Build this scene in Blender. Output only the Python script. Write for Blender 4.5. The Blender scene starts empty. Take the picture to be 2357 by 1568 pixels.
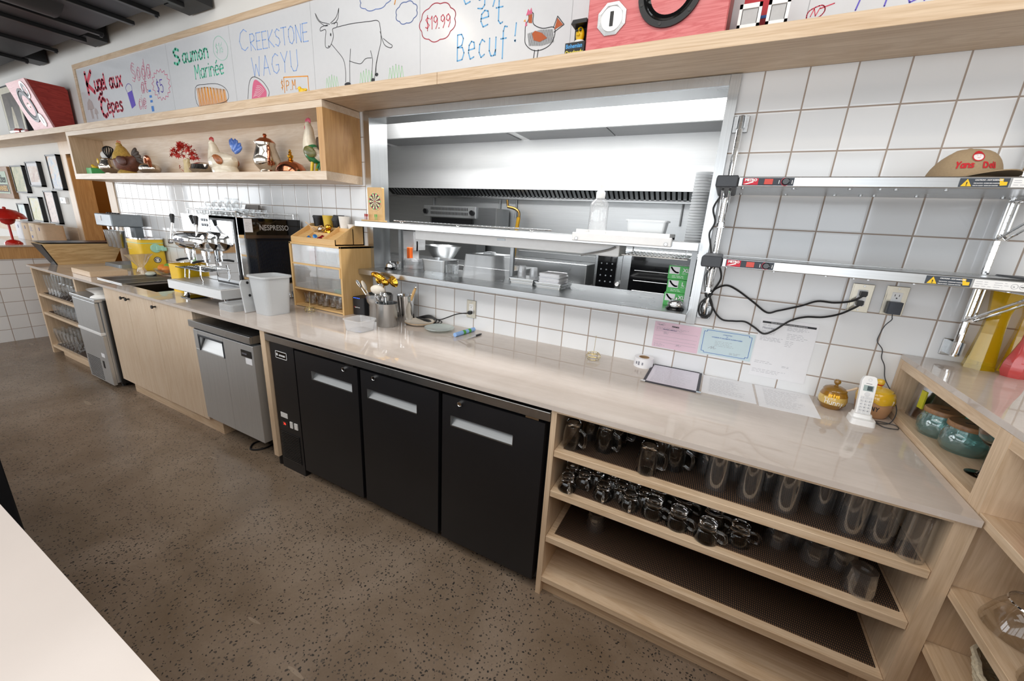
import bpy, bmesh, math, random
from mathutils import Vector, Matrix, Euler
random.seed(7)
PI = math.pi
scene = bpy.context.scene
COL = scene.collection

# ------------------------------------------------------------------ camera
cam_data = bpy.data.cameras.new('camera')
cam_data.sensor_width = 36.0
cam_data.lens = 13.9026
cam_data.clip_start = 0.02
cam = bpy.data.objects.new('camera', cam_data)
COL.objects.link(cam)
scene.camera = cam
YAW, PITCH, ROLL = math.radians(-26.78088), math.radians(16.12254), math.radians(3.40510)
def _cam_matrix():
    cy, sy = math.cos(YAW), math.sin(YAW)
    cp, sp = math.cos(PITCH), math.sin(PITCH)
    cr, sr = math.cos(ROLL), math.sin(ROLL)
    r0 = Matrix(((1, 0, 0), (0, 0, -1), (0, 1, 0)))
    ry = Matrix(((cy, -sy, 0), (sy, cy, 0), (0, 0, 1)))
    rp = Matrix(((1, 0, 0), (0, cp, -sp), (0, sp, cp)))
    rr = Matrix(((cr, -sr, 0), (sr, cr, 0), (0, 0, 1)))
    r = rr @ rp @ r0 @ ry                      # world -> camera (x right, y down, z forward)
    flip = Matrix(((1, 0, 0), (0, -1, 0), (0, 0, -1)))
    m = (flip @ r).transposed().to_4x4()
    m.translation = Vector((-0.02128, -2.12190, 1.60894))
    return m
cam.matrix_world = _cam_matrix()

# ------------------------------------------------------------------ world, light, exposure
world = bpy.data.worlds.new('world')
scene.world = world
world.use_nodes = True
world.node_tree.nodes['Background'].inputs[0].default_value = (0.86, 0.93, 1.0, 1)
world.node_tree.nodes['Background'].inputs[1].default_value = 1.2
vs = scene.view_settings
vs.view_transform = 'Standard'
vs.look = 'None'
vs.gamma = 1.0
vs.use_curve_mapping = False
vs.exposure = -0.06
scene.cycles.max_bounces = 10
scene.cycles.diffuse_bounces = 4
scene.cycles.glossy_bounces = 4
scene.cycles.transmission_bounces = 8
scene.cycles.transparent_max_bounces = 24
scene.cycles.caustics_reflective = False
scene.cycles.caustics_refractive = False
scene.cycles.sample_clamp_indirect = 6.0
scene.cycles.use_denoising = True

def area_light(name, loc, rot, sx, sy, power, color=(1, 1, 1)):
    l = bpy.data.lights.new(name, 'AREA')
    l.shape = 'RECTANGLE'; l.size = sx; l.size_y = sy; l.energy = power; l.color = color
    o = bpy.data.objects.new(name, l); COL.objects.link(o)
    o.location = loc; o.rotation_euler = rot
    return o
WIN_X = [-9.6, -7.0, -4.4, -1.8, 0.8]
for wx in WIN_X:                                # daylight through the street windows behind the camera
    area_light('daylight_window', (wx, -6.05, 1.75), (PI/2, 0, 0), 2.2, 2.3, 38, (0.93, 0.965, 1.0))
area_light('side_area_light', (4.9, -3.6, 1.9), (0, PI/2, 0), 2.0, 3.0, 34, (0.95, 0.975, 1.0))  # unseen side lamp; the right wall here has no opening
WIN_Y = [-4.75, -2.35]
for wy in WIN_Y:                                # and the gable windows at the far left end
    area_light('daylight_gable_window', (-12.9, wy, 1.75), (0, -PI/2, 0), 2.3, 2.0, 75, (0.93, 0.965, 1.0))
for lx in (-9.0, -6.2, -3.4, -.6, 2.2):           # added overhead fill, unseen, to even out light on floor and counters
    area_light('overhead_fill_light', (lx, -2.9, 3.68), (0, 0, 0), 2.4, 3.2, 62, (1.0, 0.975, 0.94))
for lx, ly in [(-7.2, -1.5), (-4.9, -1.5), (-2.6, -1.5), (-0.6, -1.5), (0.9, -1.5)]:   # track spots along the bar
    l = bpy.data.lights.new('track_spot', 'POINT'); l.energy = 9; l.color = (1.0, 0.86, 0.68); l.shadow_soft_size = 0.04
    o = bpy.data.objects.new('track_spot', l); COL.objects.link(o); o.location = (lx, ly, 3.35)
area_light('kitchen_hood_light', (-1.6, 1.62, 2.3), (0, 0, 0), 3.0, 0.5, 45, (1, 1, 1))
area_light('kitchen_ceiling_light', (-1.4, 0.42, 2.6), (math.radians(20), 0, 0), 2.6, 0.3, 80, (1, 1, 1))
area_light('kitchen_line_light', (-1.4, 1.9, 2.28), (math.radians(-25), 0, 0), 3.4, 0.4, 16, (1, 1, 1))
l = bpy.data.lights.new('passage_fill', 'POINT'); l.energy = 14; l.color = (1.0, 0.8, 0.5); l.shadow_soft_size = .06  # unseen lamp added to brighten the doorway reveal
o = bpy.data.objects.new('passage_fill', l); COL.objects.link(o); o.location = (-6.7, .75, 2.3)

# ------------------------------------------------------------------ mesh builder
class MB:
    """collects geometry; world coordinates when given a thing, which become local to it"""
    def __init__(self, t=None):
        self.v = []; self.f = []; self.s = []; self.mi = []; self.m = 0
        self.off = Vector(t.location) if t is not None else Vector((0, 0, 0))
        self.t = t; self.xf = None
    def _add(self, vs, fs, smooth=False):
        b = len(self.v)
        for p in vs:
            p = Vector(p)
            if self.xf is not None: p = self.xf @ p
            self.v.append(p - self.off)
        for f in fs:
            self.f.append([b + i for i in f]); self.s.append(smooth); self.mi.append(self.m)
    def box(self, x0, x1, y0, y1, z0, z1, b=0.0):
        if x0 > x1: x0, x1 = x1, x0
        if y0 > y1: y0, y1 = y1, y0
        if z0 > z1: z0, z1 = z1, z0
        b = min(b, (x1-x0)*.45, (y1-y0)*.45, (z1-z0)*.45)
        if b <= 0:
            vs = [(x, y, z) for z in (z0, z1) for y in (y0, y1) for x in (x0, x1)]
            self._add(vs, [(0, 2, 3, 1), (4, 5, 7, 6), (0, 1, 5, 4), (2, 6, 7, 3), (0, 4, 6, 2), (1, 3, 7, 5)])
            return self
        vs = []; idx = {}
        X = (x0, x1); Y = (y0, y1); Z = (z0, z1)
        for i in (0, 1):
            for j in (0, 1):
                for k in (0, 1):
                    sx, sy, sz = (1-2*i)*b, (1-2*j)*b, (1-2*k)*b
                    idx[i, j, k, 0] = len(vs); vs.append((X[i], Y[j]+sy, Z[k]+sz))
                    idx[i, j, k, 1] = len(vs); vs.append((X[i]+sx, Y[j], Z[k]+sz))
                    idx[i, j, k, 2] = len(vs); vs.append((X[i]+sx, Y[j]+sy, Z[k]))
        fs = []
        for i in (0, 1):
            q = [idx[i, 0, 0, 0], idx[i, 1, 0, 0], idx[i, 1, 1, 0], idx[i, 0, 1, 0]]; fs.append(q if i else q[::-1])
            q = [idx[0, i, 0, 1], idx[0, i, 1, 1], idx[1, i, 1, 1], idx[1, i, 0, 1]]; fs.append(q if i else q[::-1])
            q = [idx[0, 0, i, 2], idx[1, 0, i, 2], idx[1, 1, i, 2], idx[0, 1, i, 2]]; fs.append(q if i else q[::-1])
        for a in (0, 1):
            for c in (0, 1):
                fs.append([idx[a, c, 0, 0], idx[a, c, 1, 0], idx[a, c, 1, 1], idx[a, c, 0, 1]])
                fs.append([idx[a, 0, c, 0], idx[a, 1, c, 0], idx[a, 1, c, 2], idx[a, 0, c, 2]])
                fs.append([idx[0, a, c, 1], idx[1, a, c, 1], idx[1, a, c, 2], idx[0, a, c, 2]])
                for k in (0, 1):
                    fs.append([idx[a, c, k, 0], idx[a, c, k, 1], idx[a, c, k, 2]])
        self._add(vs, fs)
        return self
    def lathe(self, prof, c=(0, 0, 0), n=20, ax='z', smooth=True, sx=1.0, sy=1.0, a0=0.0, a1=None):
        full = a1 is None
        a1 = a0 + 2*PI if full else a1
        vs = []; fs = []; m = len(prof); cnt = n if full else n + 1
        for i in range(cnt):
            a = a0 + (a1-a0)*i/n; ca, sa = math.cos(a), math.sin(a)
            for (r, h) in prof:
                p = (r*ca*sx, r*sa*sy, h)
                if ax == 'x': p = (h, r*ca*sx, r*sa*sy)
                elif ax == 'y': p = (r*sa*sx, h, r*ca*sy)
                vs.append((p[0]+c[0], p[1]+c[1], p[2]+c[2]))
        for i in range(n):
            i2 = (i+1) % cnt
            for j in range(m-1):
                if prof[j][0] < 1e-7 and prof[j+1][0] < 1e-7: continue
                fs.append((i*m+j, i2*m+j, i2*m+j+1, i*m+j+1))
        self._add(vs, fs, smooth)
        return self
    def cyl(self, c, r, h, n=20, ax='z', r2=None, b=0.0):
        r2 = r if r2 is None else r2
        if b > 0: pr = [(0, 0), (r-b, 0), (r, b), (r2, h-b), (r2-b, h), (0, h)]
        else: pr = [(0, 0), (r, 0), (r, 0), (r2, h), (r2, h), (0, h)]
        vs0 = len(self.f)
        self.lathe(pr, c, n, ax)
        return self
    def tube(self, pts, r, n=8, rr=None, closed=False, smooth=True, sub=0, flat=1.0):
        P = [Vector(p) for p in pts]
        R = list(rr) if rr else [r]*len(P)
        if sub:
            Q = []; RQ = []; L = len(P)
            rng = L if closed else L-1
            for i in range(rng):
                p0 = P[i-1] if (i > 0 or closed) else P[i]
                p1 = P[i]; p2 = P[(i+1) % L]
                p3 = P[(i+2) % L] if (i+2 < L or closed) else P[(i+1) % L]
                for k in range(sub):
                    t = k/sub
                    Q.append(0.5*((2*p1) + (p2-p0)*t + (2*p0-5*p1+4*p2-p3)*t*t + (3*p1-p0-3*p2+p3)*t**3))
                    RQ.append(R[i]*(1-t)+R[(i+1) % L]*t)
            if not closed: Q.append(P[-1]); RQ.append(R[-1])
            P, R = Q, RQ
        L = len(P); vs = []; fs = []
        up = None
        for i in range(L):
            if closed: d = P[(i+1) % L]-P[i-1]
            else: d = P[min(i+1, L-1)]-P[max(i-1, 0)]
            if d.length < 1e-9: d = Vector((0, 0, 1))
            d.normalize()
            if up is None:
                up = Vector((0, 0, 1)) if abs(d.z) < .9 else Vector((1, 0, 0))
            s = d.cross(up)
            if s.length < 1e-6: s = d.orthogonal()
            s.normalize(); up = s.cross(d).normalized()
            for k in range(n):
                a = 2*PI*k/n
                vs.append(P[i] + s*math.cos(a)*R[i] + up*math.sin(a)*R[i]*flat)
        for i in range(L if closed else L-1):
            j = (i+1) % L
            for k in range(n):
                k2 = (k+1) % n
                fs.append((i*n+k, i*n+k2, j*n+k2, j*n+k))
        if not closed:
            fs.append(tuple(range(n))[::-1]); fs.append(tuple((L-1)*n+k for k in range(n)))
        self._add(vs, fs, smooth)
        return self
    def ell(self, c, rx, ry, rz, n=14, m=9, rot=None):
        vs = []; fs = []
        M = Euler(rot).to_matrix() if rot else Matrix.Identity(3)
        for i in range(m+1):
            t = PI*i/m
            for k in range(n):
                a = 2*PI*k/n
                vs.append(M @ Vector((rx*math.sin(t)*math.cos(a), ry*math.sin(t)*math.sin(a), rz*math.cos(t))) + Vector(c))
        for i in range(m):
            for k in range(n):
                fs.append((i*n+k, (i+1)*n+k, (i+1)*n+(k+1) % n, i*n+(k+1) % n))
        self._add(vs, fs, True)
        return self
    def prism(self, poly, a, b, plane='xz', smooth=False):
        """polygon in a plane, extruded between a and b along the remaining axis"""
        n = len(poly); vs = []
        for w in (a, b):
            for (p, q) in poly:
                vs.append({'xz': (p, w, q), 'xy': (p, q, w), 'yz': (w, p, q)}[plane])
        fs = [tuple(range(n)), tuple(range(2*n-1, n-1, -1))]
        for i in range(n):
            j = (i+1) % n
            fs.append((i, i+n, j+n, j))
        self._add(vs, fs, smooth)
        return self
    def rbox(self, x0, x1, y0, y1, z0, z1, r=.01, n=4, top=1.0):
        """box with rounded vertical corners; top scales the upper outline about the centre"""
        cx, cy = (x0+x1)/2, (y0+y1)/2; hx, hy = abs(x1-x0)/2, abs(y1-y0)/2
        def ring(k):
            out = []
            for (sx, sy, a) in ((1, 1, 0), (-1, 1, PI/2), (-1, -1, PI), (1, -1, 1.5*PI)):
                for i in range(n+1):
                    t = a+PI/2*i/n
                    out.append((cx+k*(sx*(hx-r)+r*math.cos(t)), cy+k*(sy*(hy-r)+r*math.sin(t))))
            return out
        lo, hi = ring(1), ring(top); m = len(lo)
        vs = [(p[0], p[1], z0) for p in lo]+[(p[0], p[1], z1) for p in hi]
        fs = [tuple(range(m))[::-1], tuple(range(m, 2*m))]
        self._add(vs, fs)
        self._add(vs, [(i, (i+1) % m, m+(i+1) % m, m+i) for i in range(m)], n > 2)
        return self
    def tub(self, x0, x1, y0, y1, z0, z1, th=.003, r=.02, top=1.08, lip=.0, n=4, bottom=True):
        """open container with wall thickness, tapering outwards to the top"""
        cx, cy = (x0+x1)/2, (y0+y1)/2; hx, hy = abs(x1-x0)/2, abs(y1-y0)/2
        def ring(k, d, z):
            out = []
            for (sx, sy, a) in ((1, 1, 0), (-1, 1, PI/2), (-1, -1, PI), (1, -1, 1.5*PI)):
                for i in range(n+1):
                    t = a+PI/2*i/n; rr = max(r-d, .001)
                    out.append((cx+sx*(hx*k-d-rr)+rr*math.cos(t), cy+sy*(hy*k-d-rr)+rr*math.sin(t), z))
            return out
        rings = [ring(1, 0, z0)]
        if lip > 0: rings += [ring(top, 0, z1-lip), ring(top, -lip, z1-lip), ring(top, -lip, z1)]
        else: rings += [ring(top, 0, z1)]
        rings += [ring(top, th, z1), ring(1, th, z0+th)]
        m = len(rings[0]); vs = [p for q in rings for p in q]; fs = []
        for k in range(len(rings)-1):
            fs += [(k*m+i, k*m+(i+1) % m, (k+1)*m+(i+1) % m, (k+1)*m+i) for i in range(m)]
        fs.append(tuple(range(m))[::-1]); b = (len(rings)-1)*m; fs.append(tuple(range(b, b+m)))
        self._add(vs, fs)
        return self
    def quad(self, a, b, c, d):
        self._add([a, b, c, d], [(0, 1, 2, 3)]); return self
    def ribbon(self, pts, w, mp, disc=True):
        """flat ink stroke: pts are (u, v), mp maps (u, v) to space"""
        for i in range(len(pts)-1):
            (x0, y0), (x1, y1) = pts[i], pts[i+1]
            dx, dy = x1-x0, y1-y0; l = math.hypot(dx, dy)
            if l < 1e-9: continue
            nx, ny = -dy/l*w/2, dx/l*w/2
            self._add([mp(x0-nx, y0-ny), mp(x1-nx, y1-ny), mp(x1+nx, y1+ny), mp(x0+nx, y0+ny)], [(0, 1, 2, 3)])
        if disc:
            for (x, y) in pts:
                self._add([mp(x+w/2*math.cos(PI/3*k), y+w/2*math.sin(PI/3*k)) for k in range(6)], [(0, 1, 2, 3, 4, 5)])
        return self
    def fill(self, pts, mp):
        self._add([mp(*p) for p in pts], [tuple(range(len(pts)))]); return self
    def build(self, name, mat, parent=None, label=None, bev=0.0, sharp=None):
        me = bpy.data.meshes.new(name)
        me.from_pydata([tuple(p) for p in self.v], [], self.f)
        mats = mat if isinstance(mat, (list, tuple)) else [mat]
        for m in mats: me.materials.append(m)
        for p, s, k in zip(me.polygons, self.s, self.mi):
            p.use_smooth = s; p.material_index = min(k, len(mats)-1)
        bm = bmesh.new(); bm.from_mesh(me)
        bmesh.ops.remove_doubles(bm, verts=bm.verts, dist=1e-6)
        bmesh.ops.recalc_face_normals(bm, faces=bm.faces)
        for e in bm.edges:
            if len(e.link_faces) == 2 and e.calc_face_angle(0) > math.radians(sharp or 42): e.smooth = False
        bm.to_mesh(me); bm.free()
        o = bpy.data.objects.new(name, me); COL.objects.link(o)
        par = parent if parent is not None else self.t
        if par is not None: o.parent = par
        if bev:
            md = o.modifiers.new('soft_edges', 'BEVEL'); md.width = bev; md.segments = 2; md.limit_method = 'ANGLE'; md.angle_limit = math.radians(40)
        if label: o['label'] = label
        return o

def thing(name, label, cat, loc=(0, 0, 0), rz=0.0, group=None):
    o = bpy.data.objects.new(name, None); COL.objects.link(o)
    o.empty_display_size = .05
    o.location = loc; o.rotation_euler = (0, 0, rz)
    o['label'] = label; o['category'] = cat
    if group: o['group'] = group
    return o
def tag(o, label, cat, group=None, kind=None):
    o['label'] = label; o['category'] = cat
    if group: o['group'] = group
    if kind: o['kind'] = kind
    return o
def struct(name, mb, mat):
    o = mb.build(name, mat); o['kind'] = 'structure'; return o
def dup(root, loc, rz=None, label=None, group=None):
    def cp(o, par):
        c = o.copy(); COL.objects.link(c)
        if par is not None: c.parent = par
        for ch in [x for x in o.children]: cp(ch, c)
        return c
    r = cp(root, None); r.location = loc
    if rz is not None: r.rotation_euler = (0, 0, rz)
    if label: r['label'] = label
    if group: r['group'] = group
    return r
ORD = ['first', 'second', 'third', 'fourth', 'fifth', 'sixth', 'seventh', 'eighth', 'ninth', 'tenth', 'eleventh', 'twelfth', 'thirteenth', 'fourteenth']

# ------------------------------------------------------------------ materials
def lin(h):
    h = h.lstrip('#'); out = []
    for i in (0, 2, 4):
        c = int(h[i:i+2], 16)/255
        out.append(c/12.92 if c <= .04045 else ((c+.055)/1.055)**2.4)
    return (*out, 1)
class NT:
    def __init__(self, name):
        self.mat = bpy.data.materials.new(name); self.mat.use_nodes = True
        self.nt = self.mat.node_tree; self.b = self.nt.nodes['Principled BSDF']
    def n(self, t, **kw):
        x = self.nt.nodes.new(t)
        for k, v in kw.items(): setattr(x, k, v)
        return x
    def l(self, a, b): self.nt.links.new(a, b)
    def math(self, op, a, b=None, c=None):
        x = self.n('ShaderNodeMath', operation=op)
        for i, v in enumerate((a, b, c)):
            if v is None: continue
            if isinstance(v, (int, float)): x.inputs[i].default_value = v
            else: self.l(v, x.inputs[i])
        return x.outputs[0]
    def mix(self, f, a, b):
        x = self.n('ShaderNodeMix', data_type='RGBA')
        for s, v in ((x.inputs[0], f), (x.inputs[6], a), (x.inputs[7], b)):
            if isinstance(v, (int, float)): s.default_value = v
            elif isinstance(v, tuple): s.default_value = v
            else: self.l(v, s)
        return x.outputs[2]
    def ramp(self, f, stops):
        x = self.n('ShaderNodeValToRGB'); e = x.color_ramp.elements
        while len(e) < len(stops): e.new(.5)
        for q, (p, c) in zip(e, stops): q.position = p; q.color = c
        self.l(f, x.inputs[0]); return x.outputs[0]
    def coord(self, scale=(1, 1, 1), out='Object', rot=(0, 0, 0)):
        t = self.n('ShaderNodeTexCoord'); m = self.n('ShaderNodeMapping')
        m.inputs['Scale'].default_value = scale; m.inputs['Rotation'].default_value = rot
        self.l(t.outputs[out], m.inputs['Vector']); return m.outputs[0]
    def noise(self, vec, scale, detail=4, rough=.55, dist=0.0):
        x = self.n('ShaderNodeTexNoise'); x.inputs['Scale'].default_value = scale
        x.inputs['Detail'].default_value = detail; x.inputs['Roughness'].default_value = rough; x.inputs['Distortion'].default_value = dist
        self.l(vec, x.inputs['Vector']); return x.outputs['Fac']
    def bump(self, h, strength=.2, dist=.002):
        x = self.n('ShaderNodeBump'); x.inputs['Strength'].default_value = strength; x.inputs['Distance'].default_value = dist
        self.l(h, x.inputs['Height']); self.l(x.outputs[0], self.b.inputs['Normal'])
    def set(self, **kw):
        for k, v in kw.items(): self.b.inputs[k].default_value = v
        return self
MATS = {}
def plain(name, col, rough=.5, metal=0.0, spec=.5, var=.06, scale=30, coat=0.0, emit=None, trans=0.0, bump=0.0):
    if name in MATS: return MATS[name]
    N = NT(name); c = lin(col)
    if var > 0:
        f = N.noise(N.coord(), scale, 3)
        d = tuple(max(0, x*(1-var)) for x in c[:3])+(1,); e = tuple(min(1, x*(1+var)) for x in c[:3])+(1,)
        N.l(N.ramp(f, [(.3, d), (.7, e)]), N.b.inputs['Base Color'])
        if bump: N.bump(f, bump)
    else: N.b.inputs['Base Color'].default_value = c
    N.set(Roughness=rough, Metallic=metal); N.b.inputs['Specular IOR Level'].default_value = spec
    N.b.inputs['Coat Weight'].default_value = coat
    if trans: N.b.inputs['Transmission Weight'].default_value = trans
    if emit: N.b.inputs['Emission Color'].default_value = lin(emit[0]); N.b.inputs['Emission Strength'].default_value = emit[1]
    MATS[name] = N.mat
    return N.mat
def wood(name, light, dark, axis='x', rough=.42, scale=1.0, contrast=.5):
    """grain stretched along one axis, with slow cathedral bands and fine pores"""
    if name in MATS: return MATS[name]
    N = NT(name)
    st = {'x': (.9, 9, 9), 'y': (9, .9, 9), 'z': (9, 9, .9)}[axis]
    st2 = {'x': (4, 160, 160), 'y': (160, 4, 160), 'z': (160, 160, 4)}[axis]
    a = N.noise(N.coord(tuple(s*scale for s in st)), 1.0, 5, .6, 1.2)
    w = N.math('FRACT', N.math('MULTIPLY', a, 6.0))
    w = N.math('ABSOLUTE', N.math('SUBTRACT', w, .5))
    p = N.noise(N.coord(tuple(s*scale for s in st2)), 1.0, 3, .6)
    f = N.math('ADD', N.math('MULTIPLY', w, contrast*1.1), N.math('MULTIPLY', p, .75))
    N.l(N.ramp(f, [(.25, lin(dark)), (.72, lin(light))]), N.b.inputs['Base Color'])
    N.set(Roughness=rough)
    N.bump(p, .08, .001)
    MATS[name] = N.mat; return N.mat
def tile(name, u='x', pu=.1535, pv=.15531, ou=0.0, ov=2.126, grout=.0055, rough=.06):
    """square glazed wall tile: grid lines from the object coordinates"""
    N = NT(name)
    t = N.n('ShaderNodeTexCoord'); s = N.n('ShaderNodeSeparateXYZ'); N.l(t.outputs['Object'], s.inputs[0])
    def line(c, p, o):
        q = N.math('DIVIDE', N.math('SUBTRACT', c, o), p)
        fr = N.math('ABSOLUTE', N.math('SUBTRACT', N.math('FRACT', N.math('ADD', q, .5)), .5))
        return N.math('MULTIPLY', fr, p), N.math('FLOOR', q)
    du, iu = line(s.outputs[0 if u == 'x' else 1], pu, ou)
    dv, iv = line(s.outputs[2], pv, ov)
    d = N.math('MINIMUM', du, dv)
    g = N.math('LESS_THAN', d, grout/2)
    edge = N.n('ShaderNodeMapRange'); edge.interpolation_type = 'SMOOTHSTEP'
    N.l(d, edge.inputs[0]); edge.inputs[1].default_value = grout/2; edge.inputs[2].default_value = grout/2+.006
    # each tile a hair out of plane: wavy, slightly differently turned reflections
    wn = N.n('ShaderNodeTexWhiteNoise', noise_dimensions='2D')
    cv = N.n('ShaderNodeCombineXYZ'); N.l(iu, cv.inputs[0]); N.l(iv, cv.inputs[1]); N.l(cv.outputs[0], wn.inputs['Vector'])
    sp = N.n('ShaderNodeSeparateColor'); N.l(wn.outputs['Color'], sp.inputs[0])
    tilt = N.math('ADD', N.math('MULTIPLY', N.math('SUBTRACT', sp.outputs[0], .5), s.outputs[0 if u == 'x' else 1]),
                  N.math('MULTIPLY', N.math('SUBTRACT', sp.outputs[1], .5), s.outputs[2]))
    wav = N.noise(N.coord(), 9, 2)
    h = N.math('ADD', N.math('MULTIPLY', edge.outputs[0], .9), N.math('ADD', N.math('MULTIPLY', tilt, 4.0), N.math('MULTIPLY', wav, .45)))
    N.bump(h, .35, .0016)
    col = N.ramp(wn.outputs['Value'], [(0, lin('E4E6E8')), (1, lin('EDEEEF'))])
    N.l(N.mix(g, col, lin('A5968A')), N.b.inputs['Base Color'])
    r = N.math('MAXIMUM', N.math('MULTIPLY', g, .8), rough); N.l(r, N.b.inputs['Roughness'])
    return N.mat
def steel(name, col='C9CBCC', rough=.28, axis='x', aniso=.0, brush=.12):
    if name in MATS: return MATS[name]
    N = NT(name); st = {'x': (3, 260, 260), 'y': (260, 3, 260), 'z': (260, 260, 3)}[axis]
    f = N.noise(N.coord(st), 1.0, 3, .6); big = N.noise(N.coord(), 2.5, 2)
    c = lin(col); d = tuple(x*(1-brush) for x in c[:3])+(1,)
    N.l(N.ramp(f, [(.3, d), (.7, c)]), N.b.inputs['Base Color'])
    N.l(N.math('ADD', N.math('MULTIPLY', big, .12), rough-.06), N.b.inputs['Roughness'])
    N.set(Metallic=1.0); N.bump(f, .05, .0005)
    if name == 'appliance_steel': N.set(Metallic=.72)
    MATS[name] = N.mat; return N.mat
def glass(name, col='FFFFFF', rough=.0, ior=1.47):
    if name in MATS: return MATS[name]
    N = NT(name); N.set(Roughness=rough, IOR=ior); N.b.inputs['Transmission Weight'].default_value = 1.0
    f = N.noise(N.coord(), 4, 2); c = lin(col)
    N.l(N.ramp(f, [(0, c), (1, tuple(x*.98 for x in c[:3])+(1,))]), N.b.inputs['Base Color'])
    MATS[name] = N.mat; return N.mat
def thin(name, col='FFFFFF', tint=.06, gloss=.06, opac=.0, edge=.75):
    """thin clear sheet: mostly see-through, mirror-like at grazing angles; opac adds a milky body"""
    if name in MATS: return MATS[name]
    N = NT(name); nt = N.nt; out = nt.nodes['Material Output']
    tr = N.n('ShaderNodeBsdfTransparent'); c = lin(col)
    tr.inputs[0].default_value = tuple(1-tint*(1-x) if tint else 1 for x in c[:3])+(1,)
    gl = N.n('ShaderNodeBsdfGlossy'); gl.inputs['Roughness'].default_value = .04
    lw = N.n('ShaderNodeLayerWeight'); lw.inputs[0].default_value = .45
    f = N.math('ADD', N.math('MULTIPLY', N.math('POWER', lw.outputs['Facing'], 2.2), edge), gloss)
    f = N.math('MINIMUM', f, 1.0)
    m = N.n('ShaderNodeMixShader'); N.l(f, m.inputs[0]); N.l(tr.outputs[0], m.inputs[1]); N.l(gl.outputs[0], m.inputs[2])
    last = m
    if opac > 0:
        N.set(Roughness=.35); N.b.inputs['Base Color'].default_value = c
        N.b.inputs['Subsurface Weight'].default_value = 0.0
        m2 = N.n('ShaderNodeMixShader'); m2.inputs[0].default_value = opac
        N.l(m.outputs[0], m2.inputs[1]); N.l(N.b.outputs[0], m2.inputs[2]); last = m2
    N.l(last.outputs[0], out.inputs[0])
    MATS[name] = N.mat; return N.mat
# ------------------------------------------------------------------ palette
oak_x = wood('oak_along_x', 'DFC7AA', 'C6A886', 'x')
oak_y = wood('oak_along_y', 'DFC7AA', 'C6A886', 'y')
oak_z = wood('oak_along_z', 'DCC3A6', 'C6AA8A', 'z')
oak_pale = wood('pale_oak', 'E4D1BA', 'D3B99C', 'z', contrast=.35)
oak_pale_x = wood('pale_oak_along_x', 'E6D5C1', 'D3BA9E', 'x', contrast=.4)
oak_tan = wood('tan_oak', 'CFA36E', 'B88A57', 'z')
bamboo = wood('bamboo', 'DDB981', 'CFA66C', 'z', contrast=.25)
bamboo_x = wood('bamboo_along_x', 'DDB981', 'CFA66C', 'x', contrast=.25)
maple = wood('maple', 'DFC6A8', 'D3B592', 'x', contrast=.25)
pine = wood('pine', 'DDBB88', 'BC9360', 'y', contrast=.8)
walnut = wood('walnut', '9A7350', '7C5A3D', 'x')
red_wood = wood('red_stained_wood', 'B33A30', '8E1F18', 'y', contrast=.8, scale=2.5)
pink_wood = wood('pink_stained_wood', 'D6797A', 'C25558', 'x', contrast=.9, scale=2.0)
pink_pale = wood('pale_pink_stained_wood', 'E9B3B4', 'DB9A9C', 'x', contrast=.6)
ss = steel('brushed_steel')
ss_z = steel('brushed_steel_vertical', axis='z')
ss_app = steel('appliance_steel', 'D2D4D5', .34, 'z')
ss_dark = steel('dull_steel', '9C9E9F', .38)
ss_bright = steel('satin_white_steel', 'EDEEEE', .5, brush=.05)
chrome = plain('chrome', 'E8E9EA', .05, 1.0, var=.01)
gold = plain('gold_metal', 'D9A63C', .14, 1.0, var=.05)
copper = plain('copper_metal', 'C98263', .12, 1.0, var=.05)
silverplate = plain('silver_plate', 'D8CFC4', .1, 1.0, var=.04)
black = plain('black_plastic', '161618', .4)
black_metal = plain('black_powder_coat', '17171A', .38, .0, var=.12, scale=4)
black_gloss = plain('black_gloss', '08080A', .06, spec=.6, var=.02)
dark_grey = plain('dark_grey_plastic', '3A3D42', .45)
mid_grey = plain('grey_plastic', '7D848A', .4)
white_plastic = plain('white_plastic', 'F0F0EF', .32, var=.02)
white_paint = plain('white_wall_paint', 'E7E5E0', .75, var=.015, scale=3)
white_gloss = plain('white_ceramic', 'F2F1EE', .1, coat=.4, var=.01)
paper = plain('white_paper', 'EDEDF0', .7, var=.01)
pink_paper = plain('pink_paper', 'E4C6D3', .7, var=.01)
blue_paper = plain('pale_blue_paper', 'CBDDE2', .7, var=.01)
ink = plain('black_ink', '2B2B30', .6, var=.0)
ink_grey = plain('grey_ink', '8A8A94', .6, var=.0)
ink_blue = plain('blue_ink', '3C6FBF', .6, var=.0)
ink_white = plain('white_ink', 'EFEFEF', .5, var=.0)
ink_red = plain('red_marker', 'D9455A', .6, var=.05)
ink_pink = plain('rose_marker', 'D9688A', .6, var=.05)
ink_violet = plain('violet_marker', '5A3FB8', .6, var=.05)
ink_teal = plain('teal_marker', '5FC9A8', .6, var=.05)
ink_orange = plain('orange_marker', 'E89A35', .6, var=.05)
ink_lblue = plain('light_blue_marker', '8DAEE6', .6, var=.05)
ink_sky = plain('sky_blue_marker', '6FB4E6', .6, var=.05)
ink_green = plain('pale_green_marker', 'A8DDA8', .6, var=.05)
ink_brown = plain('brown_marker', 'B4582A', .6, var=.05)
ink_taupe = plain('taupe_marker', 'B3A5A2', .6, var=.05)
yellow = plain('yellow_enamel', 'F0C62A', .28, var=.03)
yellow_dark = plain('yellow_matte_plastic', 'EFC21F', .4, var=.03)
red = plain('red_enamel', 'B8261E', .2, var=.04)
mint = plain('mint_plastic', 'A9DCC4', .35, var=.03)
green_card = plain('green_card', '52B85E', .45, var=.05)
rubber = plain('black_rubber', '141414', .7)
frost = thin('frosted_polypropylene', 'DDE0E2', gloss=.05, opac=.58)
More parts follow.
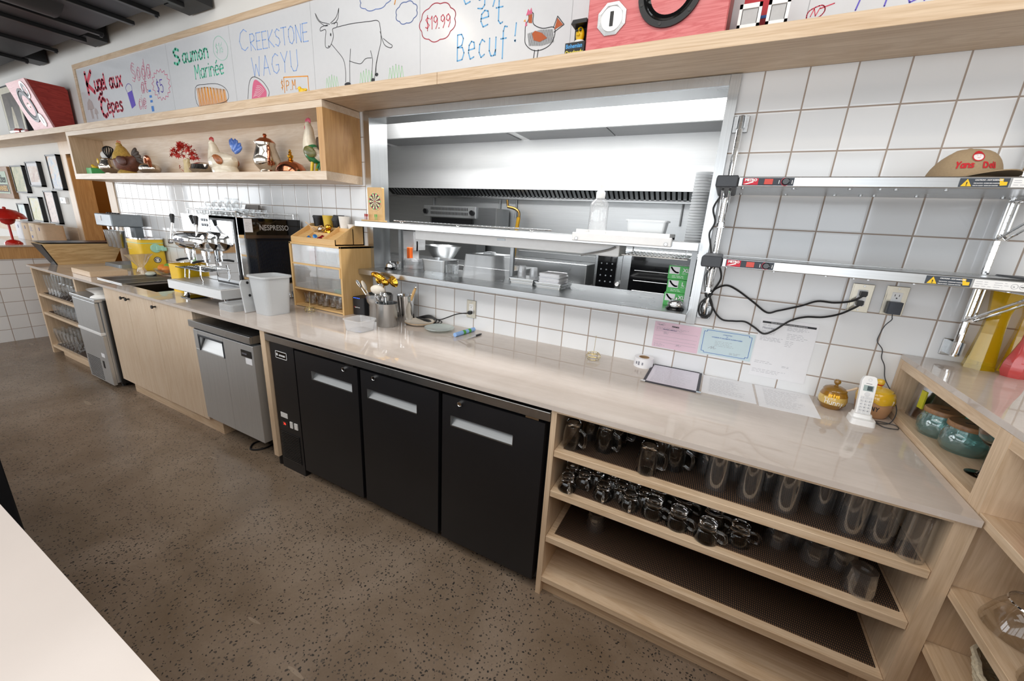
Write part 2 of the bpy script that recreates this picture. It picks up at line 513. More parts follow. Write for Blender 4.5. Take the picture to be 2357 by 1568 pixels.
frost_clear = thin('clear_plastic', 'F4F6F8', gloss=.08, opac=.22)
thin_glass = thin('thin_clear_glass', 'F6F9FA', tint=.2, gloss=.06)
clear_glass = glass('clear_glass', 'FFFFFF', .0, 1.45)
smooth_glass = thin('smooth_clear_glass', 'F6F9FB', tint=.1, gloss=.10, edge=.95, opac=.012)
teal_glass = thin('teal_tinted_glass', 'BFE6E4', tint=.7, gloss=.14, opac=.08)
amber_glass = thin('amber_tinted_glass', 'F7F1E6', tint=.35, gloss=.07)
yellow_glass = thin('yellow_glass', 'F2D80C', tint=.75, gloss=.08, opac=.25)
quartz = None
def _quartz():
    N = NT('pale_quartz_counter')
    a = N.noise(N.coord(), 3.5, 5, .6, .6); b = N.noise(N.coord((1, 6, 1), rot=(0, 0, .5)), 6, 4, .7)
    f = N.math('ADD', N.math('MULTIPLY', a, .6), N.math('MULTIPLY', b, .4))
    N.l(N.ramp(f, [(.3, lin('BDB1A7')), (.62, lin('CBC0B7'))]), N.b.inputs['Base Color'])
    N.set(Roughness=.03); N.b.inputs['Specular IOR Level'].default_value = .55
    return N.mat
quartz = _quartz()
def _concrete():
    N = NT('polished_aggregate_concrete')
    v = N.n('ShaderNodeTexVoronoi', feature='F1'); v.inputs['Scale'].default_value = 84
    warp = N.n('ShaderNodeVectorMath', operation='ADD')
    nz = N.n('ShaderNodeTexNoise'); nz.inputs['Scale'].default_value = 40
    c = N.coord(); N.l(c, nz.inputs['Vector'])
    sc = N.n('ShaderNodeVectorMath', operation='SCALE'); N.l(nz.outputs['Color'], sc.inputs[0]); sc.inputs['Scale'].default_value = .02
    N.l(c, warp.inputs[0]); N.l(sc.outputs[0], warp.inputs[1]); N.l(warp.outputs[0], v.inputs['Vector'])
    s = N.n('ShaderNodeSeparateColor'); N.l(v.outputs['Color'], s.inputs[0])
    patch = N.noise(c, 1.1, 4, .6)
    thr = N.math('MULTIPLY', N.math('GREATER_THAN', s.outputs[1], .16), N.math('ADD', .15, N.math('MULTIPLY', s.outputs[0], .27)))
    chip = N.math('LESS_THAN', v.outputs['Distance'], N.math('MULTIPLY', thr, N.math('ADD', .55, N.math('MULTIPLY', patch, .85))))
    base = N.ramp(N.noise(c, 2.2, 6, .6, .5), [(.25, lin('705F4D')), (.5, lin('847362')), (.75, lin('988878'))])
    fine = N.noise(c, 120, 2)
    base = N.mix(N.math('MULTIPLY', fine, .35), base, lin('5F5145'))
    chipc = N.ramp(s.outputs[2], [(0, lin('2C2A28')), (.6, lin('3F3A36')), (.88, lin('534B43')), (1, lin('85766A'))])
    col = N.mix(chip, base, chipc)
    # pale worn scars and skim-filled patches
    scar = N.noise(N.coord((1.3, 6.5, 1), rot=(0, 0, -.5)), 1.7, 2, .4)
    sf = N.math('GREATER_THAN', scar, .735)
    col = N.mix(N.math('MULTIPLY', sf, .55), col, lin('A59583'))
    N.l(col, N.b.inputs['Base Color'])
    r = N.math('ADD', .17, N.math('MULTIPLY', patch, .2)); N.l(r, N.b.inputs['Roughness'])
    N.b.inputs['Specular IOR Level'].default_value = .45
    N.bump(fine, .04, .001)
    return N.mat
concrete = _concrete()
def _ribmat():
    N = NT('ribbed_black_shelf_mat')
    t = N.n('ShaderNodeTexCoord'); s = N.n('ShaderNodeSeparateXYZ'); N.l(t.outputs['Object'], s.inputs[0])
    a = N.math('FRACT', N.math('DIVIDE', s.outputs[0], .0062)); b = N.math('FRACT', N.math('DIVIDE', s.outputs[1], .0105))
    hole = N.math('MULTIPLY', N.math('GREATER_THAN', a, .55), N.math('GREATER_THAN', b, .35))
    N.l(N.mix(hole, lin('191817'), lin('77573D')), N.b.inputs['Base Color'])
    N.set(Roughness=.6); N.bump(N.math('SUBTRACT', 1.0, hole), .6, .003)
    return N.mat
ribmat = _ribmat()
tile_back = tile('glazed_wall_tile')
tile_side = tile('glazed_counter_tile', u='y', ou=-.592, ov=.917)
yellow_wall = plain('ochre_wall_paint', '8A5A06', .6, var=.03)
dark_ceiling = plain('black_duct_paint', '2A2B2F', .5, var=.08, scale=3)
ceiling_paint = plain('dark_grey_ceiling_paint', '56585C', .7, var=.03)

# ------------------------------------------------------------------ the room
struct('floor', MB().box(-13, 5, -6.2, 0.0, -.1, 0), concrete)
# tiled back wall with the pass-through opening and, further along, the doorway
w = MB()
def wall_piece(x0, x1, z0, z1): w.box(x0, x1, 0, .145, z0, z1)
wall_piece(-6.21, -2.245, 0, 2.30); wall_piece(-.115, 5, 0, 2.30)
wall_piece(-2.245, -.115, 0, 1.215); wall_piece(-2.245, -.115, 2.243, 2.30)
struct('wall_back', w, tile_back)
w = MB(); w.box(-13, 5, 0, .145, 2.30, 3.7); w.box(-13, -7.5, 0, .145, 0, 2.30); w.box(-7.5, -6.21, 0, .145, 2.14, 2.30)
struct('wall_upper', w, white_paint)
w = MB().box(-13.15, -13, -6.2, .145, 0, .55).box(-13.15, -13, -6.2, .145, 2.95, 3.7)
for a, b in ((-6.2, -5.8), (-3.7, -3.4), (-1.3, .145)): w.box(-13.15, -13, a, b, .55, 2.95)
struct('wall_left', w, white_paint)
for i, y in enumerate(WIN_Y):
    m = MB()
    for yy in (y-1.05, y-.02, y+1.01): m.box(-13.10, -13.05, yy, yy+.04, .55, 2.95)
    for zz in (.55, 2.2, 2.91): m.box(-13.10, -13.05, y-1.05, y+1.05, zz, zz+.04)
    struct('window_%d' % (i+6), m, black_metal)
struct('wall_right', MB().box(5, 5.15, -6.2, .145, 0, 3.7), white_paint)
w = MB(); w.box(-13, 5, -6.35, -6.2, 0, .55); w.box(-13, 5, -6.35, -6.2, 2.95, 3.7)
xs = [-13]+[v for x in WIN_X for v in (x-1.15, x+1.15)]+[5]
for a, b in zip(xs[0::2], xs[1::2]): w.box(a, b, -6.35, -6.2, .55, 2.95)
struct('wall_front', w, white_paint)
for i, x in enumerate(WIN_X):
    m = MB()
    for xx in (x-1.15, x-.02, x+1.11): m.box(xx, xx+.04, -6.30, -6.25, .55, 2.95)
    for zz in (.55, 2.2, 2.91): m.box(x-1.15, x+1.15, -6.30, -6.25, zz, zz+.04)
    struct('window_%d' % (i+1), m, black_metal)
struct('ceiling', MB().box(-13.15, 5.15, -6.35, .145, 3.7, 3.8), ceiling_paint)
# doorway: casings, deep oak reveal, ochre passage behind
w = MB(); w.box(-7.5, -7.345, -.012, .145, 0, 2.30); w.box(-7.345, -6.21, -.012, .145, 2.14, 2.30); struct('trim_1', w, oak_pale)
struct('trim_2', MB().box(-6.384, -6.21, -.012, .02, 0, 2.14), oak_pale)
struct('trim_3', MB().box(-7.345, -7.333, -.010, .175, 0, 2.14), oak_tan)
w = MB(); w.box(-9, -5, 1.3, 1.35, 0, 2.6); w.box(-6.20, -6.15, .15, 1.3, 0, 2.6); w.box(-7.9, -7.85, .15, 1.3, 0, 2.6); w.box(-9, -5, .15, 1.3, 2.6, 2.65)
struct('passage_wall', w, yellow_wall)
struct('passage_floor', MB().box(-9, -5, .0, 1.3, -.1, 0), concrete)
struct('trim_4', MB().box(-11.5, -7.5, -.02, 0, 1.09, 1.26), oak_pale_x)
# kitchen shell behind the pass-through
struct('kitchen_wall', MB().box(-6, 2.2, 2.27, 2.35, 0, 3.0), steel('kitchen_wall_steel', 'C6C8C9', .45))
struct('kitchen_wall', MB().box(-5.06, -5.0, .145, 2.27, 0, 3.0), white_paint)
struct('kitchen_wall', MB().box(.95, 1.0, .145, 2.27, 0, 3.0), ss_bright)
struct('kitchen_ceiling', MB().box(-6, 2.2, .145, 2.35, 2.9, 2.96), white_paint)
struct('kitchen_floor', MB().box(-6, 2.2, .145, 2.35, -.1, 0), concrete)

# stainless lining of the pass-through
w = MB()
w.box(-2.285, -2.235, -.012, 0, 1.25, 2.276); w.box(-.125, -.085, -.012, 0, 1.195, 2.276); w.box(-2.234, -.126, -.012, 0, 2.236, 2.276)
w.box(-2.246, -2.236, 0, .15, 1.26, 2.243); w.box(-.124, -.114, 0, .15, 1.25, 2.243); w.box(-2.2355, -.1245, 0, .15, 2.234, 2.242)
struct('trim_5', w, steel('frame_steel', 'CFD1D2', .26, 'z'))

# ------------------------------------------------------------------ stroke lettering
G = {
'K': [[(0,0),(0,6)], [(3.2,6),(0,2.8),(3.4,0)]], 'k': [[(0,0),(0,6)], [(2.4,4),(0,1.8),(2.6,0)]],
'u': [[(0,4),(0,1.2),(.8,0),(2,0),(2.6,1.2)], [(2.6,4),(2.6,0)]],
'g': [[(2.6,4),(.8,4),(0,3),(0,1.2),(.8,.2),(2.6,.8)], [(2.6,4),(2.6,-1.2),(1.8,-2),(.3,-1.7)]],
'e': [[(0,2.1),(2.6,2.3),(2.3,3.7),(1.2,4),(.2,3.2),(0,1.5),(.8,0),(2.4,.4)]],
'l': [[(0,6),(0,.6),(.7,0)]], 'i': [[(0,4),(0,0)], [(0,5.2),(.1,5.5)]],
'a': [[(2.5,3.6),(1.2,4),(.2,3.2),(0,1.4),(.8,0),(2,.5),(2.5,1.6)], [(2.5,4),(2.6,0)]],
'x': [[(0,4),(2.6,0)], [(2.6,4),(0,0)]], 'C': [[(3.4,5.2),(2.2,6),(.8,5.2),(0,3),(.7,.8),(2,0),(3.4,.8)]],
'p': [[(0,4),(0,-2)], [(0,3.2),(1.2,4),(2.4,3.4),(2.5,1.4),(1.4,.1),(0,.8)]],
's': [[(2.2,3.6),(1,4),(.2,3.2),(.8,2.3),(2,1.7),(2.2,.7),(1.2,0),(0,.4)]],
'S': [[(3,5.2),(1.6,6),(.2,5),(.8,3.5),(2.4,2.7),(3,1.3),(1.6,0),(0,.8)]],
'o': [[(1.2,4),(.2,3),(0,1.4),(.9,0),(2,.4),(2.6,2),(2.2,3.5),(1.2,4)]],
'd': [[(2.5,3.4),(1.2,4),(.2,3),(0,1.2),(.9,0),(2,.6),(2.5,1.6)], [(2.6,6.2),(2.6,0)]],
't': [[(.9,5.6),(.9,.8),(1.6,0),(2.3,.3)], [(0,4),(2.2,4)]], 'c': [[(2.3,3.4),(1.2,4),(.2,3),(0,1.2),(.9,0),(2.3,.6)]],
'r': [[(0,4),(0,0)], [(0,2.6),(.9,3.8),(1.9,3.9)]], 'n': [[(0,4),(0,0)], [(0,2.8),(1,4),(2.2,3.6),(2.5,2.4),(2.5,0)]],
'm': [[(0,4),(0,0)], [(0,3),(.9,4),(1.7,3.2),(1.7,0)], [(1.7,3),(2.6,4),(3.4,3.2),(3.4,0)]],
'M': [[(0,0),(.3,6),(1.9,2.4),(3.5,6),(3.8,0)]], 'N': [[(0,0),(.2,6),(3,0),(3.2,6)]],
'R': [[(0,0),(0,6),(2,6),(3,5),(2.6,3.6),(0,3),(3.2,0)]], 'E': [[(3,6),(0,6),(0,0),(3,0)], [(0,3.1),(2.4,3.1)]],
'T': [[(0,6),(3.4,6)], [(1.7,6),(1.7,0)]], 'O': [[(1.7,6),(.3,5),(0,2.6),(.7,.6),(1.9,0),(3.2,1.2),(3.5,3.4),(2.9,5.3),(1.7,6)]],
'W': [[(0,6),(.8,0),(2,3.8),(3.2,0),(4.2,6)]], 'A': [[(0,0),(1.7,6),(3.4,0)], [(.7,2.2),(2.8,2.2)]],
'G': [[(3.3,5.2),(2,6),(.6,5),(0,3),(.6,.8),(2,0),(3.3,1),(3.3,2.6),(2,2.6)]], 'Y': [[(0,6),(1.6,3),(3.2,6)], [(1.6,3),(1.4,0)]],
'U': [[(0,6),(0,1.4),(.9,0),(2.2,0),(3.1,1.4),(3.1,6)]], '$': [[(2.6,5),(1.4,5.6),(.3,4.6),(1.4,3.2),(2.6,2),(1.4,.5),(.1,1.2)], [(1.4,6.6),(1.4,-.5)]],
'5': [[(2.8,6),(.4,6),(.2,3.4),(1.8,3.8),(2.9,2.4),(2.4,.6),(1.1,0),(0,.7)]], '1': [[(0,4.6),(1,6),(1,0)]],
'9': [[(2.6,4.6),(1.5,6),(.3,5.2),(.3,3.6),(1.4,2.8),(2.6,4.4),(2.6,2),(1.6,0)]], 'P': [[(0,0),(.1,6),(2,6),(3,4.8),(2.4,3.2),(0,2.8)]],
'.': [[(0,.1),(.3,.1)]], 'B': [[(0,0),(0,6),(1.8,6),(2.6,5),(2,3.5),(0,3.1),(2.2,3),(3,1.7),(2.2,.2),(0,0)]],
'f': [[(2.4,5.8),(1.4,6),(.9,5),(.9,-1)], [(0,3.4),(2.2,3.4)]], 'v': [[(0,4),(1.2,0),(2.4,4)]],
'y': [[(0,4),(1.3,.6)], [(2.6,4),(.6,-2)]], '!': [[(.4,6),(.1,2)], [(0,.6),(.3,.2),(.4,.7),(0,.6)]], 'H': [[(0,0),(0,6)], [(3,6),(3,0)], [(0,3),(3,3)]],
'L': [[(0,6),(0,0),(2.8,0)]], '6': [[(2.4,6),(.8,4.4),(0,2),(.8,.2),(2,.2),(2.7,1.6),(1.8,3),(.4,2.4)]], ' ': [],
}
ACC = {'é': ('e', [(1, 5), (2, 6)]), 'è': ('e', [(.8, 6), (1.7, 5)])}
def strokes(mb, s, u, v, h, w, mp, wx=1.0, slant=0.0, gap=1.3, rise=0.0, wiggle=0.0, double=0.0):
    """handwriting: letters as marker strokes; h is the cap height, w the stroke width"""
    k = h/6; x = 0.0; rnd = random.Random(sum(map(ord, s))+int(h*1e4))
    for ch in s:
        acc = None
        if ch in ACC: ch, acc = ACC[ch]
        ls = list(G.get(ch, []))+([acc] if acc else [])
        wd = max([p[0] for l in ls for p in l], default=1.6)
        dy = rnd.uniform(-wiggle, wiggle)
        for l in ls:
            pts = [(u+(x+p[0]+slant*p[1])*k*wx, v+(p[1]+dy)*k+rise*(x+p[0])*k) for p in l]
            if double:
                for s2 in (-1, 1):
                    q = [(a+s2*double*.6*k, b+s2*double*k) for a, b in pts]
                    mb.ribbon(q, w, mp)
            else: mb.ribbon(pts, w, mp)
        x += wd+gap
    return x*k
def curve(pts, n=6, closed=False):
    out = []; L = len(pts)
    for i in range(L if closed else L-1):
        p0 = pts[i-1] if (i or closed) else pts[i]; p1 = pts[i]; p2 = pts[(i+1) % L]; p3 = pts[(i+2) % L] if (i+2 < L or closed) else p2
        for k in range(n):
            t = k/n
            out.append(tuple(.5*((2*p1[a])+(p2[a]-p0[a])*t+(2*p0[a]-5*p1[a]+4*p2[a]-p3[a])*t*t+(3*p1[a]-p0[a]-3*p2[a]+p3[a])*t**3) for a in (0, 1)))
    out.append(pts[0] if closed else pts[-1])
    return out
def type_text(name, s, size, mat, parent, loc, rot=(PI/2, 0, 0), align='LEFT', bold=0.0, spacing=1.0, depth=.0004, sx=1.0, shear=0.0, world=True):
    """printed lettering as a shallow mesh"""
    cu = bpy.data.curves.new(name, 'FONT'); cu.body = s; cu.size = size; cu.align_x = align; cu.extrude = depth
    cu.offset = bold; cu.space_character = spacing; cu.shear = shear; cu.resolution_u = 3
    o = bpy.data.objects.new(name, cu); COL.objects.link(o)
    me = bpy.data.meshes.new_from_object(o.evaluated_get(bpy.context.evaluated_depsgraph_get()))
    bpy.data.objects.remove(o); bpy.data.curves.remove(cu)
    me.name = name; me.materials.clear(); me.materials.append(mat)
    t = bpy.data.objects.new(name, me); COL.objects.link(t)
    t.parent = parent
    off = Vector(parent.matrix_world.translation) if False else Vector((0, 0, 0))
    p = parent
    while p is not None: off += Vector(p.location); p = p.parent
    t.location = Vector(loc)-off if world else Vector(loc)
    t.rotation_euler = rot; t.scale = (sx, 1, 1)
    return t
def text_lines(mb, x0, x1, z0, z1, n, mp, w=.0012, seed=1, ragged=True):
    """small print: rows of word-length dashes"""
    r = random.Random(seed)
    for i in range(n):
        z = z1-(z1-z0)*(i+.5)/n; x = x0
        end = x0+(x1-x0)*(r.uniform(.6, 1) if ragged else 1)
        while x < end:
            l = min(r.uniform(.006, .022), end-x)
            if l > .002: mb.ribbon([(x, z), (x+l, z)], w, mp, disc=False)
            x += l+.004
FY = lambda y: (lambda u, v: (u, y, v))      # a sheet facing the bar
FX = lambda x: (lambda u, v: (x, u, v))
FZ = lambda z: (lambda u, v: (u, v, z))
# ------------------------------------------------------------------ overhead shelf, display box, menu board
t = thing('overhead_shelf', 'long pale oak shelf above the pass-through carrying the red speakers', 'shelf', (-4, 0, 2.278))
MB(t).box(-11.6, -1.458, -.272, -.002, 2.279, 2.328).box(-1.457, 4, -.272, -.002, 2.279, 2.328).build('board', oak_x)
MB(t).box(-11.6, -1.458, -.292, -.272, 2.277, 2.331, .001).box(-1.456, 4, -.292, -.272, 2.277, 2.331, .001).build('front_edge', oak_x)
t = thing('display_box', 'open oak box shelf holding rooster ornaments and copperware', 'shelf', (-4.28, 0, 1.823))
MB(t).box(-6.24, -2.325, -.292, -.004, 1.823, 1.876, .001).build('bottom_board', oak_pale_x)
MB(t).box(-6.24, -2.325, -.292, -.004, 2.236, 2.276, .001).build('top_board', oak_pale_x)
MB(t).box(-6.24, -6.19, -.2915, -.004, 1.876, 2.236).build('side_panel', oak_z)
MB(t).box(-2.378, -2.325, -.2915, -.004, 1.876, 2.236).build('side_panel', oak_tan)
MB(t).box(-6.19, -2.378, -.03, -.006, 1.876, 2.236).build('back_panel', oak_pale_x)

board = thing('menu_whiteboard', 'long wood-framed whiteboard with hand-drawn menu in coloured markers', 'whiteboard', (-3, -.002, 2.332))
MB(board).box(-6.53, 3.9, -.012, -.002, 2.332, 2.955).build('panel', plain('whiteboard_enamel', 'D9DBDE', .22, var=.01))
MB(board).box(-6.58, -6.53, -.022, -.002, 2.332, 3.0, .002).box(-6.53, 3.9, -.022, -.002, 2.955, 3.0, .002).build('frame', oak_x)
for x in (-4.62, -3.665, -2.727, -1.8, -.868, .1): MB(board).box(x-.0012, x+.0012, -.0126, -.012, 2.332, 2.955).build('panel_seam', plain('seam_grey', 'A9ABAF', .6))
F = FY(-.0128); F2 = FY(-.0132); F3 = FY(-.0136); F4 = FY(-.0140)
def draw(name, mat, *fns):
    """one word or one drawing on the board"""
    m = MB(board)
    for f in fns: f(m)
    return m.build(name, mat)
def W_(s, u, v, h, w, **k): return lambda m: strokes(m, s, u, v, h, w, F, **k)
def R_(pts, w, mp=F, n=0): return lambda m: m.ribbon(curve(pts, n) if n else pts, w, mp)
def P_(pts, mp=F): return lambda m: m.fill(pts, mp)
draw('kugel_lettering', ink_red, W_('K', -6.325, 2.71, .19, .045, wx=1.4), W_('ugel', -6.14, 2.72, .13, .027, wx=1.0, gap=1.0)); draw('aux_lettering', ink_red, W_('aux', -5.80, 2.715, .125, .025, wx=1.2, gap=1.3))
draw('cepes_lettering', ink_red, W_('C', -6.10, 2.47, .17, .04, wx=1.3), W_('èpes', -5.95, 2.50, .125, .024, wx=1.2, gap=1.1), R_([(-6.05, 2.69), (-6.09, 2.655), (-6.12, 2.64)], .03))
for (u, v, s) in ((-6.35, 2.56, 1.0), (-6.24, 2.51, .55)):
    draw('mushroom_drawing', ink_taupe, P_([(u-.085*s, v), (u-.06*s, v+.07*s), (u, v+.105*s), (u+.06*s, v+.07*s), (u+.085*s, v)]), P_([(u-.022*s, v-.09*s), (u-.028*s, v+.002), (u+.028*s, v+.002), (u+.026*s, v-.09*s)]))
draw('soda_lettering', ink_pink, W_('Soda', -5.31, 2.735, .135, .005, gap=1.6, double=.5)); draw('at_lettering', ink_pink, W_('at', -5.17, 2.625, .11, .005, gap=1.3, double=.45)); draw('cie_lettering', ink_pink, W_('cie', -5.27, 2.495, .11, .005, gap=1.3, double=.45))
star = []
for k in range(32):
    a = 2*PI*k/32; r = 1.0 if k % 2 else .8
    star.append((-4.80+.165*r*math.cos(a), 2.655+.125*r*math.sin(a)))
draw('starburst_drawing', ink_pink, R_(star+[star[0]], .005)); draw('price_lettering', ink_violet, W_('$5', -4.885, 2.595, .1, .008, gap=1.4))
draw('soda_can_drawing', ink_violet, P_([(-5.465, 2.645), (-5.36, 2.66), (-5.34, 2.53), (-5.43, 2.505)]), R_([(-5.46, 2.65), (-5.48, 2.69), (-5.42, 2.72), (-5.36, 2.70), (-5.36, 2.655)], .005, F, 4))
bl = plain('blue_marker', '3A7FD0', .6)
draw('bottle_drawing', bl, *[P_([(-5.045, z0), (-5.0, z0), (-5.0, z1), (-5.045, z1)]) for z0, z1 in ((2.455, 2.50), (2.53, 2.55), (2.57, 2.59), (2.618, 2.634))])
draw('saumon_lettering', ink_teal, W_('S', -4.515, 2.78, .115, .022, wx=1.6), W_('aumon', -4.375, 2.78, .10, .015, wx=1.25, gap=1.2, rise=-.01)); draw('marinee_lettering', ink_teal, W_('Marinée', -4.215, 2.645, .10, .011, wx=1.1, gap=1.1))
ptl = plain('pale_teal_marker', 'A9DCC8', .6)
draw('price_oval', ptl, R_(curve([(-3.8, 2.9), (-3.71, 2.83), (-3.73, 2.75), (-3.82, 2.74), (-3.9, 2.80), (-3.88, 2.88)], 6, True), .004), W_('$16', -3.87, 2.79, .065, .004))
fil = curve([(-4.24, 2.585), (-4.08, 2.595), (-3.9, 2.58), (-3.79, 2.53), (-3.79, 2.46), (-3.95, 2.44), (-4.23, 2.44)], 4, True)
sal = draw('salmon_drawing', ink_orange, *[R_([(-4.215+.0145*k, 2.44), (-4.22+.0145*k+.006*math.sin(k*2), 2.575-.0016*max(0, k-9)*1.4)], .0095) for k in range(29)])
MB(board).ribbon(fil, .004, F2).build('outline', ink, parent=sal)
stk = draw('steak_drawing', ink_pink, P_(curve([(-3.47, 2.44), (-3.44, 2.53), (-3.40, 2.565), (-3.33, 2.53), (-3.28, 2.48), (-3.285, 2.44)], 4)))
MB(board).ribbon(curve([(-3.52, 2.445), (-3.48, 2.55), (-3.42, 2.585), (-3.32, 2.55), (-3.25, 2.48), (-3.26, 2.44)], 5), .004, F2).build('outline', ink, parent=stk)
m = MB(board)
for k in range(7): m.ribbon(curve([(-3.45+.01*k, 2.45+.012*k), (-3.41+.012*k, 2.46+.009*k), (-3.37+.011*k, 2.445+.006*k)], 3), .0025, F2)
m.build('marbling', white_plastic, parent=stk)
L4 = .0034
bull = [([(-2.68, 2.879), (-2.66, 2.84), (-2.60, 2.80), (-2.567, 2.795)], 4), ([(-2.68, 2.879), (-2.64, 2.83), (-2.58, 2.81), (-2.55, 2.80)], 4), ([(-2.457, 2.873), (-2.47, 2.82), (-2.51, 2.795)], 4), ([(-2.457, 2.873), (-2.485, 2.83), (-2.54, 2.805)], 4),
 ([(-2.57, 2.80), (-2.633, 2.795), (-2.64, 2.775), (-2.59, 2.775), (-2.60, 2.72), (-2.60, 2.68), (-2.57, 2.672), (-2.545, 2.69), (-2.52, 2.73), (-2.525, 2.77), (-2.486, 2.775), (-2.48, 2.80), (-2.53, 2.80)], 4),
 ([(-2.48, 2.775), (-2.35, 2.775), (-2.20, 2.765), (-2.126, 2.758), (-2.108, 2.72), (-2.105, 2.65), (-2.125, 2.60), (-2.15, 2.53), (-2.155, 2.48)], 4), ([(-2.11, 2.70), (-2.08, 2.63), (-2.03, 2.605), (-2.015, 2.615), (-2.04, 2.63), (-2.085, 2.66)], 4),
 ([(-2.545, 2.69), (-2.50, 2.65), (-2.44, 2.59), (-2.425, 2.52), (-2.43, 2.46)], 4), ([(-2.39, 2.455), (-2.385, 2.55), (-2.37, 2.64)], 0), ([(-2.385, 2.575), (-2.32, 2.555), (-2.28, 2.55), (-2.24, 2.572), (-2.19, 2.57)], 4), ([(-2.195, 2.61), (-2.18, 2.56), (-2.195, 2.45)], 0), ([(-2.17, 2.45), (-2.15, 2.54), (-2.125, 2.60)], 0)]
draw('bull_drawing', ink, *([R_(p, L4, F2, n) for p, n in bull]+[P_([(u+a*math.cos(PI/5*k), v+b*math.sin(PI/5*k)) for k in range(10)], F2) for (u, v, a, b) in ((-2.412, 2.445, .03, .012), (-2.183, 2.447, .016, .012), (-2.15, 2.475, .014, .01), (-2.545, 2.742, .006, .009), (-2.57, 2.68, .006, .004))]))
hen = curve([(-1.10, 2.615), (-1.115, 2.59), (-1.115, 2.55), (-1.11, 2.51), (-1.07, 2.478), (-1.02, 2.472), (-.97, 2.49), (-.95, 2.53), (-.96, 2.562), (-1.02, 2.565), (-1.072, 2.592), (-1.075, 2.636), (-1.10, 2.64)], 4, True)
hd = draw('hen_drawing', ink, *([R_(hen, .0035, F2)]+[R_([(-1.10+.135*k/29, 2.56-.10*abs(-1.10+.135*k/29+1.03)), (-1.10+.135*k/29+.012, 2.49+.12*abs(-1.10+.135*k/29+1.03))], .0018, F2) for k in range(30)]+[R_([(x, 2.475), (x-.004, 2.44)], .004, F2) for x in (-1.055, -1.035)]+[R_([(-.96, 2.56), (-.942, 2.605), (-.905, 2.565), (-.955, 2.54)], .0035, F2)]))
MB(board).fill([(-1.075, 2.55), (-1.06, 2.56), (-1.02, 2.545), (-.99, 2.52), (-1.03, 2.508), (-1.065, 2.52)], F3).fill([(-.955, 2.55), (-.942, 2.598), (-.91, 2.565)], F3).fill([(-1.10, 2.60), (-1.10, 2.632), (-1.08, 2.635), (-1.08, 2.595)], F3).build('brown_colouring', ink_brown, parent=hd)
MB(board).fill([(-1.115, 2.632), (-1.105, 2.66), (-1.095, 2.648), (-1.088, 2.663), (-1.08, 2.637)], F4).fill([(-1.115, 2.61), (-1.118, 2.585), (-1.105, 2.59)], F4).build('red_comb', ink_pink, parent=hd)
MB(board).fill([(-1.118, 2.618), (-1.128, 2.610), (-1.116, 2.606)], F4).build('beak', ink_orange, parent=hd)
bub = []
for k in range(80):
    a = 2*PI*k/80; r = 1+.10*abs(math.sin(4.5*a)); bub.append((-1.675+.118*r*math.cos(a), 2.685+.085*r*math.sin(a)))
draw('price_bubble', plain('soft_red_marker', 'DC5A6A', .6), R_(bub+[bub[0]], .005), W_('$19.99', -1.76, 2.66, .062, .005, gap=1.0, rise=-.05))
draw('drumstick_drawing', ink_red, R_(curve([(.101, 2.44), (.105, 2.465), (.142, 2.478), (.155, 2.46), (.14, 2.44), (.11, 2.437)], 4, True), .004), R_([(.14, 2.468), (.18, 2.478)], .004), R_([(.112, 2.445), (.12, 2.47), (.128, 2.445), (.138, 2.47)], .003))
draw('creekstone_lettering', ink_lblue, W_('C', -3.545, 2.765, .135, .006, wx=1.3), W_('REEKSTONE', -3.41, 2.755, .105, .006, wx=.98, gap=1.1, rise=-.03)); draw('wagyu_lettering', ink_lblue, W_('WAGYU', -3.42, 2.585, .125, .006, wx=1.1, gap=1.4, rise=-.02))
draw('market_price_box', ink_orange, W_('P.M.', -3.04, 2.462, .06, .006, gap=1.6), W_('$', -3.1, 2.475, .055, .005), R_([(-3.065, 2.45), (-3.062, 2.548), (-2.80, 2.53), (-2.80, 2.44)], .007))
draw('sun_drawing', ink_orange, *[R_([(u, v), (u+.012, v+.03)], .007) for u, v in ((-1.97, 2.86), (-1.935, 2.845), (-1.99, 2.82))])
cb = plain('mid_blue_marker', '8FA5E2', .6)
for (cx, cz, a, b) in ((-2.14, 2.87, .12, .05), (-1.9, 2.765, .075, .05)):
    cl = [(cx+a*(1+.13*abs(math.sin(4*q)))*math.cos(q), cz+b*(1+.13*abs(math.sin(4*q)))*math.sin(q)) for q in [2*PI*k/64 for k in range(64)]]
    draw('cloud_drawing', cb, R_(cl+[cl[0]], .005))
draw('vegy_lettering', ink_sky, W_('Vegy', -1.57, 2.74, .11, .0065, gap=2.2)); draw('et_lettering', ink_sky, W_('et', -1.385, 2.62, .11, .0065, gap=2.4)); draw('becuf_lettering', ink_sky, W_('Becuf', -1.535, 2.48, .125, .0065, wx=.72, gap=2.0)); draw('exclamation_mark', ink_sky, W_('!', -1.175, 2.525, .085, .006))
for u in (-2.62, -2.30, -2.05): draw('grass_drawing', ink_green, R_([(u+.012*k, 2.44+(.075 if k % 2 else 0)*(1-.25*abs(k-5)/5)) for k in range(11)], .003))
draw('mais_lettering', plain('purple_marker', '6B5FC8', .6), W_('Mais', .25, 2.445, .13, .005, gap=2.4, slant=.15))

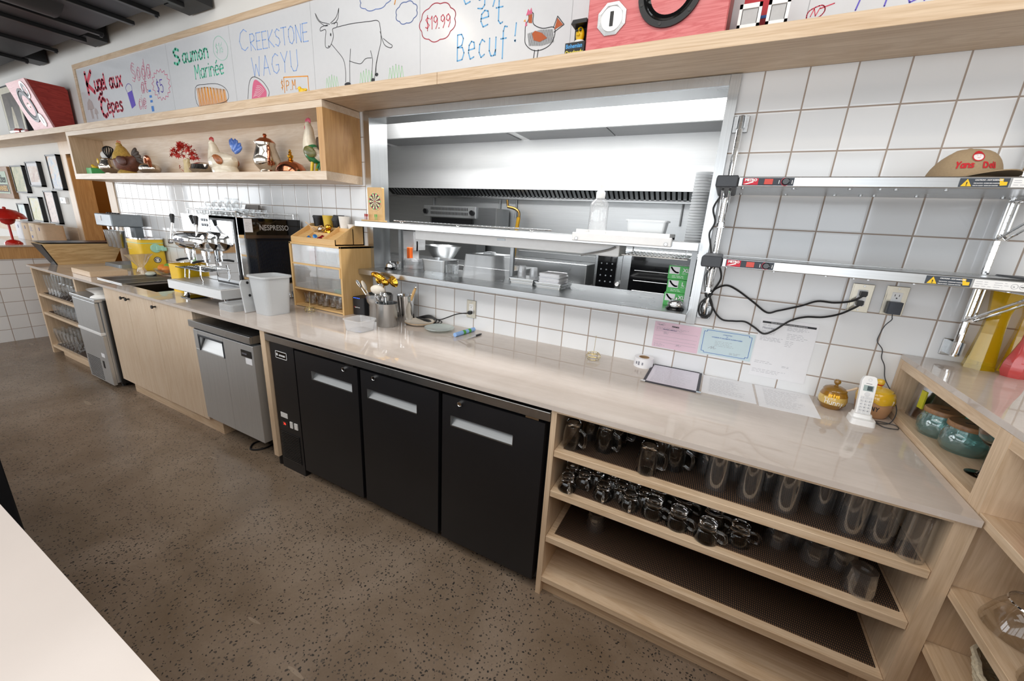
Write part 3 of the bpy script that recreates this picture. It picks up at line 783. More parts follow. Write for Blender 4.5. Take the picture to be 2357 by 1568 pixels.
# ------------------------------------------------------------------ counter
CT = .947
t = thing('worktop', 'long pale quartz worktop running along the tiled wall', 'worktop', (-2.8, -.4, .927))
m = MB(t)
X0, X1, Y0 = -6.335, .697, -.785
SX0, SX1, SY0, SY1 = -4.47, -3.93, -.66, -.30
m.box(X0, SX0, Y0, -.001, .927, CT).box(SX1, X1, Y0, -.001, .927, CT).box(SX0, SX1, Y0, SY0, .927, CT).box(SX0, SX1, SY1, -.001, .927, CT)
m.build('slab', quartz)
MB(t).box(-6.27, -5.23, -.772, -.752, .9145, .9265).build('edging_strip', oak_x); MB(t).box(-.486, .654, -.772, -.752, .9145, .9265).build('edging_strip', oak_x)
t = thing('sink', 'dark undermounted bar sink in the pale worktop', 'sink', (-4.2, -.48, .7))
MB(t).tub(SX0, SX1, SY0, SY1, .74, .926, .004, .03, 1.0).build('basin', steel('sink_steel', '6A6258', .3))
m = MB(t); m.lathe([(.035, 0), (.05, .002), (.05, .006), (.035, .006)], (-4.12, -.5, .745), 20); m.build('drain_ring', chrome)

# ------------------------------------------------------------------ black back-bar fridge
t = thing('bar_fridge', 'long black back-bar fridge with three solid doors under the worktop', 'refrigerator', (-1.44, -.4, 0))
MB(t).box(-2.345, -.525, -.72, -.03, .03, .862).box(-2.345, -2.121, -.76, -.72, .0, .862).build('body', black_metal)
MB(t).box(-2.36, -.512, -.775, -.05, .868, .908, .002).build('steel_top', ss)
m = MB(t)
for k in range(17): m.box(-2.325, -2.145, -.764, -.757, .075+k*.0118, .0815+k*.0118)
m.build('vent_grille', black_gloss, label='black louvred vent at the foot of the fridge')
m = MB(t).box(-2.29, -2.185, -.7625, -.759, .770, .815, .001); m.build('brand_plate', black_gloss)
m = MB(t)
for a in ((-2.29, -2.185, .812, .815), (-2.29, -2.185, .77, .773), (-2.29, -2.287, .77, .815), (-2.188, -2.185, .77, .815)): m.box(a[0], a[1], -.7635, -.762, a[2], a[3])
st = [(-2.275+.011*(1 if k % 2 == 0 else .45)*math.sin(2*PI*k/10), 0, .793+.011*(1 if k % 2 == 0 else .45)*math.cos(2*PI*k/10)) for k in range(10)]
m.prism([(a[0], a[2]) for a in st], -.7638, -.762, 'xz'); m.build('plate_star', ink_white)
type_text('brand_lettering', 'omcan', .022, ink_white, t, (-2.258, -.7632, .785), bold=.0006)
m = MB(t).box(-2.308, -2.243, -.762, -.759, .372, .405).box(-2.222, -2.198, -.765, -.759, .318, .36).box(-2.18, -2.15, -.765, -.759, .32, .36).build('label_plate', white_plastic)
MB(t).box(-2.308, -2.238, -.762, -.759, .31, .35).build('control_panel', black_gloss)
type_text('display_digits', '36', .024, plain('red_led', '401010', .5, var=0, emit=('FF4030', 2.0)), t, (-2.29, -.7625, .322))
for i, (a, b, hx0, hx1, lx) in enumerate(((-2.10, -1.596, -1.964, -1.636, -1.688), (-1.572, -1.067, -1.528, -1.195, -1.471), (-1.045, -.533, -.998, -.671, -.944))):
    m = MB(t)
    # door skin leaves the grip recess open
    z0, z1, hz0, hz1 = .06, .853, .706, .757
    m.box(a, hx0, -.768, -.722, z0, z1).box(hx1, b, -.768, -.722, z0, z1).box(hx0, hx1, -.768, -.722, z0, hz0).box(hx0, hx1, -.768, -.722, hz1, z1)
    d = m.build('door', black_metal)
    m = MB(t)
    m.quad((hx0, -.767, hz0), (hx1, -.767, hz0), (hx1-.008, -.735, hz1-.004), (hx0+.008, -.735, hz1-.004))
    m.quad((hx0, -.767, hz0), (hx0+.008, -.735, hz1-.004), (hx0, -.767, hz1), (hx0, -.767, hz0+.001)).quad((hx1, -.767, hz0), (hx1, -.767, hz1), (hx1-.008, -.735, hz1-.004), (hx1, -.767, hz0+.001))
    m.box(hx0, hx1, -.7695, -.7675, hz0-.002, hz0+.003).box(hx0, hx1, -.7695, -.7675, hz1-.002, hz1).box(hx0, hx0+.003, -.7695, -.7675, hz0, hz1).box(hx1-.003, hx1, -.7695, -.7675, hz0, hz1)
    m.build('handle', ss_dark, parent=d)
    MB(t).cyl((lx, -.767, .831), .011, -.01, 16, 'y', b=.002).build('lock', chrome, parent=d)
    MB(t).box(b-.09, b-.03, -.765, -.73, .855, .866).build('hinge', chrome, parent=d)

# ------------------------------------------------------------------ stainless under-counter fridge
t = thing('steel_fridge', 'stainless steel single-door fridge under the worktop', 'refrigerator', (-2.84, -.4, 0))
MB(t).box(-3.18, -2.49, -.70, -.06, .12, .80).build('body', ss_dark)
MB(t).box(-3.21, -2.495, -.79, -.771, .815, .863, .003).box(-3.182, -2.495, -.771, -.06, .815, .863).build('steel_top', ss)
d = MB(t).box(-3.18, -2.82-.0, -.78, -.72, .127, .66, .002).box(-2.82, -2.49, -.78, -.72, .127, .80, .002).box(-3.18, -3.125, -.78, -.72, .66, .80, .002).box(-3.125, -2.82, -.78, -.72, .76, .80, .002).build('door', ss_app)
m = MB(t).box(-3.125, -2.82, -.784, -.776, .757, .772, .002).box(-3.125, -3.115, -.784, -.776, .655, .772, .002).box(-2.83, -2.82, -.784, -.776, .655, .772, .002); m.build('handle_frame', dark_grey, parent=d)
MB(t).quad((-3.115, -.778, .662), (-2.83, -.778, .662), (-2.84, -.735, .76), (-3.105, -.735, .76)).build('handle_recess', ss_bright, parent=d)
MB(t).box(-2.62, -2.51, -.783, -.779, .717, .762, .001).build('brand_plate', black_gloss, parent=d)
type_text('brand_lettering', 'omcan', .02, ink_grey, t, (-2.61, -.7835, .734))
MB(t).box(-2.58, -2.515, -.7815, -.779, .672, .712).build('sticker', paper, parent=d)
for x in (-3.02, -2.55):
    for y in (-.64, -.12):
        m = MB(t); m.cyl((x-.012, y, .035), .035, .024, 16, 'x'); m.box(x-.02, x+.02, y-.02, y+.02, .06, .12); m.build('caster', black)
m = MB(); m.tube([(-2.72, -.60, .006), (-2.76, -.70, .006), (-2.70, -.765, .006), (-2.64, -.72, .006), (-2.64, -.62, .01), (-2.68, -.45, .05)], .006, 8, sub=6)
tag(m.build('power_cable', black), 'black cable loop on the floor under the stainless fridge', 'cable')
t = thing('end_panel', 'narrow oak panel between the stainless and black fridges', 'panel', (-2.38, -.4, 0))
MB(t).box(-2.405, -2.36, -.775, -.02, .07, .926).build('board', oak_z)
m = MB(t); m.cyl((-2.383, -.74, 0), .018, .07, 16); m.build('foot', black)

# ------------------------------------------------------------------ oak cupboard
t = thing('base_cabinet', 'pale oak three-door cupboard under the sink', 'cabinet', (-3.89, -.4, 0))
MB(t).box(-4.595, -3.185, -.745, -.03, .09, .73).box(-4.595, -4.575, -.745, -.03, .74, .926).box(-3.205, -3.185, -.745, -.03, .74, .926).box(-4.575, -3.205, -.745, -.70, .74, .926).build('carcass', oak_pale)
MB(t).box(-4.45, -3.06, -.745, -.05, .0, .09).build('plinth', oak_x)
for a, b, kx in ((-4.592, -4.172, -4.212), (-4.168, -3.747, -4.126), (-3.743, -3.187, -3.70)):
    d = MB(t).box(a, b, -.768, -.747, .093, .924, .001).build('door', oak_pale)
    m = MB(t); m.lathe([(.006, 0), (.006, -.018), (.013, -.020), (.013, -.028), (0, -.029)], (kx, -.768, .879), 14, 'y'); m.build('knob', black, parent=d)

# ------------------------------------------------------------------ ice machine
t = thing('ice_machine', 'tall stainless ice machine with a slatted vent', 'ice machine', (-4.88, -.5, 0))
MB(t).box(-5.125, -4.632, -.80, -.22, .05, .785).build('body', ss_app)
MB(t).box(-5.15, -4.625, -.832, -.20, .785, .812, .004).build('lid', ss_app)
MB(t).box(-5.12, -4.65, -.828, -.80, .515, .78, .004).build('ice_door', ss_app)
MB(t).box(-5.125, -4.64, -.833, -.80, .492, .517, .002).build('label_strip', white_plastic)
MB(t).box(-5.12, -4.635, -.826, -.80, .03, .49, .002).build('front_panel', ss_app)
m = MB(t)
for i in range(14):
    for j in range(9): m.box(-5.085+j*.031, -5.064+j*.031, -.8275, -.825, .045+i*.0152, .052+i*.0152)
m.build('vent_grille', black)
MB(t).box(-4.765, -4.735, -.8285, -.825, .175, .243).build('latch', black); MB(t).box(-4.755, -4.69, -.8275, -.825, .282, .318).build('sticker', paper)
MB(t).box(-4.625, -4.602, -.78, -.22, .04, .80).build('side_gap_shade', black)  # black slab stands in for the shaded gap beside the machine
m = MB(t)
for x in (-5.08, -4.68):
    for y in (-.74, -.28): m.cyl((x, y, 0), .022, .05, 12)
m.build('feet', black)

# ------------------------------------------------------------------ open shelf units
def shelf_unit(t, x0, x1, shelves, panel_l, panel_r, kick, back=True, ft=.028):
    MB(t).box(x0, panel_l, -.768, -.02, .0, .926).build('side_panel', oak_z)
    MB(t).box(panel_r, x1, -.768, -.02, .0, .926).build('side_panel', oak_z)
    if back: MB(t).box(panel_l, panel_r, -.045, -.02, .0, .926).build('back_panel', oak_z)
    for z in shelves:
        s = MB(t).box(panel_l+.001, panel_r-.001, -.765, -.046, z-ft, z, .001).build('shelf', oak_x)
        MB(t).box(panel_l+.03, panel_r-.012, -.732, -.05, z, z+.003).build('mat', ribmat, parent=s)
    MB(t).box(panel_l, panel_r, -.765, -.046, kick-.025, kick).build('bottom_board', oak_x)
    MB(t).box(panel_l, panel_r, -.735, -.715, 0, kick-.025).build('plinth', oak_x)
t = thing('open_shelf_unit', 'oak open shelves of glasses beside the black fridge', 'shelf unit', (.1, -.4, 0))
shelf_unit(t, -.51, .70, (.745, .555, .322), -.487, .655, .10)
t = thing('open_shelf_unit', 'oak open shelves of glasses beside the ice machine', 'shelf unit', (-5.75, -.4, 0))
MB(t).box(-6.315, -6.275, -.768, -.02, 0, .926).build('side_panel', oak_z)
MB(t).box(-5.225, -5.19, -.768, -.02, .60, .926).build('side_panel', oak_z); MB(t).box(-5.225, -5.19, -.768, -.02, .0, .60).build('side_panel', oak_z)
MB(t).box(-6.275, -4.60, -.045, -.02, .0, .926).build('back_panel', oak_z)
for z in (.655, .455, .092):
    s = MB(t).box(-6.274, -5.226, -.765, -.046, z-.026, z, .001).build('shelf', oak_x)
    MB(t).box(-6.25, -5.235, -.735, -.05, z, z+.003).build('mat', ribmat, parent=s)
MB(t).box(-6.1, -5.2, -.74, -.72, 0, .066).build('plinth', oak_x)

# ------------------------------------------------------------------ raised bar cabinet on the right
t = thing('bar_cabinet', 'raised oak bar cabinet with open shelves and a quartz top', 'cabinet', (1.0, -.8, 0))
MB(t).box(.70, 1.5, -1.95, -.001, 1.178, 1.198, .001).build('top_slab', quartz)
MB(t).box(.701, .73, -.69, -.03, 1.143, 1.178).box(.701, .73, -1.95, -.745, 1.143, 1.178).build('top_rail', oak_y)
MB(t).box(.70, 1.12, -.03, -.003, .0, 1.178).build('side_panel', oak_z)
MB(t).box(.70, 1.12, -.747, -.69, .0, 1.178).build('divider', oak_z)
MB(t).box(1.12, 1.16, -1.95, -.003, 0, 1.178).build('back_panel', oak_z)
MB(t).box(.70, 1.12, -.69, -.03, .94, .972, .001).build('shelf', oak_y)
for z in (.952, .712, .505): MB(t).box(.702, 1.12, -1.95, -.748, z-.026, z, .001).build('shelf', oak_y)
MB(t).box(.74, .76, -1.95, -.748, 0, .12).box(.702, 1.12, -1.95, -.748, .10, .125).build('plinth', oak_y)
m = MB(t)
for x in (.78, .85, .92):
    for z in (.60, .635, .67): m.cyl((x, -.7475, z), .003, .001, 8, 'y')
m.build('peg_holes', dark_grey)

# ------------------------------------------------------------------ island counter in the foreground, and the fridge beneath it
t = thing('island_counter', 'pale quartz island counter in the near lower corner', 'counter', (-1.5, -2.6, 0))
MB(t).box(-4.6, 2.2, -3.0, -1.976, .917, CT).build('slab', plain('island_quartz', 'D3CAC4', .16, var=.02, scale=6))
MB(t).box(-4.5, -3.2, -2.95, -2.05, 0, .917).box(-2.05, 2.1, -2.95, -2.05, 0, .917).build('base', oak_x)
t = thing('island_fridge', 'black fridge under the island with its door edge showing', 'refrigerator', (-2.6, -2.4, 0))
MB(t).box(-3.15, -2.12, -2.9, -1.92, .06, .89).build('body', black_gloss)
MB(t).box(-3.15, -2.10, -1.915, -1.862, .08, .90, .004).build('door', plain('blue_black_steel', '2B3038', .3, .6))
m = MB(t)
for x in (-3.05, -2.2):
    for y in (-2.8, -2.0): m.cyl((x, y, 0), .03, .06, 12)
m.build('feet', black)
# ------------------------------------------------------------------ slotted posts and heated shelves on the right wall
def wall_post(x, z0, z1, label):
    t = thing('shelf_post', label, 'post', (x, -.03, z0), 0, 'chrome posts of the heated shelves')
    MB(t).cyl((x, -.034, z0), .0108, z1-z0, 14).build('pole', chrome)
    z = z0+.012; pr = []
    while z < z1-.03: pr += [(.0125, z), (.0125, z+.0222), (.0112, z+.0226), (.0112, z+.025)]; z += .0254
    MB(t).lathe(pr, (x, -.034, 0), 16, smooth=False).build('grooved_sleeve', chrome)
    for z in (z0+.005, z1-.05):
        m = MB(t).box(x-.03, x+.03, -.008, -.001, z-.01, z+.055, .002).box(x-.017, x-.012, -.05, -.006, z, z+.05).box(x+.012, x+.017, -.05, -.006, z, z+.05).build('wall_bracket', ss)
    return t
wall_post(-.053, 1.235, 2.11, 'chrome slotted wall post beside the pass-through opening')
wall_post(.832, 1.225, 2.11, 'chrome slotted wall post behind the tall yellow vases')

def heated_shelf(z0, z1, label):
    t = thing('heated_shelf', label, 'shelf', (.4, -.18, z0), 0, 'heated steel shelves on the tiled wall')
    m = MB(t).box(-.02, .86, -.36, -.335, z0, z1, .003).box(-.02, .86, -.335, -.06, z1-.012, z1-.002).box(-.02, .86, -.06, -.035, z0, z1)
    m.box(-.02, .86, -.335, -.06, z0, z0+.006); m.build('body', ss)
    MB(t).box(-.092, -.02, -.372, -.03, z0-.004, z1+.004, .004).build('end_cap', dark_grey); MB(t).box(.86, .93, -.372, -.03, z0-.004, z1+.004, .004).build('end_cap', dark_grey)
    m = MB(t)
    for k in range(8): m.box(-.0935, -.091, -.36+.04*k, -.335+.04*k, z0+.004, z1-.004)
    m.build('end_vents', black)
    h = z1-z0; y = -.3605
    p = MB(t).box(-.006, .152, y-.001, y, z0+.004, z1-.004).build('control_plate', plain('slate_plate', '333942', .45))
    MB(t).box(-.003, .044, y-.002, y-.001, z0+.006, z1-.006).build('red_badge', plain('badge_red', 'C8102E', .4, var=0), parent=p)
    type_text('badge_lettering', 'METRO', .0115, ink_white, p, (.0015, y-.0025, z0+h*.55), bold=.0006)
    m = MB(t).fill([(-.002, z0+.008), (.024, z0+h*.50), (.029, z0+h*.55), (.029, z0+h*.42), (.008, z0+.008)], FY(y-.0024)); m.build('badge_swoosh', ink_white, parent=p)
    MB(t).box(.063, .089, y-.003, y, z0+.008, z1-.008).build('rocker_switch', plain('red_rocker', 'C8402F', .3), parent=p)
    MB(t).cyl((.127, y-.0005, z0+h*.5), .0115, -.012, 16, 'y', b=.002).build('dial', black_gloss, parent=p)
    m = MB(t).lathe([(.0125, -.0008), (.014, -.0008)], (.127, y-.001, z0+h*.5), 20, 'y', a0=PI*.8, a1=PI*1.9); m.build('dial_arc', ink_red, parent=p)
    m = MB(t).box(.107, .109, y-.0016, y, z0+.010, z0+.022).box(.146, .148, y-.0016, y, z0+.010, z0+.022); m.build('dial_ticks', ink_white, parent=p)
    c = MB(t).box(.572, .678, y-.001, y, z0+.004, z1-.005).build('caution_label', plain('slate_label', '3C434C', .45))
    MB(t).fill([(.576, z0+.006), (.6, z0+.006), (.588, z1-.007)], FY(y-.0014)).fill([(.655, z1-.007), (.664, z1-.007), (.665, z0+h*.55), (.674, z0+h*.55), (.674, z0+.009), (.660, z0+.008)], FY(y-.0014)).build('warning_sign', yellow, parent=c)
    type_text('exclamation', '!', .014, ink, c, (.5863, y-.002, z0+.008), bold=.0004)
    type_text('caution_lettering', 'CAUTION! - HOT SURFACES', .0046, ink_white, c, (.604, y-.0018, z1-.012), bold=.0002, shear=.15)
    type_text('caution_lettering', 'PRECAUCION - SUPERFICIES CALIENTES', .0031, ink_white, c, (.603, y-.0018, z0+h*.40), bold=.0001, shear=.15)
    type_text('caution_lettering', 'MISE EN GARDE - SURFACES CHAUDES', .0031, ink_white, c, (.602, y-.0018, z0+.007), bold=.0001, shear=.15)
    s = MB(t).box(.683, .80, y-.001, y, z0+.004, z1-.005).build('rating_label', white_plastic)
    m = MB(t); text_lines(m, .687, .725, z0+.007, z1-.008, 3, FY(y-.0014), .0008, 3); text_lines(m, .728, .76, z0+.007, z1-.008, 3, FY(y-.0014), .0008, 5); m.build('rating_print', ink_grey, parent=s)
    m = MB(t)
    for cx in (.772, .79): m.ribbon([(cx+.0075*math.cos(2*PI*k/16), z0+h*.48+.0075*math.sin(2*PI*k/16)) for k in range(17)], .0008, FY(y-.0014), disc=False)
    m.build('approval_marks', ink_grey, parent=s); type_text('approval_lettering', 'NSF', .005, ink, s, (.785, y-.0016, z0+h*.42)); type_text('approval_lettering', 'UL', .004, ink_grey, s, (.7685, y-.0016, z0+h*.42))
    m = MB(t)
    for x in (0.0, .16, .32, .40, .44, .56, .78):
        for yy in (-.325, -.10): m.cyl((x, yy, z0+.0005), .006, -.004, 10, b=.001)
    m.build('screws', ss)
    # wire arm supports at each end
    for x in (-.053, .832):
        m = MB(t)
        for d in (-.012, .012):
            m.tube([(x+d, -.048, z0-.01), (x+d, -.35, z0-.006), (x+d, -.352, z0-.012), (x+d, -.06, z0-.135), (x+d, -.05, z0-.13), (x+d, -.05, z0-.005)], .004, 8)
        m.box(x-.014, x+.014, -.06, -.046, z0-.14, z0-.118); m.build('support_arm', chrome)
    MB(t).tube([(.70, -.345, z1-.001), (.82, -.345, z1+.002), (.93, -.30, z1+.001)], .0025, 6).build('cable_tie', black) if z0 < 1.6 else None
    return t
heated_shelf(1.796, 1.830, 'upper heated steel shelf on the tiled wall with a cap on it')
heated_shelf(1.503, 1.538, 'lower heated steel shelf on the tiled wall above the outlets')
def cord(name, pts, r, mat, label, cat='cord', sub=6):
    m = MB(); m.tube(pts, r, 8, sub=sub); return tag(m.build(name, mat), label, cat)
def plug_cord(name, pts, r, mat, label, plug):
    t = thing(name, label, 'cord', pts[-1])
    MB(t).tube(pts, r, 8, sub=6).build('cable', mat)
    x, z = plug
    m = MB(t); m.prism([(x-.011, z-.006), (x-.007, z-.011), (x+.008, z-.011), (x+.012, z-.004), (x+.011, z+.010), (x-.011, z+.010)], -.032, -.009, 'xz'); m.build('plug', black)
c1 = [(-.045, -.05, 1.494), (-.075, -.055, 1.44), (-.055, -.052, 1.34), (-.023, -.035, 1.381), (.019, -.018, 1.40), (.066, -.018, 1.384), (.137, -.018, 1.34), (.2, -.02, 1.299), (.239, -.02, 1.312), (.282, -.02, 1.33), (.323, -.02, 1.348), (.373, -.02, 1.374), (.431, -.022, 1.376), (.485, -.026, 1.391), (.515, -.03, 1.418)]
plug_cord('black_cable', c1, .0042, black, 'upper of the two black power cords looping to the wall outlet', (.516, 1.424))
c2 = [(-.03, -.05, 1.493), (-.01, -.045, 1.43), (-.04, -.02, 1.34), (-.012, -.018, 1.278), (.029, -.018, 1.239), (.081, -.018, 1.239), (.125, -.018, 1.243), (.166, -.018, 1.224), (.208, -.018, 1.2), (.246, -.018, 1.223), (.294, -.018, 1.274), (.345, -.02, 1.3), (.404, -.022, 1.309), (.457, -.025, 1.331), (.496, -.028, 1.362), (.512, -.03, 1.379)]
plug_cord('black_cable', c2, .0042, black, 'lower of the two black power cords sagging over the white permit letter', (.512, 1.386))
cord('shelf_cable', [(-.07, -.05, 1.80), (-.097, -.04, 1.74), (-.08, -.03, 1.68), (-.094, -.028, 1.63), (-.082, -.028, 1.583), (-.07, -.04, 1.54)], .004, black, 'black cable hanging down the left post between the heated shelves')
cord('coiled_cable', [(-.03, -.062, 1.36), (-.075, -.06, 1.31), (-.07, -.055, 1.255), (-.035, -.06, 1.245), (-.02, -.06, 1.29), (-.045, -.064, 1.345), (-.068, -.06, 1.29), (-.05, -.06, 1.25), (-.025, -.06, 1.265)], .004, black, 'bundle of black cable tied round the foot of the left post')
def outlet(x0, x1, z0, z1, label, mat, holes=(1, 1)):
    t = thing('wall_outlet', label, 'outlet', ((x0+x1)/2, 0, z0), 0)
    cx, cz = (x0+x1)/2, (z0+z1)/2
    MB(t).box(x0-.004, x1-.002, -.006, -.0005, z0, z1, .001).box(x0, x1, -.0085, -.005, z0, z1, .002).build('cover_plate', mat)
    s = MB(t).rbox(cx-.0165, cx+.0165, -.01, -.006, cz-.034, cz+.034, .0019, 2).build('receptacle', white_plastic)
    for k, dz in enumerate((.018, -.018)):
        m = MB(t)
        for dx in (-.007, .006): m.box(cx+dx-.001, cx+dx+.001, -.0105, -.0099, cz+dz, cz+dz+.008)
        m.cyl((cx, -.0099, cz+dz-.007), .0026, -.0006, 10, 'y'); m.build('slots', black, parent=s)
    m = MB(t)
    for z in (z0+.009, z1-.009): m.cyl((cx, -.0084, z), .004, -.0012, 10, 'y', b=.0005)
    m.build('screw', ss)
    return t
satin = plain('satin_nickel_plate', 'C9C4B6', .3, .85, var=.05)
outlet(.483, .549, 1.347, 1.463, 'steel-plated wall outlet with two black plugs', satin)
outlet(.592, .657, 1.35, 1.466, 'steel-plated wall outlet holding the black square adapter', satin)
outlet(-1.429, -1.363, 1.021, 1.136, 'steel wall outlet below the pass-through with one black plug', satin)
t = thing('power_adapter', 'black square power adapter plugged into the wall outlet', 'adapter', (.622, -.03, 1.36))
MB(t).rbox(.600, .643, -.042, -.010, 1.357, 1.405, .006, 3).build('body', plain('charcoal_plastic', '3B4049', .5))
MB(t).tube([(.622, -.028, 1.358), (.624, -.028, 1.345), (.626, -.026, 1.333), (.613, -.02, 1.305), (.608, -.012, 1.262), (.609, -.012, 1.235), (.632, -.012, 1.206), (.638, -.012, 1.171), (.655, -.014, 1.139), (.668, -.02, 1.087), (.692, -.05, 1.04), (.697, -.13, .995), (.675, -.18, .957), (.64, -.20, .951), (.625, -.185, .951), (.65, -.178, .951), (.688, -.19, .952), (.685, -.225, .951), (.645, -.235, .951), (.63, -.215, .951), (.62, -.20, .953)], .0018, 6, sub=5).build('cable', dark_grey)

# ------------------------------------------------------------------ papers on the wall and the worktop
def sheet(name, label, x0, x1, z0, z1, mat, y=-.0012):
    t = thing(name, label, 'paper', ((x0+x1)/2, 0, z0))
    MB(t).box(x0, x1, y-.0008, -.0003, z0, z1).build('sheet', mat)
    return t
t = sheet('permit', 'pink permit sheet taped to the tiles left of the blue certificate', -.268, -.05, 1.046, 1.181, pink_paper)
f = FY(-.0024); m = MB(t)
text_lines(m, -.258, -.20, 1.165, 1.178, 2, f, .0012, 1); text_lines(m, -.258, -.10, 1.14, 1.155, 3, f, .001, 2); text_lines(m, -.22, -.19, 1.12, 1.133, 4, f, .001, 3); text_lines(m, -.26, -.20, 1.05, 1.07, 4, f, .0009, 4)
for z in (1.135, 1.108, 1.09, 1.075): m.ribbon([(-.26, z), (-.06, z)], .0007, f, disc=False)
m.ribbon(curve([(-.155, 1.065), (-.145, 1.075), (-.148, 1.066), (-.138, 1.076), (-.14, 1.066), (-.128, 1.07)], 4), .001, f); m.build('print', ink_grey)
type_text('heading', 'PERMIS', .011, ink, t, (-.185, -.0026, 1.160), bold=.0003); type_text('permit_number', '2024-09-01 au 2025-09-30', .006, plain('navy_ink', '3A4580', .6), t, (-.225, -.0026, 1.142)); type_text('government_name', 'Québec', .008, ink_grey, t, (-.25, -.0026, 1.164))
t = sheet('certificate', 'pale blue food-handling certificate with a blue border on the tiles', -.045, .182, 1.052, 1.183, blue_paper)
m = MB(t); a, b, c, d, n = -.034, .170, 1.062, 1.176, .012
bd = [(a+n, c), (b-n, c), (b-n, c+n*.6), (b, c+n*.6), (b, d-n*.6), (b-n, d-n*.6), (b-n, d), (a+n, d), (a+n, d-n*.6), (a, d-n*.6), (a, c+n*.6), (a+n, c+n*.6), (a+n, c)]
m.ribbon(bd, .0022, f); m.build('border', ink_blue)
m = MB(t); text_lines(m, .02, .12, 1.10, 1.13, 4, f, .0009, 7); m.ribbon(curve([(-.005, 1.085), (.01, 1.097), (.008, 1.085), (.02, 1.098), (.018, 1.086), (.03, 1.09)], 4), .0012, f); text_lines(m, .09, .15, 1.068, 1.08, 3, f, .0009, 9); m.build('print', ink_grey)
for i, (s, z, h) in enumerate((('ATTESTATION', 1.160, .006), ('EN', 1.152, .005), ('HYGIÈNE ET SALUBRITÉ ALIMENTAIRES', 1.142, .0075))): type_text('heading', s, h, ink_blue, t, (.068, -.0026, z), align='CENTER')
t = sheet('letter', 'white letter in a plastic sleeve hanging under the black cords', .188, .408, .992, 1.272, paper)
MB(t).box(.196, .40, -.0024, -.002, 1.248, 1.257).build('header_bar', ink)
type_text('header_lettering', 'RÉPONSE COMMERCIALE À AFFICHER EN PERMANENCE', .0055, ink_white, t, (.298, -.0027, 1.2505), align='CENTER'); type_text('city_name', 'Montréal', .013, ink_grey, t, (.20, -.0026, 1.222))
m = MB(t); text_lines(m, .20, .24, 1.235, 1.245, 2, f, .001, 11); text_lines(m, .295, .39, 1.225, 1.245, 4, f, .001, 12); text_lines(m, .20, .28, 1.195, 1.215, 3, f, .001, 13); text_lines(m, .30, .39, 1.185, 1.215, 4, f, .001, 14); text_lines(m, .20, .29, 1.165, 1.185, 4, f, .001, 15); text_lines(m, .30, .34, 1.15, 1.18, 4, f, .001, 16)
text_lines(m, .20, .28, 1.055, 1.07, 2, f, .001, 17); text_lines(m, .31, .35, 1.05, 1.06, 2, f, .001, 18); text_lines(m, .197, .35, 1.01, 1.03, 3, f, .0009, 19); m.build('print', ink_grey)
def flat_paper(name, label, pts, seed, lines=16):
    t = thing(name, label, 'paper', (pts[0][0], pts[0][1], CT))
    MB(t).prism(pts, CT+.0004, CT+.0014, 'xy').build('sheet', paper)
    x0, x1 = pts[0][0]+.03, pts[1][0]-.03; y0, y1 = pts[2][1]+.03, pts[0][1]-.03
    m = MB(t); text_lines(m, x0, x1, y0, y1, lines, FZ(CT+.0018), .0012, seed); m.build('print', ink_grey); return t
flat_paper('menu_sheet', 'white printed sheet on the worktop between the black-edged menu and another sheet', [(.0, -.012), (.212, -.002), (.216, -.275), (.001, -.272)], 21)
flat_paper('menu_sheet', 'white printed sheet on the worktop nearest the honey pots', [(.222, -.006), (.438, -.003), (.437, -.285), (.224, -.288)], 22)
t = thing('menu_folder', 'clear menu sleeve with black edging and metal corners lying on the worktop', 'menu', (-.13, -.15, CT))
MB(t).box(-.247, -.009, -.293, -.004, CT+.0005, CT+.004).build('sleeve', plain('lilac_white_paper', 'DFDAE6', .15, var=.01))
m = MB(t).box(-.249, -.237, -.295, -.002, CT+.0003, CT+.006, .001).box(-.019, -.007, -.295, -.002, CT+.0003, CT+.006, .001).box(-.249, -.007, -.012, -.002, CT+.0003, CT+.006, .001).box(-.249, -.007, -.295, -.285, CT+.0003, CT+.006, .001).build('edging', plain('black_binding', '35343C', .5))
m = MB(t)
for x in (-.247, -.009):
    for y in (-.293, -.004): m.box(x-.010, x+.010, y-.009, y+.008, CT+.0002, CT+.0068, .001)
m.build('corner_cap', chrome)
m = MB(t); text_lines(m, -.22, -.04, -.27, -.03, 18, FZ(CT+.0044), .0012, 23); m.build('print', ink_grey)
t = thing('label_roll', 'roll of white stickers standing on the worktop by the wall', 'sticker roll', (-.288, -.06, CT))
MB(t).lathe([(.026, 0), (.048, 0), (.048, .048), (.026, .048), (.026, 0)], (-.288, -.06, CT), 28).build('roll', paper)
MB(t).lathe([(.0225, 0), (.026, 0), (.026, .049), (.0225, .049), (.0225, 0)], (-.288, -.06, CT), 24).build('core', plain('brown_card', 'A98A66', .8))
m = MB(t); m.lathe([(.0483, .017), (.0483, .031)], (-.288, -.06, CT), 8, a0=-2.3, a1=-2.1).lathe([(.0483, .014), (.0483, .034)], (-.288, -.06, CT), 6, a0=-2.0, a1=-1.82).lathe([(.0483, .017), (.0483, .031)], (-.288, -.06, CT), 6, a0=-1.6, a1=-1.45); m.build('sticker_print', ink_grey)
t = thing('wire_holder', 'small gold wire spike holder on the worktop left of the sticker roll', 'holder', (-.54, -.115, CT))
m = MB(t)
for k in range(7):
    a = 2*PI*k/7; c, s = math.cos(a), math.sin(a)
    m.tube([(-.54+.03*c, -.115+.03*s, CT+.001), (-.54+.038*c, -.115+.038*s, CT+.02), (-.54+.028*math.cos(a+.5), -.115+.028*math.sin(a+.5), CT+.035), (-.54+.01*c, -.115+.01*s, CT+.03)], .0011, 6, sub=4)
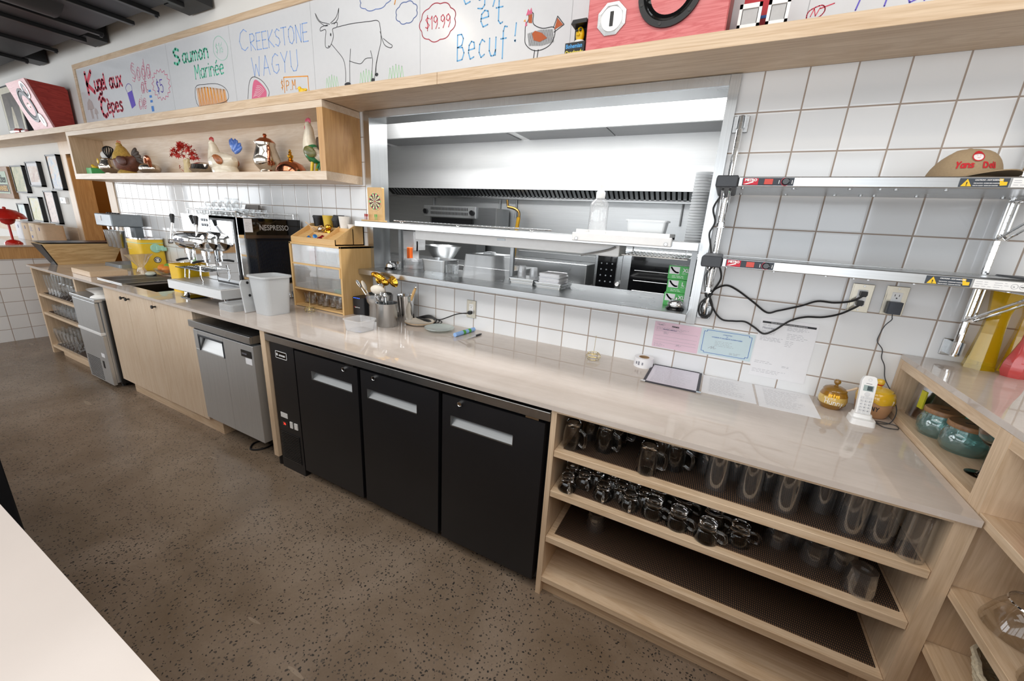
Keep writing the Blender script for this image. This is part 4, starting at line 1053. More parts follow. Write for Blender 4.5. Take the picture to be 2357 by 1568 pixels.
for r, z in ((.03, .002), (.038, .02), (.028, .034)): m.tube([(-.54+r*math.cos(2*PI*k/20), -.115+r*math.sin(2*PI*k/20), CT+z) for k in range(20)], .0011, 6, closed=True)
m.tube([(-.54, -.115, CT+.03), (-.538, -.113, CT+.13)], .0011, 6); m.build('wire', plain('pale_gold_wire', 'D8C68A', .2, 1.0))
dup(t, (-2.53, -.34, CT), None, 'small gold wire spike holder in front of the bamboo cabinet').scale = (1.0, 1.0, .9)

# ------------------------------------------------------------------ honey pots and telephone
t = thing('honey_pot', 'brown-glazed honey pot with wooden dipper beside the phone', 'pot', (.497, -.11, CT))
pr = [(0, 0), (.032, 0), (.036, .004), (.047, .022), (.0505, .040), (.047, .058), (.040, .070), (.0405, .076), (.037, .076), (.036, .07), (0, .07)]
MB(t).lathe(pr, (.497, -.11, CT), 28).build('jar', plain('honey_glaze', 'C9A85C', .12, coat=.5, var=.1, scale=20))
MB(t).lathe([(.0476, .023), (.036, .004), (.0325, -.0001), (.036, .0035), (.0482, .0228)], (.497, -.11, CT), 28).lathe([(.0477, .058), (.0405, .0695), (.0412, .076), (.0405, .0765), (.0480, .0578)], (.497, -.11, CT), 28).build('brown_bands', plain('brown_glaze', '8E6420', .1, coat=.5, var=.1))
MB(t).lathe([(.041, .0765), (.0415, .080), (.036, .088), (.020, .096), (.006, .099), (.006, .104), (.011, .108), (.0125, .116), (.009, .124), (0, .127)], (.497, -.11, CT), 24).build('lid', plain('brown_glaze_dark', '85601F', .1, coat=.5, var=.1))
m = MB(t)
for a, l in ((-2.1, .02), (-1.95, .014), (-1.75, .03), (-1.55, .014), (-1.4, .018)):
    r = .0425; m.ell((.497+r*math.cos(a), -.11+r*math.sin(a), CT+.066-l/2), .006, .006, l*.7, 8, 6)
m.lathe([(.0415, .060), (.044, .064), (.042, .070)], (.497, -.11, CT), 10, a0=-2.2, a1=-1.3); m.build('honey_drip', plain('honey_yellow', 'F0B81E', .15, coat=.5))
m = MB(t)
def on_pot(u, v, cx=.497, cy=-.11, z=CT, rr=.0507): a = -1.75+u/rr; k = math.sqrt(max(.2, 1-((v-.04)/.075)**2)); return (cx+rr*k*math.cos(a), cy+rr*k*math.sin(a), z+v)
strokes(m, 'Hunny', -.026, .028, .02, .0022, on_pot, gap=1.5, rise=-.05); m.build('lettering', ink_white)
MB(t).tube([(.52, -.12, CT+.079), (.548, -.125, CT+.098), (.556, -.127, CT+.104)], .0035, 8, rr=[.0028, .004, .0055]).ell((.558, -.1275, CT+.106), .006, .006, .006, 8, 6).build('dipper_handle', maple)
t = thing('honey_jar', 'larger honey jar with yellow drip glaze behind the phone', 'jar', (.632, -.10, CT))
pr = [(0, 0), (.045, 0)]
for k in range(7): z = .006+.0105*k; r = .048+.0135*math.sin(PI*.5*min(1, (k+1)/6)); pr += [(r-.0012, z), (r, z+.005)]
pr += [(.062, .085), (.056, .10), (.052, .105), (0, .105)]
MB(t).lathe(pr, (.632, -.10, CT), 30).build('jar', plain('tan_glaze', 'C2936B', .3, var=.05))
dr = []
m = MB(t); n = 48; vs = []; fs = []
for i in range(n):
    a = 2*PI*i/n; dz = .006*math.sin(5*a)+.005*math.sin(3*a+1)
    for (r, z) in ((.0625, .066+dz), (.0645, .078+dz*.3), (.060, .097), (.055, .106), (.050, .109)): vs.append((.632+r*math.cos(a), -.10+r*math.sin(a), CT+z))
for i in range(n):
    for j in range(4): fs.append((i*5+j, (i+1) % n*5+j, (i+1) % n*5+j+1, i*5+j+1))
m._add(vs, fs, True); m.build('yellow_glaze', plain('yellow_honey_glaze', 'E9B72C', .1, coat=.6, var=.05))
MB(t).lathe([(.050, .108), (.048, .114), (.030, .122), (.010, .125), (.008, .130), (.0135, .136), (.015, .146), (.010, .154), (0, .157)], (.632, -.10, CT), 24).build('lid', plain('yellow_lid_glaze', 'E8BE3E', .12, coat=.5, var=.05))
MB(t).lathe([(.0095, .129), (.014, .1335), (.0095, .138)], (.632, -.10, CT), 16).build('red_band', red)
m = MB(t)
strokes(m, 'HUNNY', -.05, .035, .017, .0026, lambda u, v: (.632+.0625*math.cos(-1.72+u/.0625), -.10+.0625*math.sin(-1.72+u/.0625), CT+v), gap=1.5, rise=.02); m.build('lettering', ink)
t = thing('cordless_phone', 'white cordless phone standing in its charging base', 'phone', (.574, -.205, CT))
MB(t).rbox(.533, .612, -.262, -.185, CT, CT+.022, .014, 4, .93).rbox(.541, .604, -.235, -.185, CT+.02, CT+.036, .01, 3, .9).build('charging_base', white_plastic)
h = MB(t); h.xf = Matrix.Translation((.5735, -.212, CT+.018)) @ Matrix.Rotation(math.radians(-14), 4, 'X') @ Matrix.Rotation(math.radians(0), 4, 'Z')
def phone_outline(w, z0, z1, r):
    return [(-w+.003, z0), (w-.003, z0), (w, z0+.003), (w+.0015, z1-r), (w-.004, z1-.004), (w-.012, z1), (-w+.012, z1), (-w+.004, z1-.004), (-w-.0015, z1-r), (-w, z0+.003)]
h.prism(phone_outline(.0225, 0, .165, .02), -.011, .011, 'xz'); hs = h.build('handset', white_plastic, bev=.003)
d = MB(t); d.xf = h.xf; d.box(-.0155, .0155, -.0118, -.0108, .105, .128); d.build('screen', plain('lcd', '9FB0AE', .2), parent=hs)
d = MB(t); d.xf = h.xf; d.box(-.004, .012, -.0122, -.0117, .108, .125); d.build('screen_digits', plain('lcd_dark', '3E4C50', .3), parent=hs)
d = MB(t); d.xf = h.xf
for r in range(6):
    for c in range(3): d.rbox(-.0175+c*.0125, -.0075+c*.0125, -.0125, -.0105, .012+r*.0125, .020+r*.0125, .002, 2)
d.lathe([(0, -.0128), (.0085, -.0128), (.009, -.0105)], (0, 0, .0935), 18, 'y'); d.lathe([(.0045, -.0115), (.006, -.0115)], (0, 0, .150), 16, 'y'); d.build('keys', plain('key_grey', 'D9DADC', .35), parent=hs)
d = MB(t); d.xf = h.xf
for r, row in enumerate(('*0#', '789', '456', '123')):
    for c, ch in enumerate(row):
        pass
d.box(-.010, .008, -.0116, -.0108, .1335, .1355); d.build('maker_mark', ink_grey, parent=hs)
for r, row in enumerate(('*0#', '789', '456', '123')):
    for c, ch in enumerate(row):
        q = h.xf @ Vector((-.0135+c*.0125, -.0127, .0255+r*.0125)); type_text('key_digit', ch, .0065, ink, hs, q, rot=(PI/2-math.radians(14), 0, 0), align='CENTER', depth=.0001)

# ------------------------------------------------------------------ cap on the upper heated shelf
t = thing('baseball_cap', 'khaki baseball cap with red embroidery on the upper heated shelf', 'cap', (.63, -.22, 1.830))
khaki = plain('khaki_cotton', 'A08A6C', .85, var=.06, scale=200, bump=.1)
m = MB(t); n = 32; R = 9; vs = []; fs = []; CX, CY, CZ = .625, -.2, 1.831
def cap_pt(a, e):
    fr = max(0, math.cos(a+PI/2-.45)); bk = max(0, -math.cos(a+PI/2-.45))
    rx = .088+.004*fr; ry = .088+.012*bk; hgt = .098
    r = math.cos(e)**(.62 if fr > 0 else .8); z = math.sin(e)*hgt
    return (CX+rx*r*math.cos(a), CY+ry*r*math.sin(a), CZ+z*(1-.28*bk*math.cos(e)))
for i in range(R):
    e = (PI/2)*i/R
    for k in range(n): vs.append(cap_pt(2*PI*k/n, e))
vs.append((CX, CY, CZ+.098))
for i in range(R-1):
    for k in range(n): fs.append((i*n+k, i*n+(k+1) % n, (i+1)*n+(k+1) % n, (i+1)*n+k))
for k in range(n): fs.append(((R-1)*n+k, (R-1)*n+(k+1) % n, len(vs)-1))
m._add(vs, fs, True); m.build('crown', khaki)
MB(t).ell((CX, CY, CZ+.099), .008, .008, .004, 10, 6).build('button', khaki)
m = MB(t); vs = []; fs = []; nb = 17; rows = 6; A0, A1 = -PI/2-.75+.45, -PI/2+.75+.45
for side in (0, .003):
    for j in range(rows):
        for i in range(nb):
            s = i/(nb-1)*2-1; a = (A0+A1)/2+s*1.05; w = j/(rows-1)
            bx_, by_, bz_ = cap_pt(a, .05); L = .062*math.cos(s*1.35)**.6*w
            vs.append((bx_+L*math.cos((A0+A1)/2), by_+L*math.sin((A0+A1)/2), CZ+.018*(1-s*s)*(.5+.5*w)+.002-side+.002))
for sd in (0, 1):
    o = sd*rows*nb
    for j in range(rows-1):
        for i in range(nb-1): fs.append((o+j*nb+i, o+j*nb+i+1, o+(j+1)*nb+i+1, o+(j+1)*nb+i))
for i in range(nb-1): fs.append(((rows-1)*nb+i, (rows-1)*nb+i+1, rows*nb+(rows-1)*nb+i+1, rows*nb+(rows-1)*nb+i))
m._add(vs, fs, True); m.build('peak', khaki)
def on_cap(u, v, lift=.0012):
    a = -PI/2+.13+u/.092; e = math.asin(min(.98, v/.098)); p = Vector(cap_pt(a, e)); c = Vector((CX, CY, CZ+.02)); return p+(p-c).normalized()*lift
m = MB(t)
strokes(m, 'Yans', -.062, .034, .018, .0042, on_cap, gap=1.1); strokes(m, 'd', 0, 0, .0001, .0001, on_cap)
m.ribbon([(.004, .034), (.004, .050)], .0042, on_cap).ribbon([(.004, .050), (.012, .049), (.015, .042), (.012, .035), (.004, .034)], .0042, on_cap); strokes(m, 'eli', .020, .034, .017, .0036, on_cap, gap=1.1)
m.build('lettering', plain('red_thread', 'BE1622', .7)); m = MB(t)
ring = [(-.012+.015*math.cos(2*PI*k/24), .067+.0135*math.sin(2*PI*k/24)) for k in range(25)]
m.ribbon(ring, .003, lambda u, v: on_cap(u, v, .0022)); m.fill([(-.026, .070), (-.022, .080), (-.012, .0835), (-.002, .080), (.001, .071), (-.005, .074), (-.013, .0745), (-.02, .073)], lambda u, v: on_cap(u, v, .0030)); m.build('emblem', plain('red_thread', 'BE1622', .7))
m = MB(t); m.fill(ring[:-1], lambda u, v: on_cap(u, v, .0016)); m.build('emblem_ground', plain('white_thread', 'E9E4E4', .7))
m = MB(t)
for u in (-.016, -.008): m.ribbon([(u-.0015, .069), (u+.0015, .069)], .0009, lambda u, v: on_cap(u, v, .0032))
m.ribbon([(-.016, .063), (-.012, .0615), (-.008, .063)], .0009, lambda u, v: on_cap(u, v, .0032)); m.build('emblem_face', plain('red_thread_fine', 'BE1622', .7))

# ------------------------------------------------------------------ on and in the raised bar cabinet
def tall_vase(x, y, label, mat, h=.298, r=.046):
    t = thing('tall_vase', label, 'vase', (x, y, 1.198), .3)
    pr = [(0, .004), (r, .0), (r*.93, .02), (r*.70, h*.45), (r*.66, h*.7), (r*.95, h), (r*.9, h), (r*.60, h*.7), (r*.62, h*.45), (r*.8, .03), (0, .025)]
    MB().lathe(pr, (0, 0, 0), 6, smooth=False).build('body', mat, parent=t); return t
tall_vase(.897, -.06, 'tall faceted yellow glass vase next to the wall post', yellow_glass)
tall_vase(.992, -.045, 'tall faceted yellow glass vase behind the red bud vase', yellow_glass)
t = thing('bud_vase', 'red glass bud vase with a round fluted base on the raised counter', 'vase', (.962, -.125, 1.198))
m = MB(t); n = 24; prf = [(0, .002), (.030, 0), (.037, .02), (.034, .05), (.024, .09), (.0155, .13), (.0135, .18), (.016, .215), (.019, .222), (.015, .222), (.011, .19), (.011, .13), (0, .02)]
vs = []; fs = []
for i in range(n):
    a = 2*PI*i/n
    for (r, z) in prf:
        q = r*(1+(.05*math.cos(8*a) if z < .1 else .02*math.cos(8*a))); vs.append((.962+q*math.cos(a), -.125+q*math.sin(a), 1.198+z))
M_ = len(prf)
for i in range(n):
    for j in range(M_-1): fs.append((i*M_+j, (i+1) % n*M_+j, (i+1) % n*M_+j+1, i*M_+j+1))
m._add(vs, fs, True); m.build('body', plain('red_coral_glass', 'DA5553', .12, trans=.25, coat=.3))
def quilted_jar(x, y, label):
    t = thing('quilted_jar', label, 'jar', (x, y, .9726))
    m = MB(); n = 36; rows = 12; vs = []; fs = []
    prf = [(.047, 0)]+[(.047+.011*math.sin(PI*(k/rows))**.6, .004+.07*k/rows) for k in range(rows+1)]+[(.047, .08), (.047, .083)]
    for i in range(n):
        a = 2*PI*i/n
        for j, (r, z) in enumerate(prf):
            q = r+(.0022*abs(math.sin(4.5*a+j*.52))*abs(math.sin(4.5*a-j*.52)) if 0 < j < rows+1 else 0); vs.append((q*math.cos(a), q*math.sin(a), z))
    k = len(prf)
    for i in range(n):
        for j in range(k-1): fs.append((i*k+j, (i+1) % n*k+j, (i+1) % n*k+j+1, i*k+j+1))
    fs.append(tuple(i*k for i in range(n)))
    m._add(vs, fs, True); m.lathe([(.044, .083), (.044, .078), (.050, .06), (.050, .02), (.044, .007), (0, .007)], (0, 0, 0), 24)
    m.build('body', teal_glass, parent=t)
    MB().lathe([(0, .084), (.051, .084), (.0515, .086), (.0515, .097), (.049, .1), (0, .1)], (0, 0, 0), 32).build('lid', walnut, parent=t)
    MB().box(-.012, .012, -.003, .003, .0995, .1005).build('lid_slot', ink, parent=t)
    return t
quilted_jar(.772, -.262, 'teal quilted glass jar with wooden lid, nearer the wall')
quilted_jar(.795, -.372, 'teal quilted glass jar with wooden lid, beside the wine glass')
wg = [(0, 0), (.034, .0008), (.034, .002), (.01, .005), (.0042, .015), (.0038, .085), (.006, .095), (.02, .103), (.034, .12), (.039, .145), (.033, .19), (.0322, .19), (.038, .145), (.033, .121), (.019, .105), (0, .099)]
t = thing('wine_glass', 'clear stemmed wine glass beside the quilted jars', 'wine glass', (.776, -.545, .9726)); MB(t).lathe(wg, (.776, -.545, .9726), 28).build('glass', clear_glass)
def pouch(x, y, z, w, h, d, mat, label, rz, extra=None, tilt=-.15):
    t = thing('pouch', label, 'pouch', (x, y, z+.001), rz)
    m = MB(); n = 8; vs = []; fs = []
    for j in range(n+1):
        v = j/n; b = d*(1-v)**.7+.002
        for (s, k) in ((-1, 0), (-.5, 1), (0, 1.1), (.5, 1), (1, 0), (.5, -1), (0, -1.1), (-.5, -1)):
            vs.append((s*w/2, k*b/2+tilt*v*h*-.5, v*h))
    for j in range(n):
        for k in range(8): fs.append((j*8+k, j*8+(k+1) % 8, (j+1)*8+(k+1) % 8, (j+1)*8+k))
    fs.append(tuple(range(8))[::-1]); fs.append(tuple(n*8+k for k in range(8)))
    m._add(vs, fs, True); m.build('bag', mat, parent=t)
    if extra:
        for (x0, x1, z0, z1, mt) in extra: MB().box(x0, x1, -d*.62, -d*.45, z0, z1).build('printed_label', mt, parent=t)
    return t
foil = plain('silver_foil', 'C9CBD0', .22, 1.0, var=.15, scale=25, bump=.4)
pouch(.765, -.095, .972, .10, .15, .03, foil, 'silver foil pouch with a yellow label by the wall', -1.35, [(.022, .048, .05, .12, plain('lime_label', 'D6D23A', .5))])
pouch(.885, -.235, .972, .24, .165, .035, plain('teal_film', '3DB4B0', .3, var=.08), 'teal pouch with a round yellow label behind the jars', -1.35)
MBp = MB(); MBp.cyl((0, 0, 0), .035, .002, 24, 'y')
o = [x for x in bpy.data.objects if x.name.startswith('pouch') and x.type == 'EMPTY'][-1]
MB().cyl((.06, -.024, .095), .036, -.003, 24, 'y').build('round_label', plain('lime_round_label', 'D9D445', .5), parent=o)
t = thing('milk_jug', 'white porcelain jug with a red floral band on the top cabinet shelf', 'jug', (.80, -.875, .9526))
m = MB(t); vs = []; fs = []; n = 32; pr = [(.028, 0), (.040, .012), (.043, .03), (.036, .048), (.034, .056), (.031, .055), (.033, .045), (.038, .03), (.03, .008)]
for i in range(n):
    a = 2*PI*i/n
    for (r, z) in pr:
        sp = 1+(.35*max(0, math.cos(a-PI*.9))**8 if z > .04 else 0); vs.append((.80+r*1.75*sp*math.cos(a), -.875+r*sp*1.2*math.sin(a), .9526+z))
k = len(pr)
for i in range(n):
    for j in range(k-1): fs.append((i*k+j, (i+1) % n*k+j, (i+1) % n*k+j+1, i*k+j+1))
fs.append(tuple(i*k for i in range(n))); fs.append(tuple(i*k+k-1 for i in range(n)))
m._add(vs, fs, True); m.build('body', white_gloss)
N = NT('red_floral_glaze'); v = N.n('ShaderNodeTexVoronoi'); v.inputs['Scale'].default_value = 70; N.l(N.coord(), v.inputs['Vector'])
N.l(N.ramp(v.outputs['Distance'], [(.0, lin('E9D9B0')), (.12, lin('B5C6A4')), (.16, lin('9C1620')), (1, lin('B0202A'))]), N.b.inputs['Base Color']); N.set(Roughness=.12)
m = MB(t); vs = []; fs = []
pr = [(.0285, .003), (.0404, .0121), (.0434, .03), (.040, .040)]
for i in range(n):
    a = 2*PI*i/n
    for (r, z) in pr: vs.append((.80+(r*1.75+.0006)*math.cos(a), -.875+(r*1.2+.0006)*math.sin(a), .952+z))
for i in range(n):
    for j in range(3): fs.append((i*4+j, (i+1) % n*4+j, (i+1) % n*4+j+1, i*4+j+1))
m._add(vs, fs, True); m.build('floral_band', N.mat)
def glass_teapot(x, y, label):
    t = thing('glass_teapot', label, 'teapot', (x, y, .7126))
    m = MB(); n = 60; prf = [(0, .0), (.072, .001), (.078, .006), (.074, .02), (.060, .06), (.047, .085), (.045, .086)]
    vs = []; fs = []
    for i in range(n):
        a = 2*PI*i/n
        for j, (r, z) in enumerate(prf): q = r*(1+(.012 if (i % 2 and 1 < j < 5) else 0)); vs.append((q*math.cos(a), q*math.sin(a), z))
    k = len(prf)
    for i in range(n):
        for j in range(k-1): fs.append((i*k+j, (i+1) % n*k+j, (i+1) % n*k+j+1, i*k+j+1))
    m._add(vs, fs, True); m.build('ribbed_body', amber_glass, parent=t)
    l = MB().lathe([(.049, .086), (.049, .089), (.04, .096), (.02, .101), (0, .102)], (0, 0, 0), 28).build('lid', thin_glass, parent=t)
    MB().lathe([(.0485, .084), (.0505, .087), (.0485, .090)], (0, 0, 0), 28).build('rim_band', chrome, parent=t)
    MB().lathe([(.004, .102), (.007, .108), (.004, .113), (.016, .118), (.017, .121), (.008, .127), (0, .128)], (0, 0, 0), 20).build('knob', gold, parent=l)
    MB().tube([(.045, -.05, .07), (.075, -.085, .075), (.085, -.10, .05), (.07, -.085, .012)], .005, 8, sub=5).build('handle', gold, parent=t)
    return t
glass_teapot(.80, -.865, 'ribbed glass teapot with gold lid knob on the middle cabinet shelf')
glass_teapot(.79, -1.045, 'second ribbed glass teapot nearer the front on the middle cabinet shelf')
t = thing('woven_basket', 'cream woven basket of sweets on the lowest cabinet shelf', 'basket', (.82, -.95, .505))
m = MB(t)
for j in range(9):
    pts = []
    for k in range(44):
        a = 2*PI*k/44; w = .004*math.sin(11*a+(PI if j % 2 else 0)); rx = .06+.0035*j+w; ry = .135+.004*j+w
        pts.append((.82+rx*math.cos(a), -.95+ry*math.sin(a), .512+.0115*j))
    m.tube(pts, .0068, 6, closed=True)
m.build('weave', plain('cream_raffia', 'D8CDB4', .85, var=.2, scale=90, bump=.3))
MB(t).prism([(.82+.06*math.cos(2*PI*k/24), -.95+.13*math.sin(2*PI*k/24)) for k in range(24)], .506, .512, 'xy').build('base', plain('cream_raffia_base', 'C9BC9E', .85))
for k in range(26):
    a = random.uniform(0, 2*PI); r = random.uniform(0, .9)
    s = MB(); s.ell((0, 0, 0), .016, .011, .009, 10, 7)
    o = s.build('wrapped_sweet', plain('dark_red_foil', '6E121C', .2, .3, var=.2)); o.location = (.82+.058*r*math.cos(a), -.95+.125*r*math.sin(a), .540+random.uniform(0, .058)); o.rotation_euler = (random.uniform(-.5, .5), random.uniform(-.5, .5), random.uniform(0, 6))
    tag(o, 'shiny dark red wrapped sweet in the cream woven basket', 'sweet', 'dark red sweets in the basket')
# ------------------------------------------------------------------ pass-through: sill counter, pass shelf and what stands on them
SZ = 1.26
t = thing('pass_counter', 'stainless serving counter set into the pass-through opening', 'counter', (-1.2, .1, 1.215))
MB(t).box(-2.232, -.128, -.001, .45, 1.225, SZ).box(-2.262, -.122, -.135, -.0012, 1.225, SZ, .002).build('steel_top', ss)
MB(t).box(-2.235, -.126, .15, .44, .9, 1.214).build('apron', ss_dark)
t = thing('pass_shelf', 'stainless shelf spanning the pass-through above the serving counter', 'shelf', (-1.2, .05, 1.545))
MB(t).box(-2.315, -.125, -.10, -.004, 1.546, 1.584, .002).box(-2.23, -.125, -.004, .26, 1.574, 1.584, .001).build('steel_board', ss)
MB(t).box(-1.86, -.50, -.004, .16, 1.487, 1.546, .003).build('lamp_housing', white_plastic, label='white heat-lamp housing under the shelf')
MB(t).box(-1.23, -1.175, -.0055, -.004, 1.522, 1.534).build('maker_plate', ss_dark)
for x, y in ((-2.15, .16), (-1.25, .235), (-.142, .0)): MB(t).box(x-.012, x+.012, y, y+.025, SZ, 1.574).build('shelf_bracket', ss_dark)
m = MB(t).tube([(-.70, -.012, 1.48), (-.66, -.016, 1.49), (-.60, -.014, 1.505), (-.55, -.012, 1.52), (-.52, -.012, 1.535)], .006, 8, sub=8).build('flexible_conduit', ss_dark)
t = thing('wire_rack', 'small wire rack hanging under the pass shelf above the oven', 'rack', (-.3, .1, 1.49))
m = MB(t)
for k in range(16): m.tube([(-.48+.019*k, .02, 1.50), (-.48+.019*k, .30, 1.51)], .002, 5)
for y in (.02, .1, .2, .3): m.tube([(-.49, y, 1.498+.03*y), (-.17, y, 1.498+.03*y)], .003, 6)
for x in (-.46, -.19): m.tube([(x, .15, 1.505), (x, .15, 1.574)], .003, 6)
m.build('wires', chrome)
t = thing('plastic_tray', 'white plastic tray with two screws standing on the pass shelf', 'tray', (-.48, -.1, 1.553))
MB(t).box(-.725, -.24, -.118, -.102, 1.556, 1.598, .004).box(-.71, -.255, -.102, .12, 1.588, 1.600, .002).box(-.71, -.695, -.102, .12, 1.586, 1.615).box(-.27, -.255, -.102, .12, 1.586, 1.615).box(-.71, -.255, .108, .12, 1.586, 1.615).build('tray', white_plastic)
m = MB(t)
for x in (-.70, -.265): m.cyl((x, -.118, 1.568), .008, -.003, 14, 'y', b=.001)
m.build('screw', ss)
# wire grid lying on the shelf
t = thing('cooling_rack', 'chrome wire cooling rack lying on the pass shelf', 'rack', (-1.4, .05, 1.584))
m = MB(t)
for k in range(5): m.tube([(-2.0, -.05+.05*k, 1.596), (-.95, -.05+.05*k, 1.596)], .0028, 6)
for k in range(36): m.tube([(-2.0+.03*k, -.05, 1.600), (-2.0+.03*k, .15, 1.600)], .0015, 5)
for x in (-1.95, -1.5, -1.0): m.tube([(x, -.05, 1.596), (x+.015, -.05, 1.585), (x+.03, -.05, 1.596)], .0025, 6)
m.build('wires', chrome)
t = thing('dartboard_game', 'wooden desktop dartboard toy on the pass shelf', 'dartboard', (-2.19, -.05, 1.584))
MB(t).box(-2.265, -2.10, -.085, -.01, 1.584, 1.594, .001).build('base', bamboo_x)
b = MB(t).prism([(-2.235, 1.594), (-2.10, 1.594), (-2.10, 1.80), (-2.105, 1.805), (-2.23, 1.805), (-2.235, 1.80)], -.05, -.03, 'xz').build('back_board', bamboo)
cx, cz, r0 = -2.166, 1.715, .054
MB(t).cyl((cx, -.05, cz), .061, -.002, 36, 'y').build('dartboard_face', plain('board_tan', 'D9B98C', .6), parent=b)
def wedges(name, mat, r1, r2, par, lift):
    m = MB(t)
    for k in range(20):
        if k % 2 != par: continue
        a, c = 2*PI*(k-.5)/20, 2*PI*(k+.5)/20; am = (a+c)/2
        m.fill([(cx+r*math.sin(q), cz+r*math.cos(q)) for r, q in ((r1, a), (r2, a), (r2, am), (r2, c), (r1, c), (r1, am))], FY(lift))
    m.build(name, mat, parent=b)
wedges('black_segments', ink, .005, r0, 0, -.0523); wedges('cream_segments', plain('board_cream', 'EBD9B4', .6), .005, r0, 1, -.0523)
wedges('red_rings', red, .047, r0, 0, -.0526); wedges('green_rings', green_card, .047, r0, 1, -.0526); wedges('red_rings', red, .028, .033, 0, -.0526); wedges('green_rings', green_card, .028, .033, 1, -.0526)
MB(t).cyl((cx, -.0523, cz), .005, -.0008, 12, 'y').build('bullseye', red, parent=b)
for i, mt in enumerate((red, red, red, green_card, green_card)):
    x = (-2.245+.012*i) if i < 3 else (-2.15+.014*(i-3))
    d = MB(t).tube([(x, -.07, 1.594), (x, -.07, 1.625)], .0018, 6).box(x-.004, x+.004, -.0705, -.0695, 1.615, 1.632).box(x-.0005, x+.0005, -.074, -.066, 1.615, 1.632).build('dart', mt)
t = thing('clear_bottle', 'large clear plastic squeeze bottle on the pass shelf', 'bottle', (-.66, .10, 1.584))
MB(t).lathe([(0, 0), (.046, 0), (.05, .006), (.05, .155), (.046, .17), (.024, .192), (.022, .198), (.0, .198)], (-.66, .10, 1.584), 24).build('body', frost_clear)
MB(t).lathe([(.024, .195), (.024, .225), (.016, .235), (.012, .25), (.007, .262), (0, .263)], (-.66, .10, 1.584), 18).build('cap', white_plastic)
t = thing('food_container', 'white food container behind the tray on the pass shelf', 'container', (-.40, .19, 1.584))
MB(t).tub(-.50, -.32, .13, .24, 1.584, 1.68, .003, .015, 1.12, lip=.008).build('tub', frost)
t = thing('lid_stack', 'stack of translucent lids standing at the right end of the pass shelf', 'lid stack', (-.165, .18, 1.584))
m = MB(t)
for k in range(24): m.lathe([(.0, .014*k), (.042, .014*k), (.045, .014*k+.005), (.045, .014*k+.011), (0, .014*k+.011)], (-.17, .19, 1.584), 18)
m.build('lids', frost)
# on the serving counter
def call_bell(x, y, label):
    t = thing('call_bell', label, 'bell', (x, y, SZ), 0, 'chrome service bells')
    MB().lathe([(0, 0), (.042, 0), (.044, .004), (.040, .012), (.03, .016), (0, .016)], (0, 0, 0), 26).build('base', black_gloss, parent=t)
    MB().lathe([(.034, .016), (.036, .022), (.033, .036), (.022, .047), (.008, .051), (0, .051)], (0, 0, 0), 26).build('dome', chrome, parent=t)
    MB().cyl((0, 0, .05), .005, .010, 12, b=.002).build('button', chrome, parent=t)
    return t
call_bell(-.185, -.035, 'chrome service bell in front of the green glove boxes'); call_bell(-2.12, .03, 'chrome service bell beside the glass shaker')
t = thing('salt_shaker', 'small glass shaker beside the left service bell', 'shaker', (-2.055, .045, SZ))
MB(t).lathe([(0, 0), (.017, 0), (.019, .01), (.015, .035), (.016, .045), (0, .045)], (-2.055, .045, SZ), 16).build('jar', thin_glass); MB(t).lathe([(.0165, .045), (.017, .055), (.01, .063), (0, .064)], (-2.055, .045, SZ), 16).build('cap', chrome)
for i, (z, s, dx, lab) in enumerate(((0, 'XL', 0, 'green XL glove box at the bottom of the stack'), (.0685, 'L', .006, 'green L glove box in the middle of the stack'), (.137, 'XL', .002, 'green XL glove box on top of the stack, opened'))):
    t = thing('glove_box', lab, 'glove box', (-.19+dx, .10, SZ+z), 0, 'glove boxes at the end of the serving counter')
    x0, x1 = -.254+dx, -.137+dx
    MB(t).box(x0, x1, .055, .16, SZ+z, SZ+z+.067, .001).build('box', green_card)
    MB(t).box(x1, x1+.0008, .056, .159, SZ+z+.001, SZ+z+.066).build('side_print', black)
    p = MB(t).box(x0+.006, x0+.053, .0542, .055, SZ+z+.026, SZ+z+.062).build('picture', paper)
    MB(t).ribbon(curve([(x0+.012, SZ+z+.058), (x0+.022, SZ+z+.045), (x0+.036, SZ+z+.035), (x0+.047, SZ+z+.034)], 5), .008, FY(.0538)).build('glove_print', plain('glove_grey', '5C5F66', .6), parent=p)
    type_text('size_lettering', s, .026, ink_white, t, (x0+.068, .0538, SZ+z+.038), bold=.0008)
    m = MB(t); text_lines(m, x0+.02, x0+.085, SZ+z+.006, SZ+z+.02, 2, FY(.0538), .0022, 31+i); text_lines(m, x0+.066, x0+.10, SZ+z+.027, SZ+z+.034, 2, FY(.0538), .001, 41+i); m.build('print', ink_white)
    if i == 2: MB(t).box(x0+.01, x1-.01, .075, .14, SZ+z+.0655, SZ+z+.0685).build('open_flap', white_plastic)
t = thing('steel_pan', 'stainless steel hotel pan on the serving counter', 'pan', (-1.86, .26, SZ))
MB(t).tub(-1.96, -1.76, .18, .36, SZ, SZ+.085, .002, .03, 1.08, lip=.006, n=5).build('pan', ss)
t = thing('lidded_tub', 'small clear tub with a lid left of the steel pan', 'tub', (-2.06, .22, SZ))
MB(t).tub(-2.12, -2.0, .17, .28, SZ, SZ+.07, .002, .02, 1.08).build('tub', frost_clear); m = MB(t); m.lathe([(0, 0), (.04, .001), (.042, .02), (.02, .038), (0, .04)], (-2.085, .23, SZ+.03), 16); m.build('domed_lid', frost)
t = thing('wire_basket', 'small wire mesh basket between the steel pan and the frosted bin', 'basket', (-1.70, .20, SZ))
m = MB(t)
for k in range(10): m.tube([(-1.70+.04*math.cos(2*PI*j/20)*(1+.012*k), .20+.04*math.sin(2*PI*j/20)*(1+.012*k), SZ+.004+.006*k) for j in range(20)], .0012, 5, closed=True)
